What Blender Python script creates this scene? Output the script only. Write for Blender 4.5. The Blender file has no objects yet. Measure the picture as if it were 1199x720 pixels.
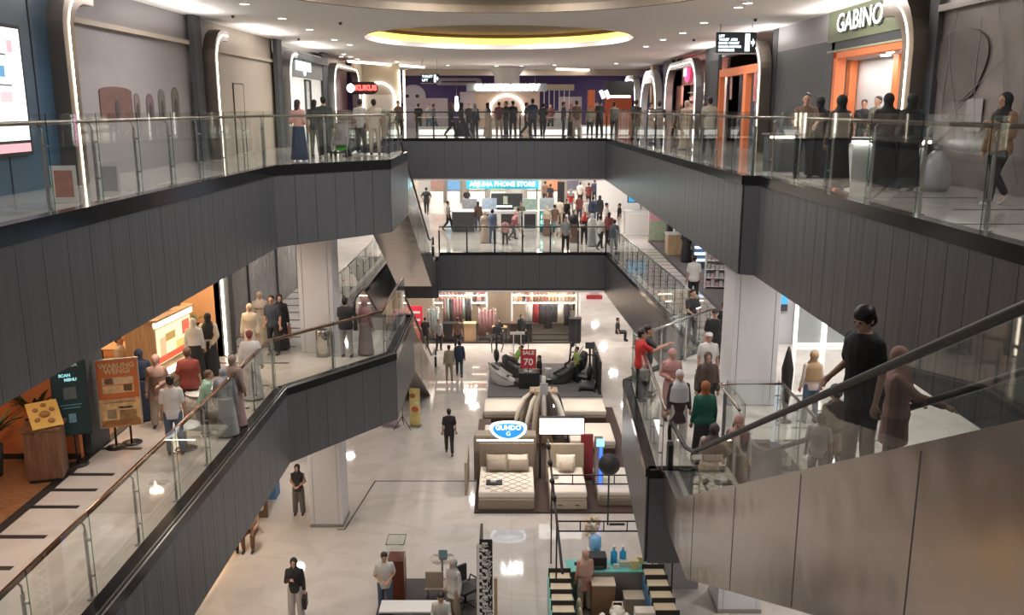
import bpy, math, random
from mathutils import Vector, Matrix
random.seed(7)
R = math.radians
S = bpy.context.scene
COL = S.collection
# ------------------------------------------------------------------ camera
EYE = 1.40                       # camera height above the top gallery floor
FPX = 1050.0
PITCH = math.atan((360 - 126) / FPX)
cd = bpy.data.cameras.new('camera'); cam = bpy.data.objects.new('camera', cd); COL.objects.link(cam)
cd.sensor_width = 36.0; cd.lens = 36.0 * FPX / 1199.0; cd.clip_end = 300; cd.clip_start = 0.05
cam.location = (0, 0, EYE); cam.rotation_euler = (R(90) - PITCH, 0, 0)
S.camera = cam
# ------------------------------------------------------------------ world, exposure
w = bpy.data.worlds.new('world'); S.world = w; w.use_nodes = True
w.node_tree.nodes['Background'].inputs[0].default_value = (1.0, 0.95, 0.93, 1)
w.node_tree.nodes['Background'].inputs[1].default_value = 0.35
S.view_settings.view_transform = 'Standard'; S.view_settings.look = 'None'
S.view_settings.gamma = 1.0; S.view_settings.use_curve_mapping = False
S.view_settings.exposure = -0.08
S.cycles.use_denoising = True
S.cycles.max_bounces = 8; S.cycles.diffuse_bounces = 3; S.cycles.glossy_bounces = 4
S.cycles.transparent_max_bounces = 24; S.cycles.transmission_bounces = 4
S.cycles.caustics_reflective = False; S.cycles.caustics_refractive = False
S.cycles.sample_clamp_indirect = 3.0

Z3, Z2, Z1 = 0.0, -5.3, -10.6    # floor levels: top gallery, middle gallery, ground
CEIL = 3.75
def ray(px, py):
    a, b = (px - 600) / FPX, (360 - py) / FPX
    s, c = math.sin(PITCH), math.cos(PITCH)
    return a, c + b * s, -s + b * c
def at(px, py, z):
    r = ray(px, py); t = (z - EYE) / r[2]
    return Vector((r[0] * t, r[1] * t, z))
def atY(px, py, Y):
    r = ray(px, py); t = Y / r[1]
    return Vector((r[0] * t, Y, EYE + r[2] * t))
def atX(px, py, X):
    r = ray(px, py); t = X / r[0]
    return Vector((X, r[1] * t, EYE + r[2] * t))
# ------------------------------------------------------------------ lamps
def area(x, y, z, size, power, col=(1, .9, .78), sy=None, rot=(0, 0, 0), spread=180):
    d = bpy.data.lights.new('lamp_light', 'AREA'); d.energy = power; d.color = col
    d.shape = 'RECTANGLE' if sy else 'DISK'; d.size = size
    if sy: d.size_y = sy
    d.spread = R(spread)
    o = bpy.data.objects.new('lamp_light', d); o.location = (x, y, z); o.rotation_euler = rot
    COL.objects.link(o); return o
WARM = (1, .84, .70); WHITE = (1, .95, .92)
# shared lamps: panels in the ceilings of the three storeys, plus added uplights
for y in (9, 20, 31, 42, 53, 62):
    for x in (-6.9, 6.9): area(x, y, CEIL - .03, .5, 85, WHITE, 3.0)
for y in (8, 15, 22, 29, 36):
    for x in (-7.7, 7.6): area(x, y, 3.2, .3, 34, WHITE, 4.0, (math.pi, 0, 0))  # unseen upward lamps added under the top ceiling to brighten it
for y in (48, 57): area(0, y, CEIL - .03, 1.2, 150, WHITE, 1.2)
for cy, ry in ((18.6, 4.0), (32.6, 4.4)):
    for k in range(8):
        q = 2 * math.pi * (k + .5) / 8; area(-.4 + 3.7 * math.cos(q), cy + ry * math.sin(q), CEIL + .5, .24, 120, WHITE)
for zc in (Z3 - 1.98, Z2 - 1.98):
    for y in (8, 13, 18, 23, 28, 33, 38):
        area(-7.3, y, zc, .4, 62, WARM if y < 24 else WHITE); area(7.1, y, zc, .4, 70, WHITE)
    for y in (45, 51, 57, 63):
        for x in (-6, -2, 2, 6): area(x, y, zc, .5, 115, WHITE)

# ------------------------------------------------------------------ materials
MATS = {}
def mat(name, col, rough=.5, metal=0, emit=0, noise=0, nscale=8, bump=0, bscale=20, ecol=None, alpha=None, spec=.5, coat=0):
    if name in MATS: return MATS[name]
    m = bpy.data.materials.new(name); m.use_nodes = True; MATS[name] = m
    nt = m.node_tree; b = nt.nodes['Principled BSDF']
    b.inputs['Base Color'].default_value = (*col, 1); b.inputs['Roughness'].default_value = rough
    b.inputs['Metallic'].default_value = metal; b.inputs['Specular IOR Level'].default_value = spec
    if coat: b.inputs['Coat Weight'].default_value = coat
    if emit:
        b.inputs['Emission Color'].default_value = (*(ecol or col), 1); b.inputs['Emission Strength'].default_value = emit
    if noise or bump:
        tc = nt.nodes.new('ShaderNodeTexCoord')
    if noise:
        n = nt.nodes.new('ShaderNodeTexNoise'); n.inputs['Scale'].default_value = nscale; n.inputs['Detail'].default_value = 4
        nt.links.new(tc.outputs['Object'], n.inputs['Vector'])
        r = nt.nodes.new('ShaderNodeMapRange'); r.inputs[3].default_value = 1 - noise; r.inputs[4].default_value = 1 + noise
        nt.links.new(n.outputs['Fac'], r.inputs[0])
        mx = nt.nodes.new('ShaderNodeVectorMath'); mx.operation = 'SCALE'; mx.inputs[0].default_value = col
        nt.links.new(r.outputs[0], mx.inputs['Scale']); nt.links.new(mx.outputs[0], b.inputs['Base Color'])
    if bump:
        n2 = nt.nodes.new('ShaderNodeTexNoise'); n2.inputs['Scale'].default_value = bscale
        nt.links.new(tc.outputs['Object'], n2.inputs['Vector'])
        bp = nt.nodes.new('ShaderNodeBump'); bp.inputs['Strength'].default_value = bump; bp.inputs['Distance'].default_value = .02
        nt.links.new(n2.outputs['Fac'], bp.inputs['Height']); nt.links.new(bp.outputs[0], b.inputs['Normal'])
    return m
def plain(c, rough=.75):
    k = 'cloth_%.3f_%.3f_%.3f_%.2f' % (*c, rough)
    return mat(k, c, rough, noise=.12, nscale=30)
def glow(name, col, s): return mat(name, col, .5, emit=s)
def tile_mat(name, col, vein, rough=.12, size=(1.2, 1.2), joint=.55):
    m = bpy.data.materials.new(name); m.use_nodes = True; nt = m.node_tree; b = nt.nodes['Principled BSDF']
    tc = nt.nodes.new('ShaderNodeTexCoord'); br = nt.nodes.new('ShaderNodeTexBrick')
    br.offset = 0; br.inputs['Scale'].default_value = 1; br.inputs['Brick Width'].default_value = size[0]
    br.inputs['Row Height'].default_value = size[1]; br.inputs['Mortar Size'].default_value = .004
    br.inputs['Color1'].default_value = (*col, 1); br.inputs['Color2'].default_value = (*[c * .97 for c in col], 1)
    br.inputs['Mortar'].default_value = (*[c * joint for c in col], 1)
    nt.links.new(tc.outputs['Object'], br.inputs['Vector'])
    n = nt.nodes.new('ShaderNodeTexNoise'); n.inputs['Scale'].default_value = .7; n.inputs['Detail'].default_value = 8; n.inputs['Distortion'].default_value = 1.5
    nt.links.new(tc.outputs['Object'], n.inputs['Vector'])
    cr = nt.nodes.new('ShaderNodeValToRGB'); cr.color_ramp.elements[0].position = .47; cr.color_ramp.elements[1].position = .56
    cr.color_ramp.elements[0].color = (1, 1, 1, 1); cr.color_ramp.elements[1].color = (*vein, 1)
    e = cr.color_ramp.elements.new(.51); e.color = (.96, .95, .94, 1)
    nt.links.new(n.outputs['Fac'], cr.inputs[0])
    mx = nt.nodes.new('ShaderNodeMix'); mx.data_type = 'RGBA'; mx.blend_type = 'MULTIPLY'; mx.inputs[0].default_value = .6
    nt.links.new(br.outputs['Color'], mx.inputs[6]); nt.links.new(cr.outputs[0], mx.inputs[7])
    nt.links.new(mx.outputs[2], b.inputs['Base Color']); b.inputs['Roughness'].default_value = rough
    b.inputs['Specular IOR Level'].default_value = .6
    MATS[name] = m; return m
def glass_mat(name, tint, refl=1.0):
    m = bpy.data.materials.new(name); m.use_nodes = True; nt = m.node_tree; nt.nodes.clear()
    o = nt.nodes.new('ShaderNodeOutputMaterial'); t = nt.nodes.new('ShaderNodeBsdfTransparent'); g = nt.nodes.new('ShaderNodeBsdfGlossy')
    t.inputs[0].default_value = (*tint, 1); g.inputs['Roughness'].default_value = .02; g.inputs[0].default_value = (refl, refl, refl, 1)
    f = nt.nodes.new('ShaderNodeLayerWeight'); f.inputs[0].default_value = .5
    p = nt.nodes.new('ShaderNodeMath'); p.operation = 'POWER'; p.inputs[1].default_value = 4.5; nt.links.new(f.outputs['Facing'], p.inputs[0])
    q = nt.nodes.new('ShaderNodeMath'); q.operation = 'MULTIPLY_ADD'; q.inputs[1].default_value = .6; q.inputs[2].default_value = .035; nt.links.new(p.outputs[0], q.inputs[0])
    x = nt.nodes.new('ShaderNodeMixShader'); nt.links.new(q.outputs[0], x.inputs[0]); nt.links.new(t.outputs[0], x.inputs[1]); nt.links.new(g.outputs[0], x.inputs[2])
    nt.links.new(x.outputs[0], o.inputs[0]); MATS[name] = m; return m
tile_mat('cream_tile', (.60, .555, .51), (.86, .84, .82), .05, (1.6, 1.6), .8)
tile_mat('top_tile', (.55, .52, .48), (.86, .84, .82), .07, (1.2, 1.2), .6)
tile_mat('warm_tile', (.60, .50, .39), (.9, .88, .86), .16, (1.2, 1.2), .7)
glass_mat('clear_glass', (.945, .965, .955))
glass_mat('edge_glass', (.45, .62, .56))
def wood_mat(name, a, b_, scale=1.0, rough=.4):
    m = bpy.data.materials.new(name); m.use_nodes = True; nt = m.node_tree; b = nt.nodes['Principled BSDF']
    tc = nt.nodes.new('ShaderNodeTexCoord'); mp = nt.nodes.new('ShaderNodeMapping'); mp.inputs['Scale'].default_value = (8 * scale, 8 * scale, .8 * scale)
    n = nt.nodes.new('ShaderNodeTexNoise'); n.inputs['Scale'].default_value = 2; n.inputs['Detail'].default_value = 6
    cr = nt.nodes.new('ShaderNodeValToRGB'); cr.color_ramp.elements[0].color = (*a, 1); cr.color_ramp.elements[1].color = (*b_, 1)
    cr.color_ramp.elements[0].position = .35; cr.color_ramp.elements[1].position = .65
    nt.links.new(tc.outputs['Object'], mp.inputs[0]); nt.links.new(mp.outputs[0], n.inputs['Vector']); nt.links.new(n.outputs['Fac'], cr.inputs[0])
    nt.links.new(cr.outputs[0], b.inputs['Base Color']); b.inputs['Roughness'].default_value = rough
    MATS[name] = m; return m
wood_mat('oak', (.42, .27, .15), (.55, .38, .22)); wood_mat('walnut', (.12, .06, .035), (.22, .11, .06)); wood_mat('floor_wood', (.22, .10, .045), (.32, .16, .08), .6, .3)
def fascia_mat():
    m = mat('fascia_metal', (.120, .125, .136), .36, .5)
    nt = m.node_tree; b = nt.nodes['Principled BSDF']
    tc = nt.nodes.new('ShaderNodeTexCoord'); mp = nt.nodes.new('ShaderNodeMapping'); mp.inputs['Scale'].default_value = (2.2, 2.2, .12)
    n = nt.nodes.new('ShaderNodeTexNoise'); n.inputs['Scale'].default_value = 2.5; n.inputs['Detail'].default_value = 2
    bp = nt.nodes.new('ShaderNodeBump'); bp.inputs['Strength'].default_value = .25; bp.inputs['Distance'].default_value = .05
    nt.links.new(tc.outputs['Object'], mp.inputs[0]); nt.links.new(mp.outputs[0], n.inputs['Vector']); nt.links.new(n.outputs['Fac'], bp.inputs['Height'])
    nt.links.new(bp.outputs[0], b.inputs['Normal'])
fascia_mat()
def steel_mat():
    m = mat('clad_steel', (.50, .46, .43), .20, .92)
    nt = m.node_tree; b = nt.nodes['Principled BSDF']
    tc = nt.nodes.new('ShaderNodeTexCoord')
    n = nt.nodes.new('ShaderNodeTexNoise'); n.inputs['Scale'].default_value = .9; n.inputs['Detail'].default_value = 2
    bp = nt.nodes.new('ShaderNodeBump'); bp.inputs['Strength'].default_value = .22; bp.inputs['Distance'].default_value = .12
    nt.links.new(tc.outputs['Object'], n.inputs['Vector']); nt.links.new(n.outputs['Fac'], bp.inputs['Height'])
    nt.links.new(bp.outputs[0], b.inputs['Normal'])
steel_mat()
mat('black_stone', (.012, .012, .013), .15, spec=.3); mat('chrome', (.62, .60, .58), .14, 1); mat('steel', (.42, .41, .40), .3, .95)
mat('rubber', (.012, .012, .012), .45); mat('brown_rail', (.20, .10, .06), .22, .7); mat('ceiling_white', (.86, .82, .79), .75); mat('recess_tan', (.17, .13, .085), .6)
mat('column_white', (.64, .64, .66), .35); mat('plaster', (.72, .69, .65), .6); mat('white_gloss', (.80, .78, .75), .3)
mat('dark_metal', (.03, .03, .032), .4, .5); mat('black', (.015, .015, .016), .55); mat('charcoal', (.045, .047, .05), .5)
mat('slate', (.06, .065, .07), .6); mat('beige_board', (.42, .36, .29), .6, noise=.05); mat('grey_board', (.27, .25, .25), .55, noise=.06, nscale=2)
mat('blue_panel', (.045, .095, .15), .3, noise=.2, nscale=.8); mat('bronze', (.24, .20, .17), .28, .8)
mat('orange_wall', (.50, .17, .06), .55); mat('purple_wall', (.085, .05, .17), .6, noise=.08)
mat('skin', (.48, .27, .18), .5); mat('skin_light', (.58, .36, .25), .5); mat('skin_dark', (.30, .16, .10), .5)
mat('hair', (.012, .010, .009), .45); mat('brown_hair', (.06, .03, .02), .5)
glow('led_warm', (1, .86, .66), 9); glow('led_white', (1, .97, .93), 8); glow('lamp_glow', (1, .93, .82), 14); glow('led_yellow', (1, .62, .12), 2.2)

# ------------------------------------------------------------------ mesh helpers
class MB:
    def __init__(s): s.v = []; s.f = []; s.mi = []; s.cur = 0; s.sm = []
    def add(s, vs, fs, smooth=False):
        k = len(s.v); s.v += [tuple(v) for v in vs]; s.f += [tuple(i + k for i in f) for f in fs]
        s.mi += [s.cur] * len(fs); s.sm += [smooth] * len(fs); return s
    def box(s, x0, y0, z0, x1, y1, z1):
        vs = [(x, y, z) for z in (z0, z1) for (x, y) in ((x0, y0), (x1, y0), (x1, y1), (x0, y1))]
        return s.add(vs, [(3, 2, 1, 0), (4, 5, 6, 7), (0, 1, 5, 4), (1, 2, 6, 5), (2, 3, 7, 6), (3, 0, 4, 7)])
    def cbox(s, c, size, rz=0, M=None):
        k = len(s.v); a, b, d = [q / 2 for q in size]
        s.box(-a, -b, -d, a, b, d)
        T = Matrix.Translation(Vector(c)) @ (M if M is not None else Matrix.Rotation(rz, 4, 'Z'))
        s.v[k:] = [tuple(T @ Vector(v)) for v in s.v[k:]]; return s
    def prism(s, poly, z0, z1):
        n = len(poly); vs = [(p[0], p[1], z0) for p in poly] + [(p[0], p[1], z1) for p in poly]
        return s.add(vs, [tuple(range(n))[::-1], tuple(range(n, 2 * n))] + [(i, (i + 1) % n, n + (i + 1) % n, n + i) for i in range(n)])
    def xprism(s, poly, x0, x1):      # polygon in the y-z plane
        n = len(poly); vs = [(x0, p[0], p[1]) for p in poly] + [(x1, p[0], p[1]) for p in poly]
        return s.add(vs, [tuple(range(n)), tuple(range(n, 2 * n))[::-1]] + [((i + 1) % n, i, n + i, n + (i + 1) % n) for i in range(n)])
    def yprism(s, poly, y0, y1):      # polygon in the x-z plane
        n = len(poly); vs = [(p[0], y0, p[1]) for p in poly] + [(p[0], y1, p[1]) for p in poly]
        return s.add(vs, [tuple(range(n))[::-1], tuple(range(n, 2 * n))] + [(i, (i + 1) % n, n + (i + 1) % n, n + i) for i in range(n)])
    def rings(s, rs, closed_ends=True, smooth=True):
        n = len(rs[0]); vs = [p for r in rs for p in r]; fs = []
        for k in range(len(rs) - 1):
            for i in range(n): fs.append((k * n + i, k * n + (i + 1) % n, (k + 1) * n + (i + 1) % n, (k + 1) * n + i))
        if closed_ends: fs += [tuple(range(n))[::-1], tuple(range((len(rs) - 1) * n, len(rs) * n))]
        return s.add(vs, fs, smooth)
    def tube(s, pts, r, n=8, smooth=True, closed=False):
        pts = [Vector(p) for p in pts]; L = len(pts); rs = r if isinstance(r, (list, tuple)) else [r] * L
        out = []; u = None
        for i, p in enumerate(pts):
            if closed: d = (pts[(i + 1) % L] - pts[i - 1])
            else: d = pts[min(i + 1, L - 1)] - pts[max(i - 1, 0)]
            d.normalize()
            if u is None:
                u = d.orthogonal() if abs(d.z) > .9 else Vector((0, 0, 1)).cross(d)
            u = (u - d * u.dot(d)).normalized(); v = d.cross(u)
            out.append([tuple(p + (u * math.cos(t) + v * math.sin(t)) * rs[i]) for t in [2 * math.pi * j / n for j in range(n)]])
        if closed: out.append(out[0])
        return s.rings(out, not closed, smooth)
    def lathe(s, prof, c=(0, 0, 0), n=16, sx=1, sy=1, smooth=True):
        return s.rings([[(c[0] + r * sx * math.cos(2 * math.pi * j / n), c[1] + r * sy * math.sin(2 * math.pi * j / n), c[2] + z) for j in range(n)] for r, z in prof], True, smooth)
    def ball(s, c, r, n=12, m=8):
        rx, ry, rz = (r, r, r) if not isinstance(r, (tuple, list)) else r
        rs = []
        for k in range(m + 1):
            t = -math.pi / 2 + math.pi * (k + .02 if k == 0 else (k - .02 if k == m else k)) / m
            rs.append([(c[0] + rx * math.cos(t) * math.cos(2 * math.pi * j / n), c[1] + ry * math.cos(t) * math.sin(2 * math.pi * j / n), c[2] + rz * math.sin(t)) for j in range(n)])
        return s.rings(rs)
    def mesh(s, name, mats):
        me = bpy.data.meshes.new(name); me.from_pydata(s.v, [], s.f)
        for m in mats: me.materials.append(MATS[m] if isinstance(m, str) else m)
        me.polygons.foreach_set('material_index', s.mi); me.polygons.foreach_set('use_smooth', s.sm); me.update(); return me
    def build(s, name, mats, parent=None, bev=0):
        if not isinstance(mats, (list, tuple)): mats = [mats]
        o = bpy.data.objects.new(name, s.mesh(name, mats)); COL.objects.link(o)
        if parent: o.parent = parent
        if bev:
            b = o.modifiers.new('bevel', 'BEVEL'); b.width = bev; b.segments = 2; b.limit_method = 'ANGLE'
        return o
def tag(o, label, cat=None, group=None, kind=None):
    o['label'] = label
    if cat: o['category'] = cat
    if group: o['group'] = group
    if kind: o['kind'] = kind
    return o
def thing(name, label, cat, loc=(0, 0, 0), rz=0, group=None):
    o = bpy.data.objects.new(name, None); COL.objects.link(o); o.location = loc; o.rotation_euler = (0, 0, rz)
    o.empty_display_size = .1; return tag(o, label, cat, group)
def struct(name, mb, mats, label=None, bev=0):
    o = mb.build(name, mats, None, bev); o['kind'] = 'structure'
    if label: o['label'] = label
    return o
def copy_thing(src, loc, rz=0, label=None, scale=None):
    kids = list(src.children); c = src.copy(); COL.objects.link(c); c.location = loc; c.rotation_euler = (0, 0, rz)
    if label: c['label'] = label
    if scale: c.scale = scale
    for k in kids:
        d = k.copy(); COL.objects.link(d); d.parent = c
        for g in k.children:
            e = g.copy(); COL.objects.link(e); e.parent = d
    return c
def text_mesh(txt, size, m, name='lettering', parent=None, loc=(0, 0, 0), rot=(0, 0, 0), ext=.01, align='CENTER', bold=0, sx=1):
    cu = bpy.data.curves.new(name, 'FONT'); cu.body = txt; cu.size = size; cu.extrude = ext; cu.align_x = align; cu.align_y = 'CENTER'
    cu.offset = bold; cu.resolution_u = 3
    t = bpy.data.objects.new('t', cu); COL.objects.link(t)
    dg = bpy.context.evaluated_depsgraph_get(); me = bpy.data.meshes.new_from_object(t.evaluated_get(dg)); bpy.data.objects.remove(t)
    me.materials.clear(); me.materials.append(MATS[m] if isinstance(m, str) else m)
    o = bpy.data.objects.new(name, me); COL.objects.link(o); o.location = loc; o.rotation_euler = rot; o.scale = (sx, 1, 1)
    if parent: o.parent = parent
    return o
def offset_line(pts, d):
    """offset a polyline to its left by d"""
    P = [Vector((p[0], p[1])) for p in pts]; N = []
    for i in range(len(P) - 1):
        e = (P[i + 1] - P[i]).normalized(); N.append(Vector((-e.y, e.x)))
    out = []
    for i, p in enumerate(P):
        if i == 0: n = N[0] * d
        elif i == len(P) - 1: n = N[-1] * d
        else:
            b = (N[i - 1] + N[i]); b.normalize(); n = b * (d / max(.35, b.dot(N[i])))
        out.append(p + n)
    return out

# ================================================================== THE BUILDING
WL, WR, YB, YN = -8.25, 8.1, 66.0, -1.5
# atrium edges of the two galleries, from the near left round the far end to the near right
E3L = [(-6.25, YN), (-6.1, 10.8), (-5.85, 22.05), (-3.35, 24.6), (-3.38, 28.9), (-5.05, 28.9), (-5.6, 28.9), (-5.6, 41.9)]
E3R = [(4.35, 41.9), (4.84, 18.75), (5.14, 18.6), (5.36, YN)]
E2L = [(-5.6, YN), (-5.55, 20.9), (-3.28, 24.1), (-3.3, 28.8), (-5.05, 28.8), (-5.6, 28.8), (-5.6, 40.6), (-3.45, 40.6), (-3.45, 41.9)]
E2R = [(4.45, 41.9), (5.35, 24.6), (2.85, 21.6), (2.6, 15.9), (4.45, 15.9), (4.45, 17.3), (5.3, 17.3), (5.35, YN)]
def slab(name_f, EL, ER, zt, th, mf, ox=0):
    f = MB(); f.prism([(WL - 6, YN)] + EL[:1] + EL[1:] + [(WL - 6, EL[-1][1])], zt - .12, zt)
    f.prism([(WL - 6, EL[-1][1]), (WR + 6, EL[-1][1]), (WR + 6, YB + 4), (WL - 6, YB + 4)], zt - .12, zt)
    f.prism(ER + [(WR + 6, YN), (WR + 6, ER[0][1])], zt - .12, zt)
    struct('floor', f, mf)
    c = MB(); zc = zt - th
    c.prism([(WL - 6, YN)] + EL + [(WL - 6, EL[-1][1])], zc, zc + .1)
    c.prism([(WL - 6, EL[-1][1]), (WR + 6, EL[-1][1]), (WR + 6, YB + 4), (WL - 6, YB + 4)], zc, zc + .1)
    c.prism(ER + [(WR + 6, YN), (WR + 6, ER[0][1])], zc, zc + .1)
    struct('ceiling', c, 'ceiling_white')
slab('f', E3L, E3R, Z3, 1.9, 'top_tile'); slab('f', E2L, E2R, Z2, 1.9, 'cream_tile')
g = MB(); g.box(WL - 6, YN, Z1 - .15, WR + 6, YB + 4, Z1); struct('floor', g, 'cream_tile')

TR = [0]
def fascia(pts, zt, band, bot, pw=.62, skip=(), mb_mat='fascia_metal', led=.14):
    """black stone kerb band plus metal panels hung on a slab edge; the atrium lies to the right of the line"""
    TR[0] += 1; kb = MB(); pn = MB(); ln = MB()
    for i in range(len(pts) - 1):
        if i in skip: continue
        a, b = Vector(pts[i][:2]), Vector(pts[i + 1][:2]); L = (b - a).length; e = (b - a) / L; n = Vector((e.y, -e.x))
        b0, b1 = (bot[i], bot[i + 1]) if isinstance(bot, (list, tuple)) else (bot, bot)
        def quadbox(s0, s1, z0a, z0b, z1, o0, o1, tgt):
            A, B = a + e * s0, a + e * s1
            pa, pb, pc, pd = A + n * o0, B + n * o0, B + n * o1, A + n * o1
            vs = [(*pa, z0a), (*pb, z0b), (*pc, z0b), (*pd, z0a), (*pa, z1), (*pb, z1), (*pc, z1), (*pd, z1)]
            tgt.add(vs, [(0, 1, 2, 3), (7, 6, 5, 4), (0, 4, 5, 1), (1, 5, 6, 2), (2, 6, 7, 3), (3, 7, 4, 0)])
        quadbox(0, L, zt - band, zt - band, zt + .03, -led, .07, kb)
        quadbox(0, L, zt + .03, zt + .03, zt + .05, .05, .07, ln); quadbox(0, L, zt + .03, zt + .03, zt + .05, -.02, -.01, ln)
        k = max(1, round(L / pw))
        for j in range(k):
            s0, s1 = L * j / k + .006, L * (j + 1) / k - .006
            f0, f1 = s0 / L, s1 / L
            quadbox(s0, s1, zt + b0 + (b1 - b0) * f0, zt + b0 + (b1 - b0) * f1, zt - band - .004, -.02, .05, pn)
        quadbox(0, L, zt + b0 + .02, zt + b1 + .02, zt - band, -.06, .02, kb)
    struct('trim_%d' % TR[0], kb, 'black_stone'); TR[0] += 1
    if led > .2: struct('trim_%d' % TR[0], ln, 'steel'); TR[0] += 1
    struct('trim_%d' % TR[0], pn, mb_mat)
fascia(E3L, Z3, .22, [-2.1, -2.05, -1.98, -1.95, -1.95, -1.9, -1.9, -1.8], skip=(4,))
fascia([E3L[-1], E3R[0]], Z3, .10, -1.8, pw=.8)
fascia(E3R, Z3, .16, [-1.85, -2.05, -2.05, -2.1], pw=.5)
fascia(E2L, Z2, .16, -1.9, skip=(4,), led=.24); fascia([E2L[-1], E2R[0]], Z2, .10, -1.72, pw=.8)
fascia(E2R, Z2, .14, -1.9)

# balustrades -------------------------------------------------------
def balustrade(label, pts, z, h=1.2, top=.1, inset=.16, step=1.5, post='steel', rail='bronze', gtop=None, rr=.032, skip=()):
    t = thing('glass_balustrade', label, 'balustrade', (pts[0][0], pts[0][1], z)); T = Vector((pts[0][0], pts[0][1], z))
    gl = offset_line(pts, inset); ra = offset_line(pts, inset + .11)
    for i in range(len(pts) - 1):
        if i in skip: continue
        a, b = gl[i], gl[i + 1]; ca, cb = ra[i], ra[i + 1]; L = (b - a).length; k = max(1, round(L / step)); e = (b - a) / L; ang = math.atan2(e.y, e.x)
        nrm = Vector((-e.y, e.x))
        for j in range(k):
            s0, s1 = L * j / k + .012, L * (j + 1) / k - .012; c = a + e * (s0 + s1) / 2 - T.xy
            m = MB(); m.cbox((c.x, c.y, (h + top) / 2 + .02), (s1 - s0, .012, h + top), ang); m.build('glass_panel', 'clear_glass', t)
            m = MB()
            for q in (s0,):
                cc = a + e * q - T.xy; m.cbox((cc.x, cc.y, (h + top) / 2 + .02), (.007, .0125, h + top), ang)
            m.build('glass_edge', 'edge_glass', t)
        for j in range(k + (1 if i == len(pts) - 2 else 0)):
            c = a + e * (L * j / k) + nrm * .07 - T.xy; q = a + e * (L * j / k) + nrm * .11 - T.xy
            m = MB(); m.cbox((c.x, c.y, h * .43), (.07, .016, h * .86), ang)
            m.tube([(c.x, c.y, h * .84), (c.x, c.y, h * .93), (q.x, q.y, h - rr)], .014, 6)
            m.cbox((c.x, c.y, .012), (.12, .08, .024), ang)
            for zz in (.3, .75): m.cbox((c.x - nrm.x * .035, c.y - nrm.y * .035, h * zz), (.03, .07, .03), ang)
            m.build('post', post, t)
    runs = []; cur = []
    for i in range(len(pts)):
        cur.append(ra[i])
        if i in skip: runs.append(cur[:]); cur = [ra[i + 1]] if False else []
    if cur: runs.append(cur)
    for r_ in runs:
        if len(r_) < 2: continue
        m = MB(); m.tube([(p.x - T.x, p.y - T.y, h) for p in r_], rr, 10); m.build('handrail', rail, t)
    return t
B3 = E3L[:5]
balustrade('glass balustrade with bronze handrail along the left side of the top gallery', E3L[:5], Z3)
balustrade('short glass balustrade on the top gallery behind the left escalator well', E3L[6:8], Z3)
balustrade('straight glass balustrade across the far end of the top gallery', [E3L[-1], E3R[0]], Z3, post='dark_metal', rail='dark_metal', step=2.0)
balustrade('glass balustrade with handrail along the right side of the top gallery', E3R, Z3, step=1.7)
balustrade('long glass balustrade with wooden-brown handrail on the left middle gallery', E2L[:4], Z2, rail='brown_rail', step=1.6, inset=.22, rr=.042)
balustrade('glass balustrade on the middle gallery behind the left column and escalators', E2L[6 - 1:7], Z2, post='dark_metal', rail='steel')
balustrade('straight glass balustrade with black rail across the far end of the middle gallery', [E2L[-1], E2R[0]], Z2, post='dark_metal', rail='dark_metal', step=1.25)
balustrade('glass balustrade with curved steel posts along the right middle gallery walkway', E2R[:2], Z2, post='dark_metal', rail='steel', step=1.1)
balustrade('glass balustrade slanting out in front of the people on the right middle landing', E2R[1:3], Z2, step=1.3, rail='steel')
balustrade('glass balustrade along the inner edge of the right middle landing', E2R[2:4], Z2, step=1.4, rail='bronze')
balustrade('small glass balustrade turning the corner beside the right escalator foot', E2R[4:8], Z2, step=1.3, rail='bronze', inset=.1)

# ceiling of the top floor with round recesses ----------------------
RC = [(-.35, 18.6, 4.9, 5.1, .55), (-.45, 32.6, 4.7, 5.6, .55)]
m = MB()
def ell(c, k=1.0, n=48): return [(c[0] + c[2] * k * math.cos(2 * math.pi * j / n), c[1] + c[3] * k * math.sin(2 * math.pi * j / n)) for j in range(n)]
def ceiling_with_hole(mb, x0, y0, x1, y1, c, z, n=48):
    e = ell(c, 1, n); out = []
    for j in range(n):
        t = 2 * math.pi * j / n; dx, dy = math.cos(t) * c[2], math.sin(t) * c[3]
        s = min([(x1 - c[0]) / dx if dx > 1e-6 else 1e9, (x0 - c[0]) / dx if dx < -1e-6 else 1e9, (y1 - c[1]) / dy if dy > 1e-6 else 1e9, (y0 - c[1]) / dy if dy < -1e-6 else 1e9])
        out.append((c[0] + dx * s, c[1] + dy * s))
    vs = [(p[0], p[1], z) for p in e] + [(p[0], p[1], z) for p in out]
    mb.add(vs, [(j, (j + 1) % n, n + (j + 1) % n, n + j) for j in range(n)])
    for (cx, cy) in ((x0, y0), (x1, y0), (x1, y1), (x0, y1)):      # corner triangles
        js = sorted(range(n), key=lambda j: (out[j][0] - cx) ** 2 + (out[j][1] - cy) ** 2)
        a = [j for j in range(n) if abs(out[j][0] - cx) < 1e-4]; b = [j for j in range(n) if abs(out[j][1] - cy) < 1e-4]
        if a and b:
            ja = min(a, key=lambda j: abs(out[j][1] - cy)); jb = min(b, key=lambda j: abs(out[j][0] - cx))
            mb.add([(cx, cy, z), (*out[ja], z), (*out[jb], z)], [(0, 1, 2)])
ceiling_with_hole(m, WL - 6, 12.0, WR + 6, 25.4, RC[0], CEIL)
ceiling_with_hole(m, WL - 6, 25.4, WR + 6, 42.0, RC[1], CEIL)
m.box(WL - 6, YN, CEIL, WR + 6, 12.0, CEIL + .1); m.box(WL - 6, 42.0, CEIL, WR + 6, YB + 4, CEIL + .1)
struct('ceiling', m, 'ceiling_white')
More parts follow.
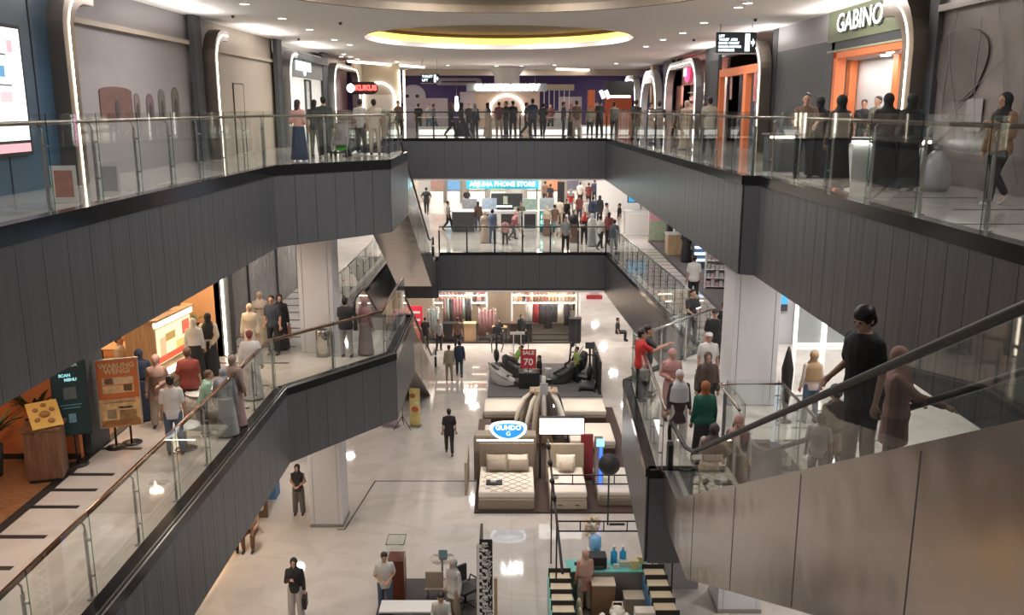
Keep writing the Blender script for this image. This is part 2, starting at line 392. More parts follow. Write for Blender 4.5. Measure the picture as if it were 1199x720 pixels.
for i, c in enumerate(RC):
    rim = MB(); e0, e1 = ell(c), ell(c, 1.0)
    rim.rings([[(*p, CEIL - .02) for p in ell(c, .985)], [(*p, CEIL - .02) for p in ell(c, 1.01)], [(*p, CEIL + .16) for p in ell(c, 1.01)], [(*p, CEIL + .16) for p in ell(c, .985)], [(*p, CEIL - .02) for p in ell(c, .985)]], False, False)
    TR[0] += 1; struct('trim_%d' % TR[0], rim, 'recess_tan' if i == 0 else 'ceiling_white')
    up = MB(); up.rings([[(*p, CEIL + .1) for p in ell(c, 1.05)], [(*p, CEIL + c[4]) for p in ell(c, 1.05)]], False, False)
    up.add([(*p, CEIL + c[4]) for p in ell(c, 1.05)], [tuple(range(48))]); TR[0] += 1
    struct('trim_%d' % TR[0], up, 'recess_tan')
    if i == 1:
        led = MB(); led.rings([[(*p, CEIL + .18) for p in ell(c, 1.035)], [(*p, CEIL + .42) for p in ell(c, 1.035)]], False, False)
        tag(led.build('cove_light', 'led_yellow'), 'yellow glowing cove light ring around the far round ceiling recess', 'light strip')
# far bulkhead and back wall on every storey, outer walls
m = MB(); m.box(WL - 6, YB, Z3, WR + 6, YB + .3, CEIL); struct('wall_back', m, 'purple_wall')
m = MB(); m.box(WL - 6, 58.0, CEIL - .38, WR + 6, 58.4, CEIL); TR[0] += 1; struct('trim_%d' % TR[0], m, mat('bulkhead', (.5, .42, .36), .6))
m = MB(); m.box(WL - 6, YB, Z1, WR + 6, YB + .3, Z3 - 1.9); struct('wall_back', m, 'plaster')
m = MB(); m.box(WL - 6.3, YN, Z1, WL - 6, YB + 4, CEIL); struct('wall_left', m, 'plaster')
m = MB(); m.box(WR + 6, YN, Z1, WR + 6.3, YB + 4, CEIL); struct('wall_right', m, 'plaster')

# columns -----------------------------------------------------------
def column(label, x, y, s, z0, z1, mt='column_white'):
    t = thing('square_column', label, 'column', (x, y, z0)); h = z1 - z0
    m = MB(); m.box(-s / 2, -s / 2, 0, s / 2, s / 2, h); m.build('shaft', mt, t, .012)
    m = MB(); m.box(-s / 2 - .015, -s / 2 - .015, 0, s / 2 + .015, s / 2 + .015, .1); m.build('skirting', 'steel', t)
    m = MB()
    for z in [q for q in (5.3 + .0, 3.4, 8.7) if q < h]: m.box(-s / 2 - .004, -s / 2 - .004, z - .01, s / 2 + .004, s / 2 + .004, z + .01)
    for q in (-1, 1): m.box(q * (s / 2 - .12) - .005, -s / 2 - .005, .1, q * (s / 2 - .12) + .005, -s / 2, h)
    m.build('panel_joint', 'steel', t); return t
column('tall white square column standing behind the left landing of the middle gallery', -5.42, 24.72, .95, Z1, Z3 - 1.95)
column('tall white square column beside the crowd on the right landing', 5.52, 20.2, 1.05, Z1, Z3 - 2.06)
t = thing('round_column', 'round white column at the far end of the top gallery', 'column', (-.3, 55, 0))
m = MB(); m.lathe([(.75, 0), (.75, CEIL - .5), (.95, CEIL - .2), (1.1, CEIL)], n=24); m.build('shaft', 'white_gloss', t)

# escalators --------------------------------------------------------
def escalator(label, xc, yb, zb, dirn, rise=5.3):
    """foot of the incline at y=yb, rising towards dirn along y"""
    t = thing('escalator', label, 'escalator', (xc, yb, zb), 0 if dirn > 0 else math.pi)
    run = rise * 2.0; FL = 1.7; hw = .62
    def nose(y): return 0 if y < 0 else (rise if y > run else y / 2.0)
    # outer cladding: one shell per side, and the soffit
    prof_top = [(-FL, .02), (-.3, .02), (.3, .32), (run - .3, rise + .08), (run, rise + .04), (run + FL, rise + .02)]
    prof_bot = [(run + FL, rise - 1.15), (run + .35, rise - 1.15), (.9, -.85), (-FL, -.85)]
    for s in (-1, 1):
        m = MB(); m.xprism(prof_top + prof_bot, s * .72 - .02, s * .72 + .02); m.build('side_cladding', 'clad_steel', t)
        for yj in (1.2, 3.6, 6.0, 8.4, 10.2):
            zt_, zb2 = nose(yj) + .2, -.85 + max(0, (yj - .9)) * (rise - .3) / (run - .55); m = MB(); m.box(s * .742 - .003, yj - .003, zb2 + .02, s * .742 + .003, yj + .003, zt_ - .04); m.build('panel_joint', mat('joint_grey', (.2, .18, .17), .4, .6), t)
        m = MB(); m.xprism([(p[0], p[1] + .004) for p in prof_top] + [(p[0], p[1] - .05) for p in prof_top[::-1]], s * .56 if s > 0 else -.73, .73 if s > 0 else s * .56)
        m.build('deck', 'steel', t)
        gp = [(-1.5, .05), (-.3, .05), (.3, .3), (run - .3, rise + .05), (run, rise + .04), (run + 1.5, rise + .04)]
        n = 8
        m = MB(); top = []
        for k in range(n + 1):
            y0 = -1.55 + (run + 3.1) * k / n; top.append(y0)
        for k in range(n):
            y0, y1 = top[k] + .01, top[k + 1] - .01; ys = [y0] + [q for q in (-.1, .1, run - .1, run + .1) if y0 < q < y1] + [y1]
            m = MB(); m.xprism([(y, nose(y) + .1) for y in ys] + [(y, nose(y) + .92) for y in ys[::-1]], s * .60 - .005, s * .60 + .005); m.build('glass_panel', 'clear_glass', t)
        # handrail loop
        pts = [(-1.75, .55), (-1.82, .72), (-1.75, .88), (-1.55, .96), (-.6, .97)]
        pts += [(-.2, 1.0), (.4, 1.17)] + [(y, nose(y) + .97) for y in (2, 5, 8, run - .5)] + [(run + .1, rise + .97), (run + .5, rise + .97), (run + 1.5, rise + .96), (run + 1.75, rise + .88), (run + 1.82, rise + .72), (run + 1.75, rise + .55)]
        m = MB(); m.tube([(s * .61, p[0], p[1]) for p in pts], .038, 8); m.build('handrail', 'rubber', t)
        m = MB()
        for ye, ze in ((-1.72, 0), (run + 1.72, rise)):
            m.box(s * .60 - .05, ye - .12, ze + .0, s * .60 + .05, ye + .12, ze + .5)
        m.build('newel', 'dark_metal', t, .02)
    m = MB(); m.xprism([(prof_bot[0][0], prof_bot[0][1] + .03)] + [(p[0], p[1] + .03) for p in prof_bot[1:]] + [(p[0], p[1]) for p in prof_bot[::-1]], -.70, .70); m.build('soffit', 'clad_steel', t)
    m = MB(); m.box(-.72, -FL - .02, -.85, .72, -FL, 0); m.box(-.72, run + FL, rise - 1.15, .72, run + FL + .02, rise - .02); m.build('end_panel', 'charcoal', t)
    for y0, z0 in ((-FL, 0), (run, rise)):
        m = MB(); m.box(-.55, y0, z0 - .03, .55, y0 + FL, z0 + .012); m.build('floor_plate', 'steel', t)
    n = int(run / .4); 
    sm = MB(); sm.box(-.5, 0, -.17, .5, .40, 0)
    for q in range(10): sm.box(-.48 + q * .1, .0, 0, -.44 + q * .1, .40, .012)
    me = sm.mesh('step', ['dark_metal'])
    for k in range(n):
        o = bpy.data.objects.new('step', me); COL.objects.link(o); o.parent = t; o.location = (0, k * .4, k * .2 + .2)
    return t
escalator('shiny escalator descending from the left top landing to the far middle gallery', -4.22, 39.0, Z2, -1)
escalator('escalator descending from the left middle landing to the ground floor', -4.22, 39.2, Z1, -1)
escalator('large steel clad escalator at the lower right carrying the man in black', 3.60, 14.3, Z2, -1)

# ================================================================== SHOPFRONTS AND FURNISHING
def wall(side, x, y0, y1, z0, z1, mt, th=.15, name=None):
    m = MB(); m.box(x - (th if side == 'left' else 0), y0, z0, x + (0 if side == 'left' else th), y1, z1)
    return struct(name or 'wall_' + side, m, mt)
def wallx(x0, x1, y, z0, z1, mt, th=.15, name='wall_back'):
    m = MB(); m.box(x0, y, z0, x1, y + th, z1); return struct(name, m, mt)
def simple(name, label, cat, loc, parts, rz=0, group=None, bev=0):
    t = thing(name, label, cat, loc, rz, group)
    for p in parts:
        pn, fn, mt = p[:3]; m = MB(); fn(m); m.build(pn, mt, t, p[3] if len(p) > 3 else bev)
    return t
def B(*a): return lambda m: [m.box(*q) for q in (a if isinstance(a[0], tuple) else (a,))]
def portal(label, side, x, y0, y1, z0, zt, rad=.9, wdt=.34, dep=.34, mt='bronze', led='led_warm', near=True, far=True, header=True):
    """arched shopfront surround standing proud of the wall, with a light line set in its face; far=False keeps the near jamb and its curve"""
    t = thing('arched_portal', label, 'shopfront arch', (x, y0, z0)); h = zt - z0; L = y1 - y0
    sgn = 1 if side == 'left' else -1
    def path(o):
        r = rad - o
        p = [(o, 0), (o, h - rad)] + [(o + r - r * math.cos(R(a)), h - rad + r * math.sin(R(a))) for a in range(10, 91, 10)]
        if far: p += [(L - o - r + r * math.cos(R(a)), h - rad + r * math.sin(R(a))) for a in range(90, -1, -10)] + [(L - o, 0)]
        else: p += [(rad + .35, h - o)]
        return p
    a, b = path(0), path(wdt); n = len(a); m = MB(); x0, x1 = 0, sgn * dep
    vs = [(x0, *p) for p in a] + [(x0, *p) for p in b] + [(x1, *p) for p in a] + [(x1, *p) for p in b]; fs = [(0, n, 3 * n, 2 * n), (n - 1, 3 * n - 1, 4 * n - 1, 2 * n - 1)]
    for i in range(n - 1): fs += [(i, i + 1, n + i + 1, n + i), (2 * n + i, 3 * n + i, 3 * n + i + 1, 2 * n + i + 1), (i, 2 * n + i, 2 * n + i + 1, i + 1), (n + i, n + i + 1, 3 * n + i + 1, 3 * n + i)]
    m.add(vs, fs); m.build('surround', mt, t)
    if not far and header: m = MB(); m.box(min(x0, x1 * .7), rad + .3, h - .28, max(x0, x1 * .7), L, h); m.build('header', 'slate', t)
    m = MB(); c = path(wdt * .5); m.tube([(x1 + sgn * .005, *p) for p in c], .016, 6); m.build('light_line', led, t)
    return t
X3L, X3R = WL, WR
# ---- top gallery, left side
wall('left', X3L, YN, 14.0, Z3, CEIL, 'grey_board'); wall('left', X3L, 14.0, 17.0, Z3, CEIL, 'blue_panel')
wall('left', X3L - .25, 17.0, 24.6, Z3, CEIL, 'grey_board'); wall('left', X3L - .25, 24.6, 33.0, Z3, CEIL, 'beige_board')
wall('left', X3L - .02, 16.9, 17.3, Z3, CEIL, 'slate'); wall('left', X3L + .02, 24.2, 24.75, Z3, CEIL, 'slate'); wall('left', X3L + .02, 32.6, 33.3, Z3, CEIL, 'slate')
wall('left', X3L, 40.4, 41.6, Z3, CEIL, 'slate'); wall('left', X3L - .4, 41.6, 48.5, Z3, CEIL, mat('mauve_sheet', (.22, .12, .14), .35, bump=.5, bscale=3))
wall('left', X3L, 48.5, 60, Z3, CEIL, 'beige_board')
portal('bronze arch with glowing line beside the blue wall panel, upper left', 'left', X3L - .05, 16.6, 24.4, 0, CEIL - .05, .95, .42, far=False, header=False)
portal('bronze arch with glowing line round the beige boarded shop, upper left', 'left', X3L - .05, 24.9, 32.8, 0, CEIL - .25, .9, .3, far=False, header=False)
portal('steel arch with glowing line round the white shop, upper left', 'left', X3L - .05, 33.2, 40.6, 0, CEIL - .3, .95, .26, mt='steel', far=False)
portal('arch with glowing line round the mauve sheeted shop', 'left', X3L - .05, 41.4, 48.3, 0, CEIL - .35, 1.1, .24, mt='steel')
# rail and joints on the boards
m = MB(); m.box(X3L - .25, 17.2, 3.0, X3L - .12, 24.5, 3.1); TR[0] += 1; struct('trim_%d' % TR[0], m, 'beige_board')
m = MB(); m.box(X3L - .25, 24.9, 2.95, X3L - .15, 32.9, 3.05); TR[0] += 1; struct('trim_%d' % TR[0], m, 'beige_board')
m = MB()
for y in (14.9, 16.0): m.box(X3L - .01, y - .012, 0, X3L + .012, y + .012, CEIL)
TR[0] += 1; struct('trim_%d' % TR[0], m, 'black')
simple('hoarding_door', 'flush beige door in the boarding on the upper left wall', 'door', (X3L - .25, 28.6, 0), [
    ('door_leaf', B(0, -.5, 0, .03, .5, 2.1), 'beige_board'), ('door_frame', B((0, -.53, 0, .035, -.5, 2.13), (0, .5, 0, .035, .53, 2.13), (0, -.53, 2.1, .035, .53, 2.13)), 'slate'), ('handle', B(.03, .36, 1.0, .08, .44, 1.03), 'chrome')])
# arched pictures printed on the grey hoarding
for i, (px, wy, h) in enumerate([(137, 1.6, .72), (161, .3, .6), (176, .42, .6), (190, .42, .72), (206, .48, .78), (232, .75, .85)]):
    p = atX(px, 126, X3L - .25); t = thing('hoarding_picture', ['wide brown shop picture printed on the grey hoarding', 'narrow arch picture next to the wide brown picture on the grey hoarding', 'second narrow arch picture, dark mauve, on the grey hoarding', 'middle arch picture with a green figure on the grey hoarding', 'arch picture with a dark statue on the grey hoarding', 'largest arch picture with grey dome on the grey hoarding'][i], 'picture', (X3L - .25, p.y, 1.12))
    m = MB(); hw = wy / 2; pr = [(-hw, 0), (hw, 0), (hw, h - (hw if i else .1))] + [(hw * math.cos(R(a)), h - (hw if i else .1) + hw * math.sin(R(a)) * (.12 if i == 0 else 1)) for a in range(15, 180, 15)] + [(-hw, h - (hw if i else .1))]
    m.xprism(pr, .0, .02); m.build('print', mat('print_%d' % i, [(.12, .06, .05), (.16, .11, .10), (.13, .08, .09), (.10, .11, .09), (.11, .09, .07), (.17, .16, .16)][i], .5, noise=.5, nscale=5), t)
    m = MB(); m.ball((.02, 0, h * .35), (.01, hw * (.15 if i == 0 else .45), h * .3)); m.build('figure', mat('print_dark', (.05, .04, .04), .6), t)
# digital screen on the blue panel
t = thing('advert_screen', 'tall bright digital screen with pale blue and pink advert on the blue wall', 'screen', (X3L, 14.55, .62))
m = MB(); m.box(0, -.95, 0, .09, .95, 2.1); m.build('casing', 'black', t)
m = MB(); m.box(.09, -.88, .25, .1, .88, 2.04); m.build('display', glow('screen_white', (.82, .92, 1), 1.5), t)
m = MB(); m.box(.09, -.88, .06, .1, .88, .2); m.build('banner', glow('screen_pink', (.95, .45, .52), .9), t)
for (y, z, a, b, c) in ((.55, 1.75, .16, .2, (.95, .5, .55)), (.25, 1.35, .16, .18, (.12, .35, .6)), (.3, .95, .36, .16, (.95, .55, .6)), (-.4, 1.35, .3, .22, (.9, .75, .75)), (-.4, .8, .5, .2, (.55, .8, .9))):
    m = MB(); m.box(.1, y - a / 2, z - b / 2, .104, y + a / 2, z + b / 2); m.build('picture_block', glow('px%.2f%.2f' % (y, z), c, .8), t)
for k, z in enumerate((1.88, 1.6, 1.12)): m = MB(); m.box(.1, -.3, z, .104, .3 + .1 * k, z + .03); m.build('text_line', mat('txt_grey', (.3, .3, .35)), t)
# white shop on the left
m = MB(); m.box(X3L - 3.2, 33.3, 0, X3L - 3.1, 40.4, 3.0); struct('wall_left', m, 'white_gloss')
m = MB(); m.box(X3L - 3.2, 40.3, 0, X3L - .1, 40.4, 3.2); struct('wall_left', m, 'white_gloss'); m = MB(); m.box(X3L - 3.2, 33.3, 0, X3L - .1, 33.35, 3.2); struct('wall_left', m, 'white_gloss')
simple('shop_sign', 'grey shop fascia with glowing white lettering on the upper left', 'sign', (X3L - .02, 36.9, 2.55), [('fascia_board', B(-.1, -3.5, 0, 0, 3.5, 1.0), mat('sign_grey', (.35, .38, .38), .4))])
tx = bpy.data.objects['shop_sign']; text_mesh('minigold', .78, glow('letter_cool', (.75, .95, 1), 2), 'lettering', tx, (.03, -.2, .5), (R(90), 0, R(90)), .006, bold=.006)
area(X3L - 1.4, 36.9, 2.9, 1.2, 170, (1, .97, .93), 5.5)
for k in range(4):
    simple('display_shelf', ['white lit display shelf at the near end of the white shop', 'second white lit display shelf inside the white shop', 'third white lit display shelf inside the white shop', 'far white lit display shelf inside the white shop'][k], 'shelf', (X3L - 2.7, 34.4 + k * 1.6, 0), [
        ('back_panel', B(-.35, -.7, 0, -.3, .7, 2.3), glow('panel_glow', (1, .97, .93), 1.1)), ('side', B((-.35, -.72, 0, .1, -.68, 2.3), (-.35, .68, 0, .1, .72, 2.3)), 'white_gloss')] + [('shelf_board', B(-.35, -.68, z, .1, .68, z + .03), 'white_gloss') for z in (.4, .9, 1.4, 1.9)])
simple('glass_door', 'framed glass door between the lit white shop windows', 'door', (X3L, 37.3, 0), [('door_frame', B((-.04, -.5, 0, .04, -.44, 2.5), (-.04, .44, 0, .04, .5, 2.5), (-.04, -.5, 2.44, .04, .5, 2.5)), 'slate'), ('pane', B(-.006, -.44, 0, .006, .44, 2.44), 'clear_glass')])
# small arch shop facing the camera, far left, with oval sign
wallx(WL - .2, -6.2, 51.0, 0, CEIL, 'beige_board')
t = thing('arched_doorway', 'small arch doorway with white light line near the red oval sign', 'shopfront arch', (-7.35, 51, 0))
m = MB(); m.tube([(-.85, -.06, 0), (-.85, -.06, 1.9)] + [(-.85 * math.cos(R(a)), -.06, 1.9 + .85 * math.sin(R(a))) for a in range(10, 180, 10)] + [(.85, -.06, 1.9), (.85, -.06, 0)], .045, 6); m.build('light_line', 'led_white', t)
m = MB(); m.box(-.7, -.03, 0, .7, -.01, 2.1); m.build('door_leaf', 'plaster', t)
t = thing('oval_sign', 'black rounded sign with glowing red lettering and a white disc, hung at upper left', 'sign', (-7.55, 46.5, 2.05))
m = MB(); m.box(-.5, -.06, 0, .5, .06, .62); m.ball((-.5, 0, .31), (.31, .06, .31)); m.ball((.5, 0, .31), (.31, .06, .31)); m.build('board', 'black', t)
text_mesh('KUKUS', .34, glow('red_glow', (1, .06, .05), 5), 'lettering', t, (.2, -.09, .31), (R(90), 0, 0), .01, bold=.02)
m = MB(); m.ball((-.55, -.03, .31), (.22, .06, .22)); m.build('white_disc', 'led_white', t)
m = MB(); m.tube([(0, 0, .62), (0, 0, 1.65)], .015); m.build('rod', 'steel', t)
for x in (-6.2, -5.95): tag(MB().tube([(x, 50.9, 0), (x, 50.9, 3.4)], .05).build('light_column', 'led_warm'), 'glowing vertical light line at the far left shop, %s one' % ('outer' if x < -6 else 'inner'), 'light strip')
# ceiling light slots, far
for i, (pa, pb) in enumerate([((408, 72), (497, 79)), ((446, 83), (481, 83.5)), ((652, 81), (708, 82.5)), ((620, 85), (560, 85))][:3]):
    a, b = at(*pa, CEIL - .055), at(*pb, CEIL - .055); m = MB(); m.tube([a, b], .05, 4)
    tag(m.build('light_slot', 'led_warm'), ['long glowing slot in the ceiling at far left, nearer one', 'short glowing slot in the ceiling at far left, farther one', 'glowing slot in the ceiling at far right'][i], 'light strip')
# ---- back wall of the top gallery
def cartoon(label, x, y, s):
    t = thing('wall_figure', label, 'wall decoration', (x, y, 0))
    m = MB(); m.ball((0, 0, 2.15 * s), (.95 * s, .12, .85 * s), 20, 12); m.build('head', mat('pale_print', (.5, .42, .46), .6), t)
    m = MB(); m.ball((0, 0, .8 * s), (1.15 * s, .1, .95 * s), 16, 10); m.build('body', 'pale_print', t)
    for q in (-1, 1):
        m = MB(); m.ball((q * .35 * s - .05, -.1, 2.2 * s), (.15, .04, .13)); m.build('eye', 'black', t)
        m = MB(); m.tube([(q * .9 * s, 0, .9 * s), (q * 1.7 * s, 0, 1.5 * s)], .13, 8); m.build('arm', 'pale_print', t)
    return t
cartoon('pale round-headed figure standing against the purple wall', -7.05, 65.7, 1.0)
t = thing('speech_panel', 'pale rounded message panel on the purple wall', 'sign', (-3.8, 66.0, 2.95)); m = MB(); m.box(-1.4, -.1, 0, 1.4, 0, .5); m.ball((-1.4, -.05, .25), (.25, .05, .25)); m.ball((1.4, -.05, .25), (.25, .05, .25)); m.build('board', 'pale_print', t)
m = MB(); m.box(-1.2, -.12, .2, 1.2, -.1, .3); m.build('text_line', 'purple_wall', t)
for i, (x0, x1, z1, mm) in enumerate([(-6.0, -4.2, 2.0, 'pale_print'), (-3.4, -1.9, 2.4, 'pale_print'), (3.1, 4.6, 2.1, 'pale_print'), (5.0, 6.0, 1.7, 'pale_print')]):
    simple('partition_panel', ['pale panel standing left of the dark group at the far wall', 'pale panel left of the round column at the far wall', 'pale panel right of the centre kiosk at the far wall', 'low pale panel near the orange stall at the far wall'][i], 'panel', ((x0 + x1) / 2, 60 + i * .3, 0), [('board', B(-(x1 - x0) / 2, 0, .1, (x1 - x0) / 2, .06, z1), mm), ('foot', B((-.5, -.15, 0, -.4, .2, .1), (.4, -.15, 0, .5, .2, .1)), 'steel')])
# centre kiosk with glowing name and arch
t = thing('cosmetics_kiosk', 'beige kiosk with bright white lettering and a lit arch at the far centre', 'kiosk', (-.3, 53.0, 0))
m = MB(); m.box(-1.9, 0, 0, 1.9, .15, 2.3); m.build('back_wall', mat('kiosk_beige', (.5, .36, .28), .5), t)
m = MB(); m.box(-2.3, -.15, 2.3, 2.3, .2, 2.75); m.build('fascia_board', mat('sign_grey', (.4, .4, .4)), t)
text_mesh('GLAMOUR BEAUTY', .42, 'led_white', 'lettering', t, (0, -.2, 2.52), (R(90), 0, 0), .03, bold=.03)
m = MB(); m.tube([(-.95, -.05, 1.0), (-.95, -.05, 1.3)] + [(-.95 * math.cos(R(a)), -.05, 1.3 + .8 * math.sin(R(a))) for a in range(10, 180, 10)] + [(.95, -.05, 1.3), (.95, -.05, 1.0)], .06, 6); m.build('light_arch', 'led_white', t)
m = MB(); m.ball((0, -.06, 1.2), (.18, .05, .3)); m.build('portrait', 'slate', t)
for q in range(3): simple('glass_counter', ['lit glass counter left of the far kiosk', 'lit glass counter in front of the far kiosk', 'lit glass counter right of the far kiosk'][q], 'counter', (-3.6 + q * 2.9, 47.0, 0), [('base', B(-1.2, -.3, 0, 1.2, .3, .45), 'white_gloss'), ('light_panel', B(-1.15, -.32, .05, 1.15, -.3, .3), 'panel_glow'), ('case', B(-1.2, -.3, .45, 1.2, .3, .9), 'clear_glass'), ('top', B(-1.2, -.3, .9, 1.2, .3, .93), 'white_gloss')])
for i, (px, Y, z0, z1) in enumerate([(535, 55, 1.2, 2.4), (627, 54, 1.2, 2.6)]):
    p = atY(px, 110, Y); t = thing('hanging_lantern', ['bright white hanging lantern left of the far kiosk', 'bright white hanging lantern right of the far kiosk'][i], 'lamp', (p.x, Y, z0)); MB().tube([(0, 0, 0), (0, 0, .2), (0, 0, .85)], [.08, .14, .08], 10).build('shade', glow('lantern_glow', (1, 1, 1), 4), t); MB().tube([(0, 0, .85), (0, 0, CEIL - z0)], .008, 5).build('rod', 'steel', t)
t = thing('slatted_screen', 'white slatted screen to the right of the far kiosk', 'screen panel', (2.2, 55, 0))
for k in range(9): m = MB(); m.box(-1.2 + k * .3, 0, 1.2, -1.16 + k * .3, .05, 2.4); m.build('slat', 'white_gloss', t)
m = MB(); m.box(-1.4, -.05, 2.4, 1.5, .1, 2.75); m.build('header', 'beige_board', t); m = MB(); m.box(-1.4, 0, 0, 1.5, .05, 1.2); m.build('base_panel', 'plaster', t)
# hanging signs on the top floor
def hang_sign(label, px, py, Y, wd, ht, lines, arrow=True):
    p = atY(px, py, Y); t = thing('hanging_sign', label, 'sign', (p.x, Y, p.z))
    m = MB(); m.box(-wd / 2, -.06, -ht / 2, wd / 2, .06, ht / 2); m.build('box', mat('sign_navy', (.012, .02, .035), .3), t)
    m = MB(); m.box(-wd / 2 - .02, -.07, -ht / 2 - .03, wd / 2 + .02, .07, -ht / 2); m.build('frame', 'steel', t)
    for q in (-1, 1): m = MB(); m.tube([(q * wd * .4, 0, ht / 2), (q * wd * .4, 0, CEIL - p.z)], .012, 6); m.build('rod', 'steel', t)
    n = len(lines); g_ = glow('sign_white', (.8, .95, 1), 2.2)
    for i, s_ in enumerate(lines): text_mesh(s_, ht * .78 / max(2, n), g_, 'lettering', t, (-wd / 2 + wd * .06, -.065, ht * .36 - (i + .3) * ht * .85 / n), (R(90), 0, 0), .004, 'LEFT', bold=.004)
    m = MB(); m.box(wd * .22, -.066, -ht * .42, wd * .34, -.061, ht * .42); m.build('light_bar', g_, t)
    m = MB(); m.yprism([(wd * .37, -.04), (wd * .41, -.04), (wd * .41, -.12), (wd * .47, 0), (wd * .41, .12), (wd * .41, .04), (wd * .37, .04)], -.066, -.061); m.build('arrow', g_, t)
hang_sign('large black directory sign with white lines and arrow hanging at upper right', 862, 50, 27.0, 1.15, .58, ['LIFT', 'TOILET  ATM', 'FOOD COURT', 'PARKIR MOTOR', 'INFORMASI'])
hang_sign('small black hanging arrow sign before the far purple wall', 504, 92, 46.0, .9, .42, ['TOILET', 'LIFT'])
# ---- top gallery, right side
mural = mat('mural_sheet', (.20, .17, .16), .3, noise=.5, nscale=1.1, bump=.9, bscale=1.6)
wall('right', X3R, YN, 17.7, Z3, CEIL, mural)
t = thing('sheeted_mural', 'plastic-wrapped hoarding mural with large faint face behind the rail at far right', 'poster', (X3R - .03, 15, 0))
m = MB()
for (y, z, a, b) in ((1.75, 2.15, .95, .7),): m.xprism([(y + a * math.cos(R(q)) * (1 + .12 * math.sin(R(3 * q))), z + b * math.sin(R(q)) * (1 + .1 * math.cos(R(2 * q)))) for q in range(0, 360, 10)], -.004, .0)
m.build('face_patch', mat('mural_brown', (.12, .10, .088), .5, noise=.3, nscale=2), t)
m = MB(); m.box(-.01, .75, 1.0, 0, 1.3, 1.55); m.build('pale_patch', mat('mural_pale', (.33, .30, .29), .5), t)
for a_, b_ in (((2.3, 3.0), (1.6, 1.2)), ((2.0, 3.1), (2.2, .4)), ((-.2, 3.0), (-1.9, .8)), ((.6, 3.1), (-.6, .2)), ((1.1, 2.9), (.9, .9)), ((-1.2, 3.1), (-.4, 1.0)), ((2.5, .9), (.2, 2.2))):
    m = MB(); m.tube([(-.004, a_[0], a_[1]), (-.012, (a_[0] + b_[0]) / 2 + .12, (a_[1] + b_[1]) / 2), (-.004, *b_)], [.004, .010, .004], 6); m.build('sheet_fold', mat('sheet_pale', (.23, .205, .195), .3), t)
for k, (y, z) in enumerate([(-.9, 1.9), (-1.2, 1.35), (-.6, 2.4), (-1.6, 2.2)]): m = MB(); m.xprism([(y + .25 * math.cos(R(q)) * (1 + .3 * math.sin(R(3 * q))), z + .3 * math.sin(R(q))) for q in range(0, 360, 15)], -.004, 0); m.build('figure_patch', mat('mural_mid', (.14, .12, .11), .5, noise=.3), t)
m = MB(); m.box(X3R - .12, 2, 3.15, X3R, 17.6, 3.27); TR[0] += 1; struct('trim_%d' % TR[0], m, mat('pale_rail', (.4, .36, .34), .5))
wall('right', X3R - .1, 17.6, 18.0, Z3, CEIL, 'slate')
portal('wide bronze arch with glowing line at the edge of the green-fascia shop', 'right', X3R - .05, 17.9, 23.6, 0, CEIL - .02, 1.3, .5, far=False, header=False)
wall('right', X3R, 23.4, 28.6, Z3, 3.05, mat('shop_slate', (.075, .085, .095), .5))
wall('right', X3R, 23.9, 28.6, 3.05, CEIL, mat('lilac_panel', (.42, .40, .42), .5))
t = thing('shop_sign', 'olive green shop fascia with glowing white capital lettering', 'sign', (X3R - .02, 21.0, 3.0)); m = MB(); m.box(0, -2.6, 0, .1, 2.9, .75); m.build('fascia_board', mat('olive', (.19, .22, .13), .5), t)
text_mesh('GABINO', .62, glow('letter_white', (1, 1, .97), 1.5), 'lettering', t, (-.05, .75, .40), (R(90), 0, R(-90)), .004, bold=.004, sx=1.2); text_mesh('GABINO', .62, 'charcoal', 'letter_backing', t, (-.02, .72, .375), (R(90), 0, R(-90)), .01, bold=.014, sx=1.2)
m = MB(); m.box(0, -2.6, -.24, 1.2, 2.9, -.2); m.build('soffit_panel', mat('olive_pale', (.4, .42, .28), .5), t)
for y in (-1.0, -.2): m = MB(); m.tube([(.3, y, -.2), (.25, y + .1, -.42)], [.05, .06]); m.build('spotlight', 'white_gloss', t)
# orange framed bright shop behind
m = MB(); m.box(X3R, 23.2, 0, X3R + .25, 23.45, 2.75); m.box(X3R, 18.2, 2.6, X3R + .25, 23.45, 2.78); TR[0] += 1
tag(m.build('orange_door_frame', mat('orange_frame', (.72, .20, .07), .5, emit=.15)), 'orange frame round the bright white shop interior under the green fascia', 'door frame')
m = MB(); m.box(X3R + 1.7, 18.0, 0, X3R + 1.8, 28, 2.8); struct('wall_right', m, 'white_gloss'); m = MB(); m.box(X3R + .15, 27.9, 0, X3R + 1.7, 28, 2.8); struct('wall_right', m, 'white_gloss')
m = MB(); m.box(X3R + .1, 18, 2.7, X3R + 1.8, 28, 2.8); struct('ceiling', m, mat('pink_ceiling', (.62, .5, .46), .5))
m = MB(); m.box(X3R, 18.0, 2.78, X3R + .1, 23.6, 3.0); struct('wall_right', m, 'slate')
area(X3R + 1.0, 22.5, 2.66, .5, 130, (1, .97, .95), 7)
for i, y in enumerate((21.5, 23.0)): simple('orange_column', ['orange pillar in the bright shop, nearer the arch', 'orange pillar in the bright shop by the grey wall'][i], 'pillar', (X3R + 1.55, (23.1, 26.3)[i], 0), [('shaft', B(-.1, -.15, 0, .1, .15, 2.7), 'orange_frame'), ('base', B(-.12, -.17, 0, .12, .17, .1), 'slate')])
for i, (x, y) in enumerate([(1.2, 20.6), (.8, 22.0), (1.3, 23.4), (.9, 25.5)]): tag(MB().lathe([(.11, 0), (.13, .015), (.11, .03)], (X3R + x, y, 2.665), 12).build('downlight', 'lamp_glow'), 'round white downlight in the pink ceiling of the bright shop', 'lamp', 'downlights in the bright shop ceiling')
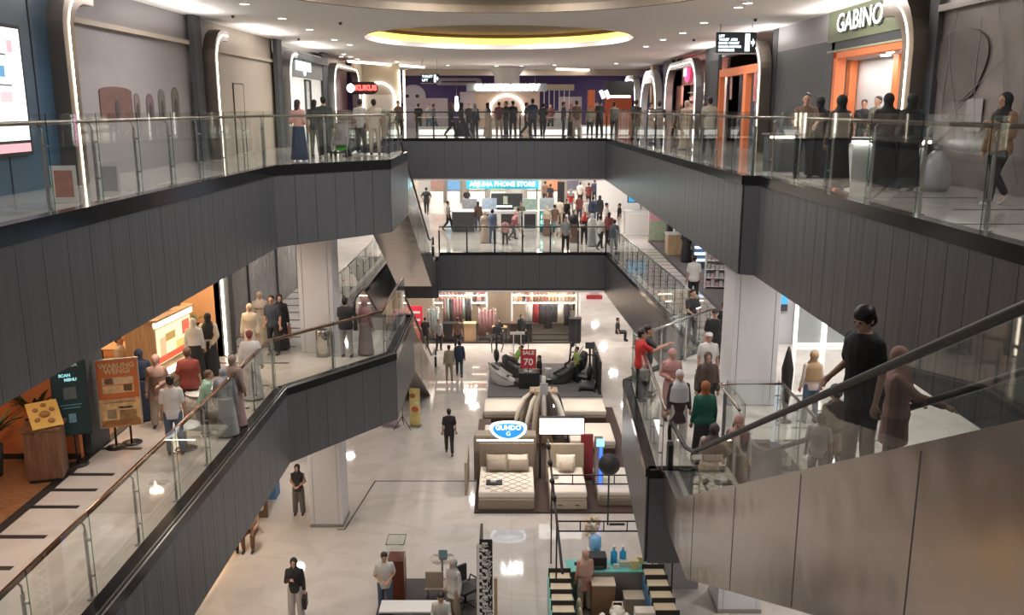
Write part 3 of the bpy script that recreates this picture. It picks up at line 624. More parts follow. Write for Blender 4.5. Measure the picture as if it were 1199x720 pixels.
simple('spot_lamp', 'small black track spotlight in the bright shop ceiling', 'lamp', (X3R + 1.2, 21.8, 2.35), [('stem', B(-.02, -.02, .1, .02, .02, .35), 'black'), ('head', lambda m: m.tube([(0, 0, .12), (-.1, -.05, 0)], .06), 'black')])
simple('shop_counter', 'white counter with papers inside the bright shop', 'counter', (X3R + 1.3, 21.0, 0), [('body', B(-.3, -.8, 0, .3, .8, 1.0), 'white_gloss'), ('top', B(-.35, -.85, 1.0, .35, .85, 1.04), 'steel'), ('paper', B(-.2, -.3, 1.04, .1, .2, 1.06), 'plaster')])
simple('folding_board', 'pale green folding board standing by the wide bronze arch', 'board', (X3R + .5, 18.95, 0), [('board', B(-.03, -.45, .3, .03, .45, 1.5), mat('pale_green', (.42, .46, .34), .6)), ('leg', B((-.03, -.45, 0, .03, -.4, .3), (-.03, .4, 0, .03, .45, .3)), 'steel')])
# second arch with orange / blue shop
wall('right', X3R - .02, 28.4, 28.9, Z3, CEIL, 'slate'); portal('bronze arch with glowing line left of the grey wall, upper right', 'right', X3R - .05, 28.7, 34.6, 0, CEIL - .25, 1.1, .36, far=False)
m = MB(); m.box(X3R + .8, 28.9, 0, X3R + .9, 36.2, 2.9); struct('wall_right', m, mat('deep_blue', (.05, .085, .13), .5))
simple('orange_lintel', 'orange sloping beam over the blue shop, upper right', 'beam', (X3R, 32.5, 2.55), [('beam', B(0, -3.6, 0, .2, 3.8, .28), 'orange_frame'), ('upright', B((0, 3.5, -2.55, .2, 3.8, 0), (.0, -.5, -2.55, .2, -.1, 0)), 'orange_frame')])
simple('partition_board', 'tall pale grey panel in the blue shop, upper right', 'panel', (X3R + .5, 31.9, 0), [('board', B(0, -.7, 0, .08, .7, 2.5), mat('lilac_panel', (.4, .4, .4))), ('foot', B(-.1, -.7, 0, .2, .7, .06), 'steel')])
simple('red_poster', 'red and white poster hanging in the shop under the directory sign', 'poster', (X3R - .1, 30.3, 1.6), [('sheet', B(0, -.28, 0, .02, .28, .95), mat('poster_red', (.5, .16, .15), .6, noise=.6, nscale=6)), ('rail', B(-.01, -.3, .95, .03, .3, .99), 'steel')])
simple('red_ribbon', 'small red and white hanging ribbon by the blue shop', 'banner', (X3R + .1, 34.6, 1.7), [('cloth', B(0, -.15, 0, .02, .15, 1.1), mat('poster_pink', (.6, .35, .35), .6, noise=.5, nscale=8)), ('rail', B(-.01, -.18, 1.1, .03, .18, 1.13), 'steel')])
wall('right', X3R - .05, 36.2, 38.6, Z3, CEIL, 'slate')
# pink shop
portal('white and steel arch with glowing line round the pink shop', 'right', X3R - .05, 38.7, 46.6, 0, CEIL - .25, 1.5, .34, mt='steel', led='led_white')
pk = mat('pink_wall', (.50, .24, .20), .5)
m = MB(); m.box(X3R + .2, 38.7, 2.45, X3R + .3, 46.6, CEIL); m.box(X3R + .2, 45.2, 0, X3R + .3, 46.6, CEIL); struct('wall_right', m, pk)
m = MB(); m.box(X3R + .9, 38.7, 0, X3R + 1, 46.6, CEIL); struct('wall_right', m, 'white_gloss'); area(X3R + .45, 42, 2.7, .4, 190, (1, .72, .62), 6)
t = thing('shop_sign', 'round magenta shop emblem with white letter shapes above the pink shop', 'sign', (X3R + .1, 43.0, 3.05)); m = MB(); m.lathe([(.44, 0), (.5, .03), (.5, .1), (.44, .13)], (0, 0, 0), 24); o = m.build('disc', glow('magenta', (.85, .1, .3), 1.2), t); o.rotation_euler = (0, R(-90), 0)
text_mesh('mi', .75, 'letter_white', 'lettering', t, (-.15, .1, .02), (R(90), 0, R(-90)), .005, bold=.02)
t = thing('neon_line', 'vertical pink neon line inside the steel arch of the pink shop', 'light strip', (X3R - .2, 39.5, 0)); m = MB(); m.tube([(0, 0, 0), (0, 0, 2.5)], .04, 6); m.build('tube', glow('neon_pink', (1, .35, .8), 6), t)
t = thing('cosmetics_shelf', 'lit wall shelf of cosmetics inside the pink shop', 'shelf', (X3R + .62, 43.0, 0))
m = MB(); m.box(.25, -2.2, 0, .3, 2.2, 2.3); m.build('back_panel', glow('shelf_glow', (1, .85, .7), 1.2), t)
for k in range(6): m = MB(); m.box(-.1, -2.2, .2 + k * .38, .25, 2.2, .23 + k * .38); m.build('shelf_board', 'white_gloss', t)
for k in range(5):
    for j in range(9): m = MB(); h_ = random.uniform(.12, .26); m.box(-.05, -2.1 + j * .48, .23 + k * .38, .1, -1.85 + j * .48, .23 + k * .38 + h_); m.build('product_pack', plain(random.choice([(.6, .3, .25), (.7, .6, .5), (.3, .15, .12), (.75, .5, .45), (.4, .4, .35)])), t)
wall('right', X3R - .05, 46.7, 49.2, Z3, CEIL, 'slate')
portal('pale arch with wooden post behind the pink shop, upper right', 'right', X3R - .05, 49.2, 55.5, 0, CEIL - .3, 2.2, .7, mt='white_gloss', led='led_white')
portal('farthest pale arch on the right of the top gallery', 'right', X3R - .1, 57, 64, 0, CEIL - .3, 2.2, .6, mt='white_gloss', led='led_white')
simple('wooden_post', 'tall light wood post standing inside the pale arch', 'post', (X3R - .05, 52.5, 0), [('shaft', B(-.15, -.35, 0, .15, .35, CEIL), 'oak'), ('base', B(-.18, -.4, 0, .18, .4, .1), 'slate')])
wall('right', X3R + .3, 49, 66, Z3, CEIL, 'purple_wall')
# orange/black stall at the far right
t = thing('food_stall', 'orange and black food stall with lit header at far right of the top gallery', 'kiosk', (5.6, 54.0, 0))
m = MB(); m.box(-.6, -.2, 0, 1.4, .5, 1.0); m.build('counter', mat('stall_orange', (.55, .12, .04), .5), t); m = MB(); m.box(-.1, -.3, 2.1, 1.5, .6, 2.9); m.build('header', 'black', t)
m = MB(); m.box(.05, -.34, 1.95, 1.3, -.3, 2.1); m.build('light_panel', glow('stall_glow', (1, .8, .6), 2), t); m = MB(); m.box(-.1, .5, 1.0, 1.5, .6, 2.1); m.build('back_panel', 'stall_orange', t)
m = MB(); m.box(-1.15, -.2, .6, -.75, .4, 2.4); m.build('menu_tower', mat('stall_orange2', (.6, .16, .05), .5), t)
for k in range(2): m = MB(); m.cbox((-.35 + k * .3, -.35, 2.15), (.22, .04, .5), 0, Matrix.Rotation(R(-25), 4, 'Y')); m.build('light_board', glow('board_glow', (1, .95, .9), 1.6), t)
t = thing('counter_table', 'white lit counter strip at the right of the far gallery', 'counter', (4.6, 49.0, 0)); m = MB(); m.box(-.9, -.3, 0, .9, .3, .5); m.build('base', 'white_gloss', t); m = MB(); m.box(-.85, -.33, .05, .85, -.3, .4); m.build('light_panel', 'panel_glow', t)
# small furniture behind the right rail
for i, (px, Y) in enumerate([(905, 20.5), (1030, 17.6)]):
    p = atY(px, 160, Y); p.x -= .5 * i; simple('display_counter', ['low counter with yellow light edge behind the right rail', 'white display counter behind the women in black at the right rail'][i], 'counter', (p.x + .6, Y, 0), [('body', B(-.7, -.3, 0, .7, .3, .8), ['slate', 'white_gloss'][i]), ('top', B(-.75, -.35, .8, .75, .35, .84), 'steel'), ('light_edge', B(-.75, -.37, .74, .75, -.35, .79), ['led_warm', 'led_white'][i])])
# recessed downlights in the top ceiling: visible discs with a real lamp each
dl = MB(); dl.lathe([(.10, -.012), (.13, -.02), (.14, 0)], n=16); dlm = dl.mesh('trim_ring', ['white_gloss']); di = MB(); di.lathe([(.10, -.02), (.105, -.008)], n=16); dim = di.mesh('lamp_disc', ['lamp_glow'])
def downlight(px, py, z, lab, grp, pw=0, s=1.0):
    p = at(px, py, z)
    if p.y > 63: p = Vector((p.x * 61 / p.y, 61 + (px % 3) * .8, z))
    t = thing('downlight', lab, 'lamp', (p.x, p.y, z), 0, grp); t.scale = (s, s, 1)
    for n_, me in (('trim_ring', dlm), ('lamp_disc', dim)): o = bpy.data.objects.new(n_, me); COL.objects.link(o); o.parent = t
for p_ in ((471, 5), (583, 12), (683, 8)): downlight(*p_, CEIL + .55, 'round downlight in the nearest tan ceiling recess', 'downlights of the near recess', s=1.1)
for p_ in ((476, 42), (491, 50), (583, 54), (687, 44), (672, 51)): downlight(*p_, CEIL + .55, 'round downlight inside the yellow-lit ceiling recess', 'downlights of the far recess', s=1.1)
for p_ in ((287, 4), (331, 21), (363, 34), (392, 46), (410, 52), (400, 66), (403, 63), (411, 66), (419, 69), (465, 72), (430, 77), (476, 81)): downlight(*p_, CEIL, 'white downlight in the ceiling over the left walkway', 'downlights over the left walkway', s=1.0)
for p_ in ((876, 3), (825, 26), (800, 38), (777, 46), (757, 54), (722, 74), (650, 76), (673, 80), (705, 87), (677, 89), (662, 86), (865, 8)): downlight(*p_, CEIL, 'white downlight in the ceiling over the right walkway', 'downlights over the right walkway', s=1.0)
for p_ in ((525, 76), (534, 83), (541, 86), (491, 84), (497, 86), (582, 77), (611, 77)): downlight(*p_, CEIL - .01, 'small white downlight in the far ceiling between the walkways', 'downlights at the far end')
for i, p_ in enumerate(((399, 26), (350, 45), (813, 46), (885, 22), (273, 18))):
    p = at(*p_, CEIL); simple('sprinkler', 'small dark sprinkler head on the white ceiling', 'sprinkler', (p.x, p.y, CEIL - .07), [('head', lambda m: m.lathe([(.02, 0), (.05, .02), (.02, .07)], n=8), 'slate'), ('rosette', lambda m: m.lathe([(.06, .06), (.06, .07)], n=10), 'slate')], group='sprinkler heads')

# ================================================================== MIDDLE GALLERY (L2)
Y2 = 66.0
def stripe(x0, x1, y, z, w_=.09):
    return (x0, y - w_ / 2, z - .01, x1, y + w_ / 2, z + .004)
m = MB()
for k in range(22): m.box(*stripe(5.25 if k % 2 else 5.7, 7.0, 24.5 + k * .88, Z2, .08))
TR[0] += 1; struct('trim_%d' % TR[0], m, 'black')
m = MB()
for y in (11.2, 12.2, 13.2, 14.3, 15.0, 15.7, 17.0, 24.9, 26, 27.1, 28.2, 29.3, 30.4, 31.5, 32.6): m.box(*stripe(-8.3, -7.45 if y < 24 else -6.2, y, Z2, .12))
m.box(-8.42, YN, Z2 - .01, -8.25, 24.0, Z2 + .018)
for y in (19.5, 21.2, 23.2): m.box(*stripe(-8.3, -6.0, y, Z2, .1))
TR[0] += 1; struct('trim_%d' % TR[0], m, 'black')
m = MB()
for k, (x0, x1, y) in enumerate([(5.5, 8, 11.0), (6.2, 8, 12.6), (5.6, 7.4, 14.3)]): m.box(*stripe(x0, x1, y, Z3, .06))
TR[0] += 1; struct('trim_%d' % TR[0], m, 'black')
m = MB(); m.box(5.6, 17.4, Z2 - .01, 7.6, 17.5, Z2 + .004)
for y in (18.2, 19.3, 20.4): m.box(*stripe(6.0, 7.6, y, Z2, .1))
TR[0] += 1; struct('trim_%d' % TR[0], m, 'black')
# -- left: restaurant with wooden floor
m = MB(); m.box(WL - 6, YN, Z2, WL - .15, 24.0, Z2 + .012); struct('floor', m, 'floor_wood')
wall('left', WL - .05, 16.7, 17.5, Z2, Z3 - 1.9, 'slate', .5)
wall('left', WL - 4.2, YN, 23.8, Z2, Z3 - 1.9, mat('rest_wall', (.36, .17, .07), .6), .15)
wallx(WL - 4.2, WL + .3, 23.85, Z2, Z3 - 1.9, mat('peach_wall', (.62, .33, .15), .6), .2)
m = MB(); m.box(WL + .15, 23.85, Z2, WL + .55, 24.25, Z3 - 1.9); struct('wall_left', m, 'slate')
tag(MB().tube([(WL + .4, 23.8, Z2 + .05), (WL + .4, 23.8, Z3 - 1.95)], .035, 6).build('light_column', 'led_warm'), 'tall thin glowing light line on the dark pier at the left of the middle gallery', 'light strip')
simple('partition_board', 'orange wall panel behind the dark menu standee, middle gallery left', 'panel', (WL - .9, 16.5, Z2), [('board', B(-.8, -.06, 0, .75, .06, 2.9), 'orange_wall'), ('skirting', B(-.8, -.08, 0, .75, -.06, .12), 'black')])
area(WL - 2.2, 20.8, Z3 - 2.0, 1.2, 120, (1, .66, .36), 4); area(WL - 2.2, 14.5, Z3 - 2.0, .8, 42, (1, .62, .36), 3)
area(WL - 1.2, 22.5, Z3 - 2.05, .8, 60, (1, .72, .45))
# sheeted wall with LED, far left
pl = mat('plastic_sheet', (.20, .18, .17), .22, noise=.4, nscale=2, bump=1.0, bscale=3.5)
wall('left', WL + .1, 24.3, 34.5, Z2, Z3 - 1.9, pl, .1)
m = MB()
for y in (27.2, 30.6, 33.6): m.box(WL + .1, y - .04, Z2, WL + .14, y + .04, Z3 - 1.9)
TR[0] += 1; struct('trim_%d' % TR[0], m, 'slate')
wall('left', WL - 1.5, 34.5, 66, Z2, Z3 - 1.9, 'plaster', .1)
# standees
def standee(name, label, px, py, w_, h_, z0, face, blocks, rz, head=None, mt='dark_metal', legs=2):
    p = at(px, py, Z2); t = thing(name, label, 'sign', p, rz)
    for q in ((-w_ * .18, w_ * .18) if legs == 2 else (0,)):
        m = MB(); m.tube([(q, .04, 0), (q, .04, z0 + .1)], .022, 8); m.build('pole', mt, t)
        m = MB(); m.lathe([(.2, 0), (.2, .02), (.05, .035)], (q, .04 + (q * .6), 0), 18); m.build('base', mt, t)
    m = MB(); m.box(-w_ / 2, -.02, z0, w_ / 2, .03, z0 + h_); m.build('frame', 'steel' if legs == 2 else 'black', t)
    m = MB(); m.box(-w_ / 2 + .02, -.026, z0 + .02, w_ / 2 - .02, -.02, z0 + h_ - .02); m.build('printed_face', face, t)
    for i, (x, z, a, b, c) in enumerate(blocks):
        m = MB(); m.box(x * w_ - a * w_ / 2, -.03, z0 + z * h_ - b * h_ / 2, x * w_ + a * w_ / 2, -.026, z0 + z * h_ + b * h_ / 2); m.build('picture_block', c if isinstance(c, str) else mat('blk%.2f%.2f%.2f' % c, c, .6, noise=.5, nscale=14), t)
    if head:
        for s_, x, z, sz, mm in head: text_mesh(s_, sz * .85, mm, 'lettering', t, (x * w_, -.033, z0 + z * h_), (R(90), 0, 0), .002, bold=.004)
    return t
cream = mat('print_cream', (.72, .52, .30), .6)
standee('menu_standee', 'orange printed menu board on a two-foot stand, left of the middle gallery', 146, 522, .80, 1.42, .42, mat('print_orange', (.62, .17, .04), .5),
        [(0, .22, .94, .40, (.78, .50, .24)), (0, .68, .72, .1, (.75, .5, .3)), (0, .56, .72, .11, (.75, .48, .25)), (.0, .395, .72, .07, (.55, .1, .03)), (-.2, .68, .2, .09, (.25, .12, .06)), (.22, .57, .2, .09, (.2, .1, .05)), (0, .06, .9, .1, (.75, .30, .1)), (-.2, .2, .2, .14, (.7, .62, .5)), (.18, .17, .4, .16, (.65, .38, .15))], R(20),
        [('WARUNG', 0, .9, .17, cream), ('WENGI', 0, .82, .17, cream), ('COMBO CEBAN', 0, .395, .09, cream), ('Minuman', .12, .29, .08, mat('print_black', (.03, .02, .02)))])
standee('menu_screen', 'dark teal digital menu board on a black stand beside the orange panel', 92, 545, .62, 1.45, .62, glow('teal_screen', (.004, .02, .023), .2),
        [(0, .58, .35, .16, (.10, .12, .12)), (.0, .24, .2, .12, (.16, .32, .42)), (0, .42, .6, .012, (.1, .3, .35)), (0, .38, .5, .012, (.1, .3, .35))], R(24),
        [('SOLARIA', 0, .955, .1, mat('txt_pale', (.6, .7, .7))), ('SCAN', -.1, .82, .09, glow('txt_teal', (.3, .7, .75), .8)), ('MENU', .05, .76, .09, 'txt_teal')], legs=1)
bpy.data.objects['menu_screen'].children
# wooden podium with slanted food picture
p = at(58, 560, Z2)
simple('podium', 'wooden host podium with a slanted yellow food picture on top, lower left', 'podium', p, [('body', B(-.3, -.25, .08, .3, .25, 1.0), 'walnut'), ('plinth', B(-.27, -.22, 0, .27, .22, .08), 'black'), ('top', B(-.34, -.28, 1.0, .34, .28, 1.05), 'walnut')], R(15))
t = thing('picture_board', 'square yellow food picture lying tilted on the wooden podium', 'sign', (p.x + .08, p.y - .05, Z2 + 1.26), R(40))
M_ = Matrix.Rotation(R(42), 4, 'X')
m = MB(); m.cbox((0, 0, 0), (.52, .56, .03), 0, M_); m.build('board', mat('food_yellow', (.72, .45, .12), .5), t)
for (x, y, r_) in ((0, 0, .09), (-.13, .11, .05), (.14, .08, .05), (-.14, -.1, .05), (.08, -.16, .06), (.02, .19, .05)):
    m = MB(); c_ = M_ @ Vector((x, y, .02)); m.ball(tuple(c_), (r_, r_, .015 + r_ * .5)); m.build('dish_print', mat('dish_brown', (.35, .17, .06), .6, noise=.4, nscale=20), t)
m = MB(); m.tube([(0, .05, -.02), (0, .08, -.24)], .03); m.build('stem', 'steel', t)
def plant(name, label, loc, h, n, leaf, potc='charcoal', pw=.2, ph=.3, lw=.05):
    t = thing(name, label, 'plant', loc); m = MB(); m.lathe([(pw * .7, 0), (pw, ph), (pw * .9, ph), (pw * .85, ph - .04)], n=14); m.build('pot', potc, t)
    m = MB()
    for k in range(n):
        a = random.uniform(0, 6.28); e = random.uniform(.35, .95); L = h * random.uniform(.6, 1); pts = []
        for q in range(5):
            u = q / 4; pts.append(Vector((math.cos(a) * L * .7 * u ** 1.4 * (1 - .2 * e), math.sin(a) * L * .7 * u ** 1.4 * (1 - .2 * e), ph - .05 + L * (u - .55 * e * u * u))))
        sd = Vector((-math.sin(a), math.cos(a), 0)) * lw; vs = []
        for q, pt in enumerate(pts):
            wd = [.25, .9, 1, .7, .05][q]; vs += [pt - sd * wd, pt + Vector((0, 0, -.01)), pt + sd * wd]
        fs = [(3 * q + j, 3 * q + j + 1, 3 * q + j + 4, 3 * q + j + 3) for q in range(4) for j in range(2)]; m.add(vs, fs, True)
    m.build('foliage', leaf, t); return t
leaf = mat('leaf_green', (.035, .09, .03), .45, noise=.4, nscale=12); leaf2 = mat('leaf_light', (.09, .17, .05), .5, noise=.4, nscale=12)
p = at(48, 552, Z2); plant('potted_palm', 'tall dark leafy potted plant behind the wooden podium', (p.x - .25, p.y + .55, Z2), 1.2, 26, leaf, pw=.22, ph=.85, lw=.06)
p = at(10, 560, Z2); plant('potted_palm', 'dark drooping plant at the far left edge beside the podium', (p.x - .3, p.y + .1, Z2), 1.2, 30, leaf, pw=.2, ph=.6, lw=.035)
# glowing menu counter
cx, cy = -8.8, 21.75
t = thing('order_counter', 'order counter with glowing yellow and red menu front, middle gallery left', 'counter', (cx, cy, Z2), R(-6))
m = MB(); m.box(-.4, -.95, 0, .35, .95, 1.7); m.build('body', 'oak', t)
m = MB(); m.box(.35, -.88, .62, .37, .88, 1.48); m.build('menu_panel', glow('menu_cream', (1, .86, .5), 1.0), t)
for (y, z, a, b, c) in ((.62, 1.25, .4, .35, (.8, .12, .08)), (-.2, 1.2, .5, .2, (.45, .3, .1)), (-.6, 1.0, .3, .5, (.75, .5, .3)), (0, .72, 1.7, .16, (.85, .12, .06)), (.3, .9, .5, .2, (.7, .6, .2))):
    m = MB(); m.box(.37, y - a / 2, z - b / 2, .375, y + a / 2, z + b / 2); m.build('menu_picture', glow('mb%.2f' % (y + z), c, .8), t)
for z in (1.55, .3): m = MB(); m.box(.33, -.95, z, .42, .95, z + .13); m.build('light_bar', glow('bar_warm', (1, .9, .65), 3), t)
m = MB(); m.box(-.45, -1.0, 1.7, .45, 1.0, 1.75); m.build('top', 'oak', t)
for k in range(9):
    o = MB(); c = random.choice([(.35, .15, .06), (.5, .3, .15), (.2, .1, .06)]); o.lathe([(.08, 0), (.12, .1), (.1, .2), (.04, .26)], n=10)
    tag(o.build('jar', plain(c, .4)), 'small brown jar standing on top of the glowing menu counter', 'jar', 'jars on the menu counter').location = (cx - .35 + .35 * (k % 3) * .5 + (k // 3) * .1, cy - .7 + .6 * (k // 3) + (k % 3) * .12, Z2 + 1.75)
# dining tables and low wooden divider, plants
def table(label, x, y, z, w_=.8, d_=.8, top='oak', leg='dark_metal', cat='table', name='dining_table', h=.74):
    t = thing(name, label, cat, (x, y, z)); m = MB(); m.box(-w_ / 2, -d_ / 2, h - .04, w_ / 2, d_ / 2, h); m.build('tabletop', top, t, .006)
    for a in (-1, 1):
        for b in (-1, 1): m = MB(); m.tube([(a * (w_ / 2 - .06), b * (d_ / 2 - .06), 0), (a * (w_ / 2 - .06), b * (d_ / 2 - .06), h - .04)], .02, 6); m.build('leg', leg, t)
    return t
table('small wooden restaurant table nearest the dark pier', -9.3, 20.0, Z2); table('wooden restaurant table behind the glowing menu counter', -9.9, 22.3, Z2, 1.1, .8)
table('wooden restaurant table by the peach wall', -9.3, 23.1, Z2, 1.0, .6)
p = at(248, 400, Z2)
t = thing('planter_box', 'slatted wooden planter divider with green plants at the left of the light column', 'planter', (-8.35, 23.3, Z2), R(0))
for k in range(6): m = MB(); m.box(-.9, -.28, .05 + k * .17, .0, .28, .18 + k * .17); m.build('slat_board', 'walnut', t)
m = MB(); m.box(-.86, -.24, .05, -.04, .24, 1.03); m.build('liner', 'black', t)
for k in range(3):
    o = plant('leafy_plant', ['green plant at the left end of the slatted planter', 'green plant in the middle of the slatted planter', 'green plant at the right end of the slatted planter'][k], (-9.1 + k * .3, 23.3, Z2 + .95), .5, 16, leaf2, pw=.1, ph=.12, lw=.02)
# round carousel kiosk near left rail: cloth covered round table
p = at(245, 497, Z2); t = thing('side_table', 'small table with black and white patterned cloth behind the left glass rail', 'table', (p.x - .05, p.y, Z2))
m = MB(); m.lathe([(.42, 0), (.4, .5), (.38, .74)], n=20); m.build('cloth', mat('pattern_cloth', (.5, .46, .40), .7, noise=.9, nscale=18), t); m = MB(); m.lathe([(.39, .742), (.39, .76)], n=20); m.build('tabletop', 'white_gloss', t)
t = thing('low_table', 'white low round table in front of the boy by the left rail', 'table', (-6.55, 17.0, Z2)); m = MB(); m.lathe([(.3, .48), (.3, .51)], n=20); m.build('tabletop', 'white_gloss', t); m = MB(); m.tube([(0, 0, 0), (0, 0, .48)], .03); m.build('leg', 'steel', t); m = MB(); m.lathe([(.22, 0), (.2, .02)], n=16); m.build('base', 'steel', t)
# trash bin by left column
p = at(380, 398, Z2); t = thing('waste_bin', 'cylindrical steel waste bin beside the white column', 'bin', (-5.2, 23.9, Z2)); m = MB(); m.lathe([(.2, 0), (.2, .72), (.19, .75), (.12, .76)], n=20); m.build('body', 'chrome', t); m = MB(); m.lathe([(.12, .76), (.1, .765)], n=16); m.build('opening', 'black', t)
# round white cushion-like reflective pouf at left landing
# -- far end of the middle gallery: phone kiosk with teal sign
def kiosk_counter(name, label, x0, x1, y, z, h=1.0, d=.6, body='white_gloss', top='white_gloss', panels=0, pm='charcoal', cat='counter', glass=0):
    t = thing(name, label, cat, ((x0 + x1) / 2, y, z)); w_ = (x1 - x0) / 2
    m = MB(); m.box(-w_, -d / 2, 0, w_, d / 2, h - glass); m.build('body', body, t, .01)
    if glass: m = MB(); m.box(-w_, -d / 2, h - glass, w_, d / 2, h); m.build('glass_case', 'clear_glass', t)
    m = MB(); m.box(-w_ - .03, -d / 2 - .03, h, w_ + .03, d / 2 + .03, h + .035); m.build('top', top, t)
    for k in range(panels):
        a = -w_ + (k + .1) * 2 * w_ / panels; b = -w_ + (k + .9) * 2 * w_ / panels; m = MB(); m.box(a, -d / 2 - .012, .12, b, -d / 2, h - glass - .12); m.build('front_panel', pm, t)
    return t
kiosk_counter('phone_counter', 'grey cube counter at the left front corner of the phone kiosk', -3.3, -2.1, 49.8, Z2, 1.1, 1.2, 'charcoal', 'white_gloss')
kiosk_counter('phone_counter', 'white counter with dark slanted panels at the front of the phone kiosk', -1.95, .5, 50.1, Z2, 1.05, .6, panels=2)
kiosk_counter('phone_counter', 'white counter section with a green panel end at the phone kiosk', .6, 1.4, 50.1, Z2, 1.05, .6, panels=1)
t = thing('promo_screen', 'glowing green teal promo box with white text at the phone kiosk corner', 'screen', (1.95, 49.4, Z2)); m = MB(); m.box(-.42, -.3, 0, .42, .3, 1.15); m.build('casing', mat('teal_dark', (.02, .12, .10), .4), t)
m = MB(); m.box(-.38, -.31, .3, .38, .0 - .3, 1.1); m.build('display', glow('teal_green', (.02, .32, .25), 1.2), t)
text_mesh('50% OFF', .2, glow('text_mint', (.5, 1, .85), 2.5), 'lettering', t, (0, -.32, .85), (R(90), 0, 0), .003, bold=.006); text_mesh('PROMO', .22, 'text_mint', 'lettering', t, (0, -.32, .55), (R(90), 0, 0), .003, bold=.006)
t = thing('kiosk_sign', 'long teal sign with glowing white letters over the phone kiosk', 'sign', (-.55, 52.3, Z2 + 2.1))
m = MB(); m.box(-2.1, -.08, 0, 2.1, .08, .55); m.build('board', glow('teal_sign', (.02, .25, .32), .9), t); text_mesh('ARJUNA PHONE STORE', .36, glow('text_cyan', (.6, .95, 1), 2.5), 'lettering', t, (0, -.09, .27), (R(90), 0, 0), .003, bold=.012)
for x in (-2.0, 2.0): m = MB(); m.tube([(x, 0, -2.1), (x, 0, .95)], .03, 6); m.build('post', 'dark_metal', t)
m = MB(); m.tube([(-2.0, 0, .9), (2.0, 0, .9)], .03, 6); m.build('top_bar', 'dark_metal', t)
tag(MB().box(-1.2, 52.1, -2.65, .6, 52.35, -2.45).build('light_box', 'led_white'), 'bright white light box above the teal phone kiosk sign', 'lamp')
simple('dark_cabinet', 'tall black display wall with small lit phones inside the kiosk', 'cabinet', (-.3, 51.6, Z2), [('body', B(-.9, -.15, 0, .9, .15, 1.9), 'charcoal'), ('poster', B(-.2, -.17, 1.3, .05, -.15, 1.75), mat('lime_poster', (.5, .6, .45), .5)), ('poster', B(.4, -.17, .8, .75, -.15, 1.15), 'lime_poster'), ('lit_shelf', B(-.85, -.2, 1.15, .3, -.15, 1.2), 'led_white')])
for i, x in enumerate((-2.4, -1.3, 1.0, 2.0)):
    simple('phone_display', ['pale display board at the left of the phone kiosk', 'pale blue display board beside the seated seller', 'mint display board in the phone kiosk', 'grey display board with white figure, right of the kiosk'][i], 'display', (x, 51.0 + (i % 2) * .4, Z2), [('stand', B(-.4, -.15, 0, .4, .15, 1.0), 'white_gloss'), ('board', B(-.42, -.03, 1.0, .42, .03, 1.65), mat('disp%d' % i, [(.5, .55, .6), (.42, .52, .62), (.5, .68, .6), (.35, .4, .42)][i], .4, noise=.4, nscale=6))])
# shops on the far wall of the middle gallery: garment rails and hangings
for i, (x, w_, c) in enumerate([(-7.4, 1.2, (.55, .48, .38)), (-5.4, .9, (.25, .15, .12)), (-4.2, .9, (.10, .25, .45)), (-2.6, 1.3, (.60, .45, .32)), (-1.0, 1.1, (.45, .5, .25)), (1.6, 1.0, (.5, .48, .45)), (3.0, 1.2, (.5, .2, .1)), (4.4, .8, (.1, .1, .14))]):
    simple('wall_display', ['cream wall display at the far left shop of the middle gallery', 'dark brown wall display at the far shop of the middle gallery', 'blue poster display at the far shop of the middle gallery', 'tan lit display box at the far shop of the middle gallery', 'olive display behind the phone kiosk', 'pale display behind the phone kiosk', 'rust coloured display at the far right shop', 'dark narrow display at the far right shop'][i], 'display', (x, 65.0, Z2), [('board', B(-w_ / 2, 0, .9, w_ / 2, .1, 2.7), mat('wd%d' % i, c, .6, noise=.5, nscale=5)), ('base', B(-w_ / 2, -.4, 0, w_ / 2, .1, .8), 'plaster')])
area(-4, 62, Z3 - 2.0, 2.5, 160, (1, .9, .75), 2.5); area(3.5, 62, Z3 - 2.0, 2, 150, (1, .86, .7), 2)
t = thing('mirror_post', 'tall black framed post beside the far walkway of the middle gallery', 'post', (2.85, 52.5, Z2)); m = MB(); m.box(-.2, -.1, 0, .2, .1, 2.5); m.build('post', 'black', t); m = MB(); m.box(-.25, -.15, 0, .25, .15, .06); m.build('base', 'steel', t)
# -- right side shops of the middle gallery
m = MB(); m.box(7.05, 25.4, Z2, WR + 6, 45.0, Z2 + .012); struct('floor', m, mat('grey_carpet', (.10, .085, .085), .9))
m = MB(); m.box(6.98, 25.4, Z2 - .01, 7.1, 45.4, Z2 + .016); TR[0] += 1; struct('trim_%d' % TR[0], m, 'black')
wall('right', WR + 2.5, 25.4, 45, Z2, Z3 - 1.9, 'slate', .1)
wall('right', WR + 2.8, 52, 66, Z2, Z3 - 1.9, 'plaster', .1)
wallx(5.6, WR + 2.8, 59.5, Z2, Z3 - 1.9, 'white_gloss')
kiosk_counter('white_counter', 'large white counter with blue screen beyond the right walkway', 6.1, 7.6, 48.4, Z2, 1.25, .8, panels=1, pm='plaster')
t = thing('wall_screen', 'blue digital screen above the white counter at right', 'screen', (7.1, 49.4, Z2 + 1.6)); m = MB(); m.box(-.75, -.05, 0, .75, .05, .8); m.build('casing', 'black', t); m = MB(); m.box(-.7, -.06, .05, .7, -.05, .75); m.build('display', glow('screen_blue', (.03, .25, .45), 1.4), t); m = MB(); m.box(-.05, 0, -1.6, .05, .05, 0); m.build('stand', 'steel', t)
t = thing('promo_banner', 'pink sale banner board reading -50 at the corner of the right walkway', 'banner', (7.35, 45.3, Z2)); m = MB(); m.box(-.42, -.05, .05, .42, .05, 2.9); m.build('board', mat('banner_pink', (.70, .38, .42), .5, noise=.3, nscale=3), t)
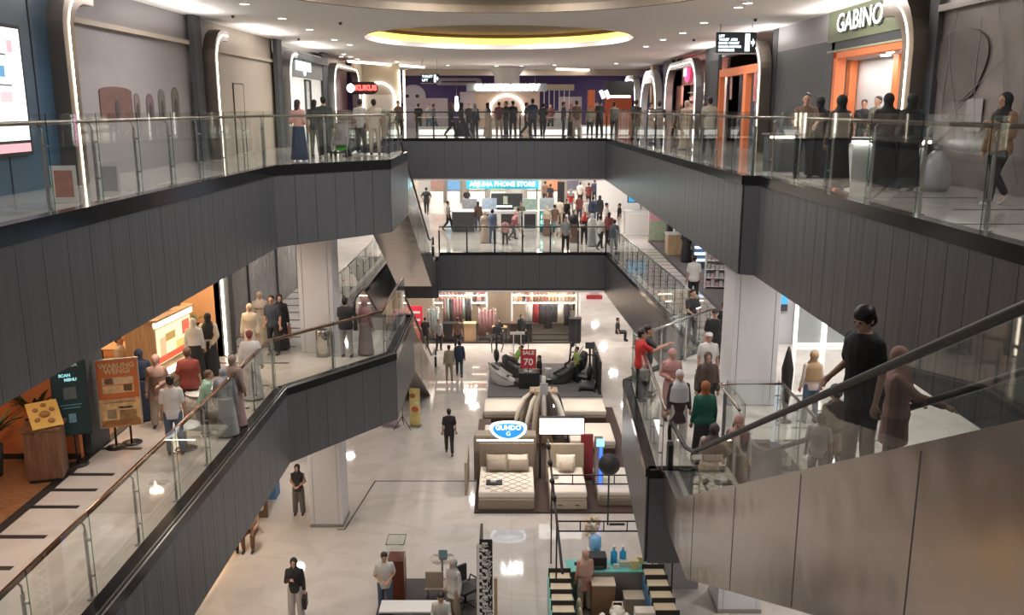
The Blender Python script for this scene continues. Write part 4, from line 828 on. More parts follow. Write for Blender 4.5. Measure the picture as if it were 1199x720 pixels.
m = MB(); m.box(-.41, -.06, .1, .41, -.05, 1.1); m.build('lower_print', mat('banner_green', (.45, .55, .38), .5, noise=.3, nscale=4), t); text_mesh('-50', .42, mat('banner_red', (.6, .03, .06)), 'lettering', t, (0, -.065, 1.75), (R(90), 0, 0), .004, bold=.02); m = MB(); m.box(-.42, -.2, 0, .42, .2, .05); m.build('foot', 'steel', t)
simple('dark_pier', 'dark blue-grey pier behind the pink banner', 'pier', (8.1, 45.0, Z2), [('shaft', B(-.3, -.3, 0, .3, .3, 3.4), 'slate'), ('base', B(-.33, -.33, 0, .33, .33, .1), 'black')])
def goods_shelf(label, x, y, z, w_, h_, n, cols, rz=0, name='display_shelf', back='white_gloss', frame='white_gloss', per=7, box=(.5, .9), d=.4):
    t = thing(name, label, 'shelf', (x, y, z), rz)
    m = MB(); m.box(-w_ / 2, d / 2 - .02, 0, w_ / 2, d / 2, h_); m.build('back_panel', back, t)
    for s_ in (-1, 1): m = MB(); m.box(s_ * w_ / 2 - .02, -d / 2, 0, s_ * w_ / 2 + .02, d / 2, h_); m.build('side', frame, t)
    for k in range(n):
        zz = .08 + k * (h_ - .1) / n; m = MB(); m.box(-w_ / 2, -d / 2, zz, w_ / 2, d / 2 - .02, zz + .025); m.build('shelf_board', frame, t); gap = (h_ - .1) / n
        for j in range(per):
            a = -w_ / 2 + .03 + j * (w_ - .06) / per; hh = gap * random.uniform(*box); m = MB(); m.box(a + .01, -d / 2 + .06, zz + .025, a + (w_ - .06) / per - .015, d / 2 - .06, zz + .025 + hh * .9); m.build('goods_box', plain(random.choice(cols), .5), t)
    return t
paper = [(.72, .70, .68), (.66, .62, .6), (.7, .45, .48), (.55, .55, .58), (.75, .74, .7)]
goods_shelf('white shelf rack of boxed goods beside the right column, middle gallery', 8.0, 33.4, Z2, 1.35, 1.75, 5, paper, R(-8), per=8)
goods_shelf('white shelf rack of boxed goods near the woman in the black dress', 8.3, 42.6, Z2, 1.1, 1.5, 3, paper, R(0), per=6)
t = thing('display_table', 'low wooden sided table with white boxes near the woman in the black dress', 'table', (7.55, 41.6, Z2)); m = MB(); m.box(-.32, -.4, 0, .32, .4, .95); m.build('body', 'oak', t); m = MB(); m.box(-.36, -.45, .95, .36, .45, 1.0); m.build('tabletop', 'white_gloss', t)
t = thing('lit_shelf_wall', 'blue-white glowing shelf rows at the back of the right shop', 'shelf', (8.75, 37.6, Z2), R(0))
m = MB(); m.box(-1.05, .1, 0, 1.05, .15, 2.2); m.build('back_panel', 'slate', t)
for k in range(5): m = MB(); m.box(-1.0, -.15, .35 + k * .27, 1.0, .1, .42 + k * .27); m.build('lit_board', glow('cool_lit', (.55, .75, 1), 2.2), t)
# -- white shop with lit frames right of the column
wallx(7.55, WR + 6, 25.4, Z2, Z3 - 1.9, 'white_gloss'); wall('right', 11.0, YN, 25.4, Z2, Z3 - 1.9, 'plaster', .1)
for i, (x, w_) in enumerate([(8.55, .42), (9.35, .42), (10.2, .4)]):
    t = thing('glass_cabinet', ['tall white framed lit display cabinet nearest the blue poster', 'second tall white framed lit display cabinet with a dark shelf', 'third white framed lit cabinet, behind the man in black on the escalator'][i], 'cabinet', (x, 25.1, Z2)); hh = 3.0
    for q in (-1, 1): m = MB(); m.box(q * w_ - .045, -.2, 0, q * w_ + .045, -.1, hh); m.build('frame_post', glow('frame_lit', (1, .98, .95), 1.0), t)
    for z in (.02, hh * .45, hh - .08): m = MB(); m.box(-w_, -.2, z, w_, -.1, z + .07); m.build('frame_bar', 'frame_lit', t)
    m = MB(); m.box(-w_, -.0, 0, w_, .05, hh); m.build('back_panel', mat('cab_grey', (.38, .38, .38), .4), t)
    m = MB(); m.box(-w_, -.15, .1, w_, -.14, hh - .1); m.build('pane', 'clear_glass', t)
    for k in range(3): m = MB(); m.box(-.3 + k * .22, -.12, hh * .45 + .07, -.16 + k * .22, -.02, hh * .45 + .3); m.build('goods_box', 'white_gloss', t)
t = thing('blue_poster', 'tall blue gradient poster screen beside the right column', 'poster', (7.75, 25.15, Z2)); m = MB(); m.box(-.14, -.05, 1.2, .14, .05, 3.3); m.build('display', glow('poster_blue', (.06, .30, .55), .7), t); m = MB(); m.box(-.15, -.06, 1.0, .15, .06, 1.2); m.build('lower_frame', 'charcoal', t); m = MB(); m.box(-.16, .05, 0, .5, .1, 3.32); m.build('back_panel', 'pale_grey' if 'pale_grey' in MATS else mat('pale_grey', (.5, .5, .52), .4), t)
area(9.2, 23.2, Z3 - 2.0, .5, 110, (1, .98, .96), 3)
p = at(918, 470, Z2 + .9); t = thing('closed_umbrella', 'tall folded black umbrella stand beside the right column', 'umbrella', (5.95, 18.6, Z2)); m = MB(); m.lathe([(.02, 0), (.05, .25), (.11, .7), (.13, 1.2), (.06, 1.55), (.02, 1.7)], n=12); m.build('canopy', 'black', t); m = MB(); m.lathe([(.16, 0), (.14, .03)], n=14); m.build('base', 'black', t)

# ================================================================== GROUND FLOOR
m = MB()
a, b, c_ = at(427, 563, Z1), at(567, 563, Z1), at(400, 620, Z1)
for (x0, y0, x1, y1) in ((-4.5, 27.55, -1.05, 27.6), (-4.87, 24.1, -4.5, 27.6)):
    if x0 == -4.87: m.prism([(-4.9, 24.1), (-4.86, 24.1), (-4.48, 27.6), (-4.52, 27.6)], Z1 - .01, Z1 + .005)
    else: m.box(x0, y0, Z1 - .01, x1, y1, Z1 + .005)
m.box(-5.1, 24.08, Z1 - .01, -4.86, 24.13, Z1 + .005); TR[0] += 1; struct('trim_%d' % TR[0], m, 'black')
# bed stand platform
m = MB(); m.box(-1.15, 25.15, Z1, 4.1, 34.9, Z1 + .05); TR[0] += 1; struct('trim_%d' % TR[0], m, mat('brown_carpet', (.055, .032, .025), .8))
linen = mat('linen', (.72, .66, .57), .8, noise=.05, nscale=30); taupe = mat('taupe', (.26, .21, .16), .6, noise=.1); beigef = mat('beige_fabric', (.42, .35, .27), .8, noise=.1)
def bed(label, x, y, w_, L, base, head=None, hh=1.25, quilt=True, zb=.28, zt=.58, rz=0):
    t = thing('bed', label, 'bed', (x, y, Z1 + .05), rz)
    m = MB(); m.box(-w_ / 2, 0, 0, w_ / 2, L, zb); m.build('base', base, t, .02)
    m = MB(); m.box(-w_ / 2 + .01, .01, zb, w_ / 2 - .01, L - .02, zb + .1); m.build('lower_mattress', beigef, t, .03)
    m = MB(); m.box(-w_ / 2, 0, zb + .1, w_ / 2, L - .02, zt); m.build('mattress', linen, t, .05)
    if quilt:
        m = MB()
        for k in range(-3, 4):
            for sg in (-1, 1):
                a = Vector((k * w_ * .22 - sg * w_ * .5, .02)); b = Vector((k * w_ * .22 + sg * w_ * .5, L * .75)); pts = [a.lerp(b, q / 8) for q in range(9)]; pts = [p for p in pts if abs(p.x) < w_ / 2 - .04]
                if len(pts) > 1: m.tube([(p.x, p.y, zt + .004) for p in pts], .008, 5)
        m.build('quilt_seams', taupe, t)
    if head: m = MB(); m.box(-w_ / 2 - .05, L, 0, w_ / 2 + .05, L + .12, hh); m.build('headboard', head, t, .03)
    return t
def pillow(label, x, y, z, w_, h_, mt, lean=55, grp=None):
    m = MB(); n = 10; rs = []
    for i in range(n + 1):
        u = -1 + 2 * i / n; r_ = []
        for j in range(12):
            a = 2 * math.pi * j / 12; k = (1 - abs(u) ** 4) ** .5 if abs(u) < 1 else 0.02
            r_.append((u * w_ / 2, math.copysign(abs(math.cos(a)) ** .6, math.cos(a)) * h_ / 2 * (.9 + .1 * u * u), math.sin(a) * .09 * max(k, .08)))
        rs.append(r_)
    m.rings(rs); o = m.build('pillow', mt); o.rotation_euler = (R(lean), 0, 0); o.location = (x, y, z); return tag(o, label, 'pillow', grp)
bed('wide taupe bed with quilted cream mattress under the blue oval sign', -.17, 25.3, 1.7, 2.05, taupe, mat('taupe_head', (.24, .19, .145), .7, noise=.15), 1.35)
for k, (x, mt_) in enumerate([(-.5, beigef), (.18, beigef)]): pillow('beige pillow, %s of the back pair on the bed under the oval sign' % ('left' if k == 0 else 'right'), x, 27.15, Z1 + .9, .66, .42, linen if k else beigef)
for k, x in enumerate((-.48, .2)): pillow('brown taupe cushion, %s of the front pair on the bed under the oval sign' % ('left' if k == 0 else 'right'), x, 26.9, Z1 + .84, .68, .4, taupe)
simple('throw_tray', 'small dark tray set on the quilted bed under the oval sign', 'tray', (-.55, 25.95, Z1 + .645), [('board', B(-.25, -.16, 0, .25, .16, .03), 'black'), ('item', B((-.12, -.05, .03, .06, .1, .1),), 'white_gloss')])
bed('narrower beige bed with white cover under the glowing white sign', 1.72, 25.3, 1.12, 2.0, beigef, beigef, 1.35, quilt=False)
o = bpy.data.objects['bed.001']
for k in range(2): m = MB(); m.box(-.5 + k * .52, -.015, .04, -.02 + k * .52, 0, .24); d_ = m.build('drawer', beigef, o, .005); m2 = MB(); m2.box(-.32 + k * .52, -.03, .15, -.18 + k * .52, -.015, .17); m2.build('handle', 'dark_metal', d_)
pillow('large white pillow standing on the beige bed under the glowing sign', 1.72, 27.0, Z1 + .93, .6, .46, 'linen', 65); pillow('small beige cushion before the white pillow on the beige bed', 1.74, 26.8, Z1 + .82, .44, .3, 'beige_fabric', 60)
pillow('white rolled towel lying on the left of the beige bed', 1.35, 26.4, Z1 + .72, .2, .3, 'linen', 10)
simple('pamphlet', 'open pamphlet lying on the beige bed cover', 'booklet', (1.7, 26.0, Z1 + .64), [('page', B((-.25, -.1, 0, 0, .1, .012), (.01, -.12, 0, .25, .08, .012)), 'plaster')], R(-20))
bed('low bed with white cover behind the right landing corner', 3.3, 25.6, 1.3, 2.0, taupe, None, quilt=False, zb=.2, zt=.45)
# headboard wall behind the first bed with blue oval sign
simple('display_wall', 'taupe display wall with lit shelf behind the wide bed', 'panel', (-.2, 27.65, Z1), [('panel', B(-1.05, 0, 0, 1.0, .2, 1.5), taupe), ('shelf_top', B(-1.0, .0, 1.5, .98, .5, 1.56), beigef), ('light_line', B(-.95, -.01, 1.38, .9, .0, 1.42), 'led_warm'), ('wing', B(-1.3, -1.2, 0, -1.22, .3, 1.1), beigef)])
t = thing('oval_sign', 'glowing blue oval sign with white rim over the wide bed', 'sign', (-.12, 27.45, Z1 + 1.85))
m = MB(); m.yprism([(.6 * math.cos(R(a)), .32 * math.sin(R(a)) + .05 * math.cos(R(2 * a))) for a in range(0, 360, 12)], -.05, .05); m.build('rim', glow('rim_white', (.8, .95, 1), 1.6), t)
m = MB(); m.yprism([(.5 * math.cos(R(a)), .25 * math.sin(R(a)) + .04 * math.cos(R(2 * a))) for a in range(0, 360, 12)], -.065, -.05); m.build('face', glow('oval_blue', (.02, .22, .55), 1.1), t)
text_mesh('GUHDO', .22, glow('text_ice', (.75, .95, 1), 1.8), 'lettering', t, (0, -.07, .07), (R(90), 0, 0), .004, bold=.006); text_mesh('G', .2, 'text_ice', 'emblem', t, (0, -.07, -.13), (R(90), 0, 0), .004)
m = MB(); m.box(-.04, -.02, -.35, .04, .02, -.2); m.build('bracket', 'steel', t)
t = thing('light_box_sign', 'bright white rectangular lit sign over the beige bed', 'sign', (1.62, 27.7, Z1 + 1.55)); m = MB(); m.box(-.75, 0, 0, .75, .12, .62); m.build('frame', 'dark_metal', t); m = MB(); m.box(-.72, -.01, .04, .72, 0, .58); m.build('display', glow('box_white', (1, .98, .95), 2.2), t)
text_mesh('THERAPEDIC', .19, mat('txt_lilac', (.7, .65, .75), emit=1.2), 'lettering', t, (.03, -.015, .38), (R(90), 0, 0), .002)
for x in (-.7, .7): m = MB(); m.box(x - .03, .02, -1.55, x + .03, .08, 0); m.build('post', 'dark_metal', t)
simple('maroon_panel', 'narrow dark red panel right of the beige bed headboard', 'panel', (2.45, 27.6, Z1), [('panel', B(-.2, 0, 0, .2, .1, 1.6), mat('maroon', (.25, .03, .04), .6)), ('base', B(-.22, -.03, 0, .22, .13, .08), 'black')])
t = thing('neon_post', 'silver post with a bright blue neon line beside the beds', 'light strip', (2.72, 26.2, Z1)); m = MB(); m.box(-.12, 0, 0, .12, .5, 1.9); m.build('panel', 'steel', t); m = MB(); m.tube([(.04, -.02, .25), (.04, -.02, 1.75)], .045, 6); m.build('tube', glow('neon_blue', (.02, .10, 1), 3.2), t)
m = MB(); m.box(-.1, -.02, 1.75, .14, -.01, 2.0); m.build('screen', glow('neon_cyan', (.3, .8, 1), 1.5), t)
# mattresses behind
for i, (x, y, w_, L, lab) in enumerate([(-.3, 33.0, 1.6, 1.5, 'white mattress display bed at the back left of the bed stand'), (-.25, 29.8, 1.5, 1.7, 'cream dotted mattress bed behind the taupe display wall'), (2.75, 33.0, 1.8, 1.5, 'white mattress display bed at the back right of the bed stand'), (2.85, 29.8, 1.6, 1.9, 'white mattress bed behind the glowing white sign')]):
    b_ = bed(lab, x, y, w_, L, mat('dark_brown', (.07, .035, .025), .6), quilt=(i == 1), zb=.2, zt=.5)
simple('brown_block', 'dark brown bench block at the left back of the bed stand', 'bench', (-1.0, 31.4, Z1 + .05), [('seat', B(-.25, -.9, .1, .2, .9, .42), 'dark_brown'), ('plinth', B(-.2, -.85, 0, .15, .85, .1), 'black')])
# centre display: draped mannequin / pillow pyramid
t = thing('pillow_tower', 'tall beige display tower draped with white towels between the beds', 'display', (1.15, 31.2, Z1 + .05))
m = MB(); m.box(-.35, -.35, 0, .35, .35, 1.9); m.build('core', 'oak', t); m = MB(); m.box(-.14, -.4, 1.2, .14, -.36, 2.3); m.build('grey_panel', 'pale_grey', t); m = MB(); m.box(-.5, -.3, 1.9, .5, .3, 1.95); m.build('top_shelf', 'oak', t)
for k in range(16):
    a = k / 16 * 2 * math.pi; q = .45 + .12 * (k % 3); m = MB(); x, y = math.cos(a), math.sin(a)
    m.tube([(x * .3, y * .3, 1.95), (x * q, y * q, 1.6), (x * (q + .25), y * (q + .25), 1.0 - .2 * (k % 2)), (x * (q + .4), y * (q + .4), .35)], [.05, .1, .09, .06], 7); m.build('draped_towel', [linen, beigef, mat('off_white', (.7, .66, .6), .7), mat('dark_cloth', (.06, .05, .045), .8)][(k * 7) % 4 if k % 5 else 0], t)
m = MB(); m.tube([(0, 0, 1.95), (0, 0, 2.45)], [.09, .07]); m.build('neck', 'off_white', t)
for x_, y_ in ((-.3, 30.5), (-.2, 33.5), (2.7, 30.6), (2.8, 33.6), (-.2, 26.6), (1.7, 26.6)): area(x_, y_, Z1 + 3.0 if y_ > 29 else Z1 + 3.2, .12, 14, WARM, spread=100)  # lamps without fittings, added in mid-air to brighten the beds
# massage chair platform
m = MB(); m.box(-1.05, 36.3, Z1, 3.85, 41.3, Z1 + .06); TR[0] += 1; struct('trim_%d' % TR[0], m, mat('grey_carpet2', (.16, .15, .145), .9))
def massage_chair(label, x, y, rz, shell, pad):
    t = thing('massage_chair', label, 'massage chair', (x, y, Z1 + .06), rz); t.scale = (.7, .7, .72)
    m = MB(); m.rings([[(sx * w_, yy, zz) for sx, zz in ((-1, z0), (1, z0), (1, z1), (-1, z1))] for yy, w_, z0, z1 in ((-.75, .22, .12, .3), (-.3, .4, .05, .55), (.2, .42, .05, .75), (.6, .38, .25, 1.05), (.85, .3, .7, 1.25))], smooth=True); m.build('shell', shell, t, .03)
    m = MB(); m.rings([[(sx * w_, yy, zz) for sx, zz in ((-1, z0), (1, z0), (1, z1), (-1, z1))] for yy, w_, z0, z1 in ((-.3, .24, .4, .6), (.1, .26, .45, .62), (.45, .26, .6, .95), (.8, .22, .9, 1.3))]); m.build('padding', pad, t, .03)
    for s_ in (-1, 1): m = MB(); m.tube([(s_ * .36, -.4, .5), (s_ * .38, .1, .72), (s_ * .36, .45, .95)], .1, 8); m.build('armrest', shell, t)
    m = MB(); m.box(-.22, -1.15, .1, .22, -.7, .35); m.build('footrest', pad, t, .04); return t
wh = mat('chair_white', (.55, .52, .48), .35)
massage_chair('white shelled massage chair with grey padding at the left front', -.35, 37.9, R(70), wh, 'charcoal'); massage_chair('dark massage chair where the attendant in lime green lies', .15, 39.3, R(60), mat('chair_dark', (.09, .08, .08), .4), 'charcoal')
massage_chair('black massage chair left on the right part of the grey carpet', 2.2, 38.2, R(-70), 'charcoal', 'black'); massage_chair('black massage chair on the right behind the guard', 2.9, 39.9, R(-60), 'charcoal', 'black')
t = thing('black_box_table', 'black cube table with a white paper on top, before the sale sign', 'table', (.75, 37.6, Z1 + .06)); m = MB(); m.box(-.45, -.3, 0, .45, .3, .7); m.build('body', 'black', t, .01); m = MB(); m.box(-.2, -.12, .7, .1, .1, .72); m.build('paper', 'plaster', t)
def easel_sign(label, px, py, z, w_, h_, zc, face, lines, H=1.9, rz=0):
    p = at(px, py, z); t = thing('easel_sign', label, 'sign', p, rz)
    for a in (90, 210, 330): m = MB(); m.tube([(0, .03, .5), (.38 * math.cos(R(a)), .03 + .38 * math.sin(R(a)), .01)], .014, 5); m.build('leg', 'dark_metal', t)
    m = MB(); m.tube([(0, .03, .3), (0, .03, H)], .016, 6); m.build('pole', 'dark_metal', t)
    m = MB(); m.box(-w_ / 2, -.02, zc - h_ / 2, w_ / 2, .015, zc + h_ / 2); m.build('board', face, t)
    for s_, zz, sz in lines: text_mesh(s_, sz, 'letter_paint', 'lettering', t, (0, -.025, zz), (R(90), 0, 0), .003, bold=.006)
    return t
mat('letter_paint', (.8, .76, .72), .5); redf = mat('sale_red', (.42, .03, .04), .5)
easel_sign('red SALE 70 board on a tripod at the massage chairs', 619, 455, Z1 + .06, .68, .85, 1.35, redf, [('SALE', 1.62, .24), ('70', 1.2, .42)], 2.3)
simple('bucket_stool', 'small white stool under the person in black at the massage stand', 'stool', (1.62, 38.9, Z1 + .06), [('seat', lambda m: m.lathe([(.18, .42), (.18, .46)], n=14), 'white_gloss'), ('leg', lambda m: m.tube([(.12, .12, 0), (.1, .1, .42)], .015), 'white_gloss'), ('leg', lambda m: m.tube([(-.12, .12, 0), (-.1, .1, .42)], .015), 'white_gloss'), ('leg', lambda m: m.tube([(.12, -.12, 0), (.1, -.1, .42)], .015), 'white_gloss'), ('leg', lambda m: m.tube([(-.12, -.12, 0), (-.1, -.1, .42)], .015), 'white_gloss')])
# fitness machines on the right of the carpet
def machine(label, x, y, rz, s=1):
    t = thing('exercise_machine', label, 'exercise machine', (x, y, Z1 + .06), rz); t.scale = (s, s, s)
    def tb(n_, pts, r_, mt_='black'): m = MB(); m.tube(pts, r_, 7); m.build(n_, mt_, t)
    tb('base_rail', [(-.3, -.7, .05), (-.3, .7, .05)], .04); tb('base_rail', [(.3, -.7, .05), (.3, .7, .05)], .04); tb('upright', [(0, .5, .05), (0, .35, 1.6)], .045, 'dark_metal'); tb('handlebar', [(-.35, .2, 1.15), (0, .35, 1.25), (.35, .2, 1.15)], .03)
    tb('arm', [(-.2, .4, .6), (-.3, 0, 1.3), (-.25, -.2, 1.55)], .025, 'steel'); tb('arm', [(.2, .4, .6), (.3, 0, 1.3), (.25, -.2, 1.55)], .025, 'steel')
    m = MB(); m.box(-.28, -.6, .08, .28, .3, .18); m.build('deck', 'charcoal', t, .02); m = MB(); m.ball((0, .45, .45), (.12, .3, .3)); m.build('flywheel', 'black', t); m = MB(); m.box(-.18, .25, 1.5, .18, .32, 1.75); m.build('console', 'slate', t); return t
machine('black exercise machine at the left rear corner of the grey carpet', -.65, 40.5, R(10), 1.1); machine('black exercise machine at the right edge of the grey carpet', 3.35, 37.6, R(-10), 1.1); machine('black exercise machine beside the guard in the lime vest', 2.95, 38.9, R(60), .95)
simple('partition_board', 'tall black panel at the right edge of the massage carpet', 'panel', (3.75, 38.0, Z1), [('panel', B((-.05, -1.5, 0, .05, -.1, 1.5), (-.05, .1, 0, .05, 1.9, 1.5)), 'black')])
t = thing('thin_stand', 'thin black pole stand rising behind the exercise machines', 'stand', (3.0, 40.8, Z1 + .06)); m = MB(); m.tube([(0, 0, 0), (0, 0, 2.3)], .02); m.build('pole', 'black', t); m = MB(); m.box(-.15, -.03, 2.25, .15, .03, 2.3); m.build('crossbar', 'black', t)
# white gate posts on the floor by the walkers
simple('banner_stand', 'white T-shaped display stand behind the massage chairs', 'stand', (.25, 41.0, Z1 + .06), [('pole', B((-.2, -.02, 0, -.15, .02, 1.5), (.15, -.02, 0, .2, .02, 1.5)), 'white_gloss'), ('top', B(-.35, -.05, 1.5, .35, .05, 1.62), 'white_gloss')])
# -- clothes shops at the far end of the ground floor
def garment(col, kind, w_=.42, L=.9):
    """one garment mesh on a hanger, facing -Y"""
    m = MB(); sh = [(.04, 0, .09), (w_ * .42, -.05, .07), (w_ * .5, -.14, .07)]
    prof = [(.08, 0), (w_ * .8, -.07), (w_ * .95, -.2), (w_ * .8, -.4), (w_ * (1.1 if kind == 'dress' else .85), -L)]
    m.rings([[(math.cos(2 * math.pi * j / 12) * a / 2, math.sin(2 * math.pi * j / 12) * .07, z) for j in range(12)] for a, z in prof]); return m
def rail(label, x, y, z, w_, h, ng, cols, grp, kinds=('shirt',), L=(.7, 1.1), rz=0, side=False):
    t = thing('clothes_rail', label, 'clothes rail', (x, y, z), rz)
    for s_ in (-1, 1): m = MB(); m.tube([(s_ * w_ / 2, 0, 0), (s_ * w_ / 2, 0, h)], .02, 6); m.build('upright', 'steel', t)
    m = MB(); m.tube([(-w_ / 2, 0, h), (w_ / 2, 0, h)], .018, 6); m.build('bar', 'steel', t); m = MB(); m.box(-w_ / 2, -.2, 0, w_ / 2, .2, .04); m.build('base', 'black', t)
    for k in range(ng):
        c = random.choice(cols); kd = random.choice(kinds); g_ = thing('hanging_garment', grp[1], 'garment', (x + (-w_ / 2 + (k + .5) * w_ / ng) * math.cos(rz), y + (-w_ / 2 + (k + .5) * w_ / ng) * math.sin(rz), z + h - .07), rz + (R(80) if side else 0), grp[0])
        garment(c, kd, min(.4, w_ / ng * 1.15 if not side else .4), random.uniform(*L)).build('cloth', plain(c), g_); m = MB(); m.tube([(-.15, 0, -.03), (0, 0, .03), (.15, 0, -.03)], .01, 5); m.tube([(0, 0, .03), (0, 0, .09)], .006, 4); m.build('hanger', 'oak', g_)
wallx(-7.5, 3.6, 49.5, Z1, Z2 - 1.9, mat('shop_warm', (.60, .50, .40), .6)); m = MB(); m.box(-4.6, 45.2, Z1, 3.55, 49.5, Z1 + .05); TR[0] += 1; struct('trim_%d' % TR[0], m, mat('black_carpet', (.03, .026, .024), .7))
wall('right', 3.55, 46.5, 49.6, Z1, Z2 - 1.9, 'white_gloss', .1); area(-2.4, 46.8, Z2 - 2.05, .9, 230, (1, .88, .74), 3); area(1.8, 46.8, Z2 - 2.05, .9, 230, (1, .84, .68), 3)
for (x0, x1, lab) in ((-4.2, -1.35, 'left'), (.0, 3.45, 'right')):
    t = thing('shop_display', 'white lit display frame with shelf rows at the %s clothes shop' % lab, 'display frame', ((x0 + x1) / 2, 47.2, Z1 + .05)); w_ = (x1 - x0) / 2
    for s_ in (-1, 1): m = MB(); m.box(s_ * w_ - .05, -.3, 0, s_ * w_ + .05, .3, 3.1); m.build('post', 'white_gloss', t)
    for z in (1.75, 2.15, 2.6, 3.0): m = MB(); m.box(-w_, -.25, z, w_, .25, z + .05); m.build('shelf_board', 'white_gloss', t); m = MB(); m.box(-w_, -.28, z - .03, w_, -.25, z); m.build('light_line', 'led_warm', t)
    for z in (1.8, 2.2, 2.65):
        for k in range(14):
            a = -w_ + .1 + k * (2 * w_ - .2) / 14; hh = random.uniform(.14, .3); o = MB(); o.box(0, -.15, 0, (2 * w_ - .2) / 14 * .8, .15, hh)
            tag(o.build('folded_garment', plain(random.choice([(.35, .28, .22), (.12, .08, .07), (.45, .1, .08), (.55, .5, .45), (.08, .07, .08), (.5, .3, .15)]))), 'folded garment stack on the lit frame shelves of the %s clothes shop' % lab, 'garment', 'folded garments in the %s clothes shop' % lab).location = (t.location.x + a, 47.2, Z1 + .05 + z)
muted = [(.35, .20, .19), (.32, .38, .36), (.06, .055, .06), (.5, .46, .42), (.3, .12, .13), (.12, .14, .2)]
rail('clothes rail with long pale mint dresses at the left clothes shop', -4.15, 46.0, Z1 + .05, .6, 1.7, 4, [(.38, .44, .41), (.34, .4, .38)], ('mint dresses on the left rail', 'long pale mint dress hanging at the left end of the clothes shops'), ('dress',), (1.35, 1.5))
rail('clothes rail with mixed dark garments in the left clothes shop', -2.9, 46.3, Z1 + .05, 1.5, 2.2, 9, muted, ('mixed garments on the left shop rail', 'garment hanging on the mixed rail of the left clothes shop'), L=(1.1, 1.6))
rail('high clothes rail with brown garments at the back of the left clothes shop', -2.9, 47.0, Z1 + .05, 2.4, 2.5, 12, [(.22, .1, .07), (.35, .28, .24), (.1, .07, .07), (.4, .2, .18)], ('brown garments on the high rail', 'garment hanging on the high back rail of the left clothes shop'), L=(.7, .9))
rail('clothes rail with dusty pink dresses at the left clothes shop', -1.3, 46.0, Z1 + .05, .9, 1.65, 5, [(.40, .22, .22), (.36, .20, .20)], ('dusty pink dresses on the rail', 'dusty pink dress hanging on the rail of the left clothes shop'), ('dress',), (1.2, 1.45))
rail('clothes rail with white and red outfits at the right clothes shop', 1.9, 45.9, Z1 + .05, 2.3, 2.0, 7, [(.68, .62, .52), (.28, .04, .04), (.66, .62, .56), (.05, .045, .05)], ('outfits on the right shop rail', 'short outfit hanging on the front rail of the right clothes shop'), ('shirt', 'dress'), (.95, 1.35))
rail('second rail with tan garments in the right clothes shop', 2.0, 47.0, Z1 + .05, 2.5, 2.45, 13, [(.4, .28, .18), (.3, .1, .08), (.5, .42, .34), (.2, .12, .08)], ('tan garments on the second rail', 'garment on the second rail of the right clothes shop'))
for i, x in enumerate((-3.3, -2.2, .2, .75, 3.3)):
    kiosk_counter('display_plinth', ['black plinth with bags in the left clothes shop', 'oak plinth in the left clothes shop', 'brown plinth at the left edge of the right clothes shop', 'black plinth beside the shop keeper', 'black plinth at the right end of the clothes shops'][i], x - .3, x + .3, 45.6, Z1 + .05, .95 if i != 4 else 1.2, .5, ['black', 'oak', 'dark_brown', 'black', 'black'][i], ['black', 'oak', 'dark_brown', 'black', 'black'][i], cat='plinth')
table('small pale desk of the seated reader between the two clothes shops', -.65, 45.7, Z1, .8, .5, 'oak', h=.8, name='desk')
t = thing('red_board', 'bright red poster board stand left of the mint dresses', 'sign', (-5.1, 45.7, Z1)); m = MB(); m.box(-.42, -.04, .05, .42, .04, 1.9); m.build('board', mat('poster_bright', (.62, .03, .06), .5), t)
for z in (1.5, 1.1, .7): m = MB(); m.box(-.3, -.05, z, .3, -.04, z + .12); m.build('pale_print', 'plaster', t)
m = MB(); m.box(-.45, -.2, 0, .45, .2, .05); m.build('foot', 'steel', t)
t = thing('small_sign', 'small white and red triangular floor sign at the far right of the ground floor', 'sign', (5.3, 56.5, Z1)); m = MB(); m.yprism([(-.4, 0), (.4, 0), (.12, 1.0), (-.12, 1.0)], -.05, .05); m.build('board', 'white_gloss', t); m = MB(); m.box(-.5, -.2, 0, .5, .2, .25); m.build('red_base', redf, t)
# signs by the left escalator
easel_sign('red notice board on a tripod by the left escalator cladding', 472, 502, Z1, .38, .46, 1.85, mat('notice_red', (.55, .06, .04), .5), [('SALE', 1.97, .1), ('DISKON', 1.85, .08), ('70%', 1.73, .1)], 1.7)
for i, (px, py, w_, h_, c, lab) in enumerate([(486, 502, .42, 1.55, (.62, .50, .20), 'yellow cartoon-coloured standing banner by the left escalator'), (457, 502, .62, 1.3, (.45, .38, .45), 'white and purple standing banner under the left landing')]):
    p = at(px, py, Z1); t = thing('standing_banner', lab, 'banner', (p.x, p.y + .25, Z1), R(-12)); m = MB(); m.box(-w_ / 2, -.01, .05, w_ / 2, .01, h_); m.build('sheet', mat('ban%d' % i, c, .5, noise=.5, nscale=3), t)
    for k, (z, s_) in enumerate([(.8, .12), (.45, .15), (.62, .08)]): m = MB(); m.ball(((k - 1) * w_ * .2, -.012, h_ * z), (s_, .006, s_ * .8)); m.build('print_spot', mat('spot%d%d' % (i, k), [[(.3, .15, .05), (.5, .1, .06), (.7, .7, .6)], [(.15, .08, .25), (.2, .12, .3), (.1, .08, .12)]][i][k], .6), t)
    m = MB(); m.box(-w_ / 2, -.18, 0, w_ / 2, .18, .05); m.build('foot', 'steel', t)
K_, W_, Y_ = (.02, .02, .02), (.65, .6, .5), (.6, .52, .25)
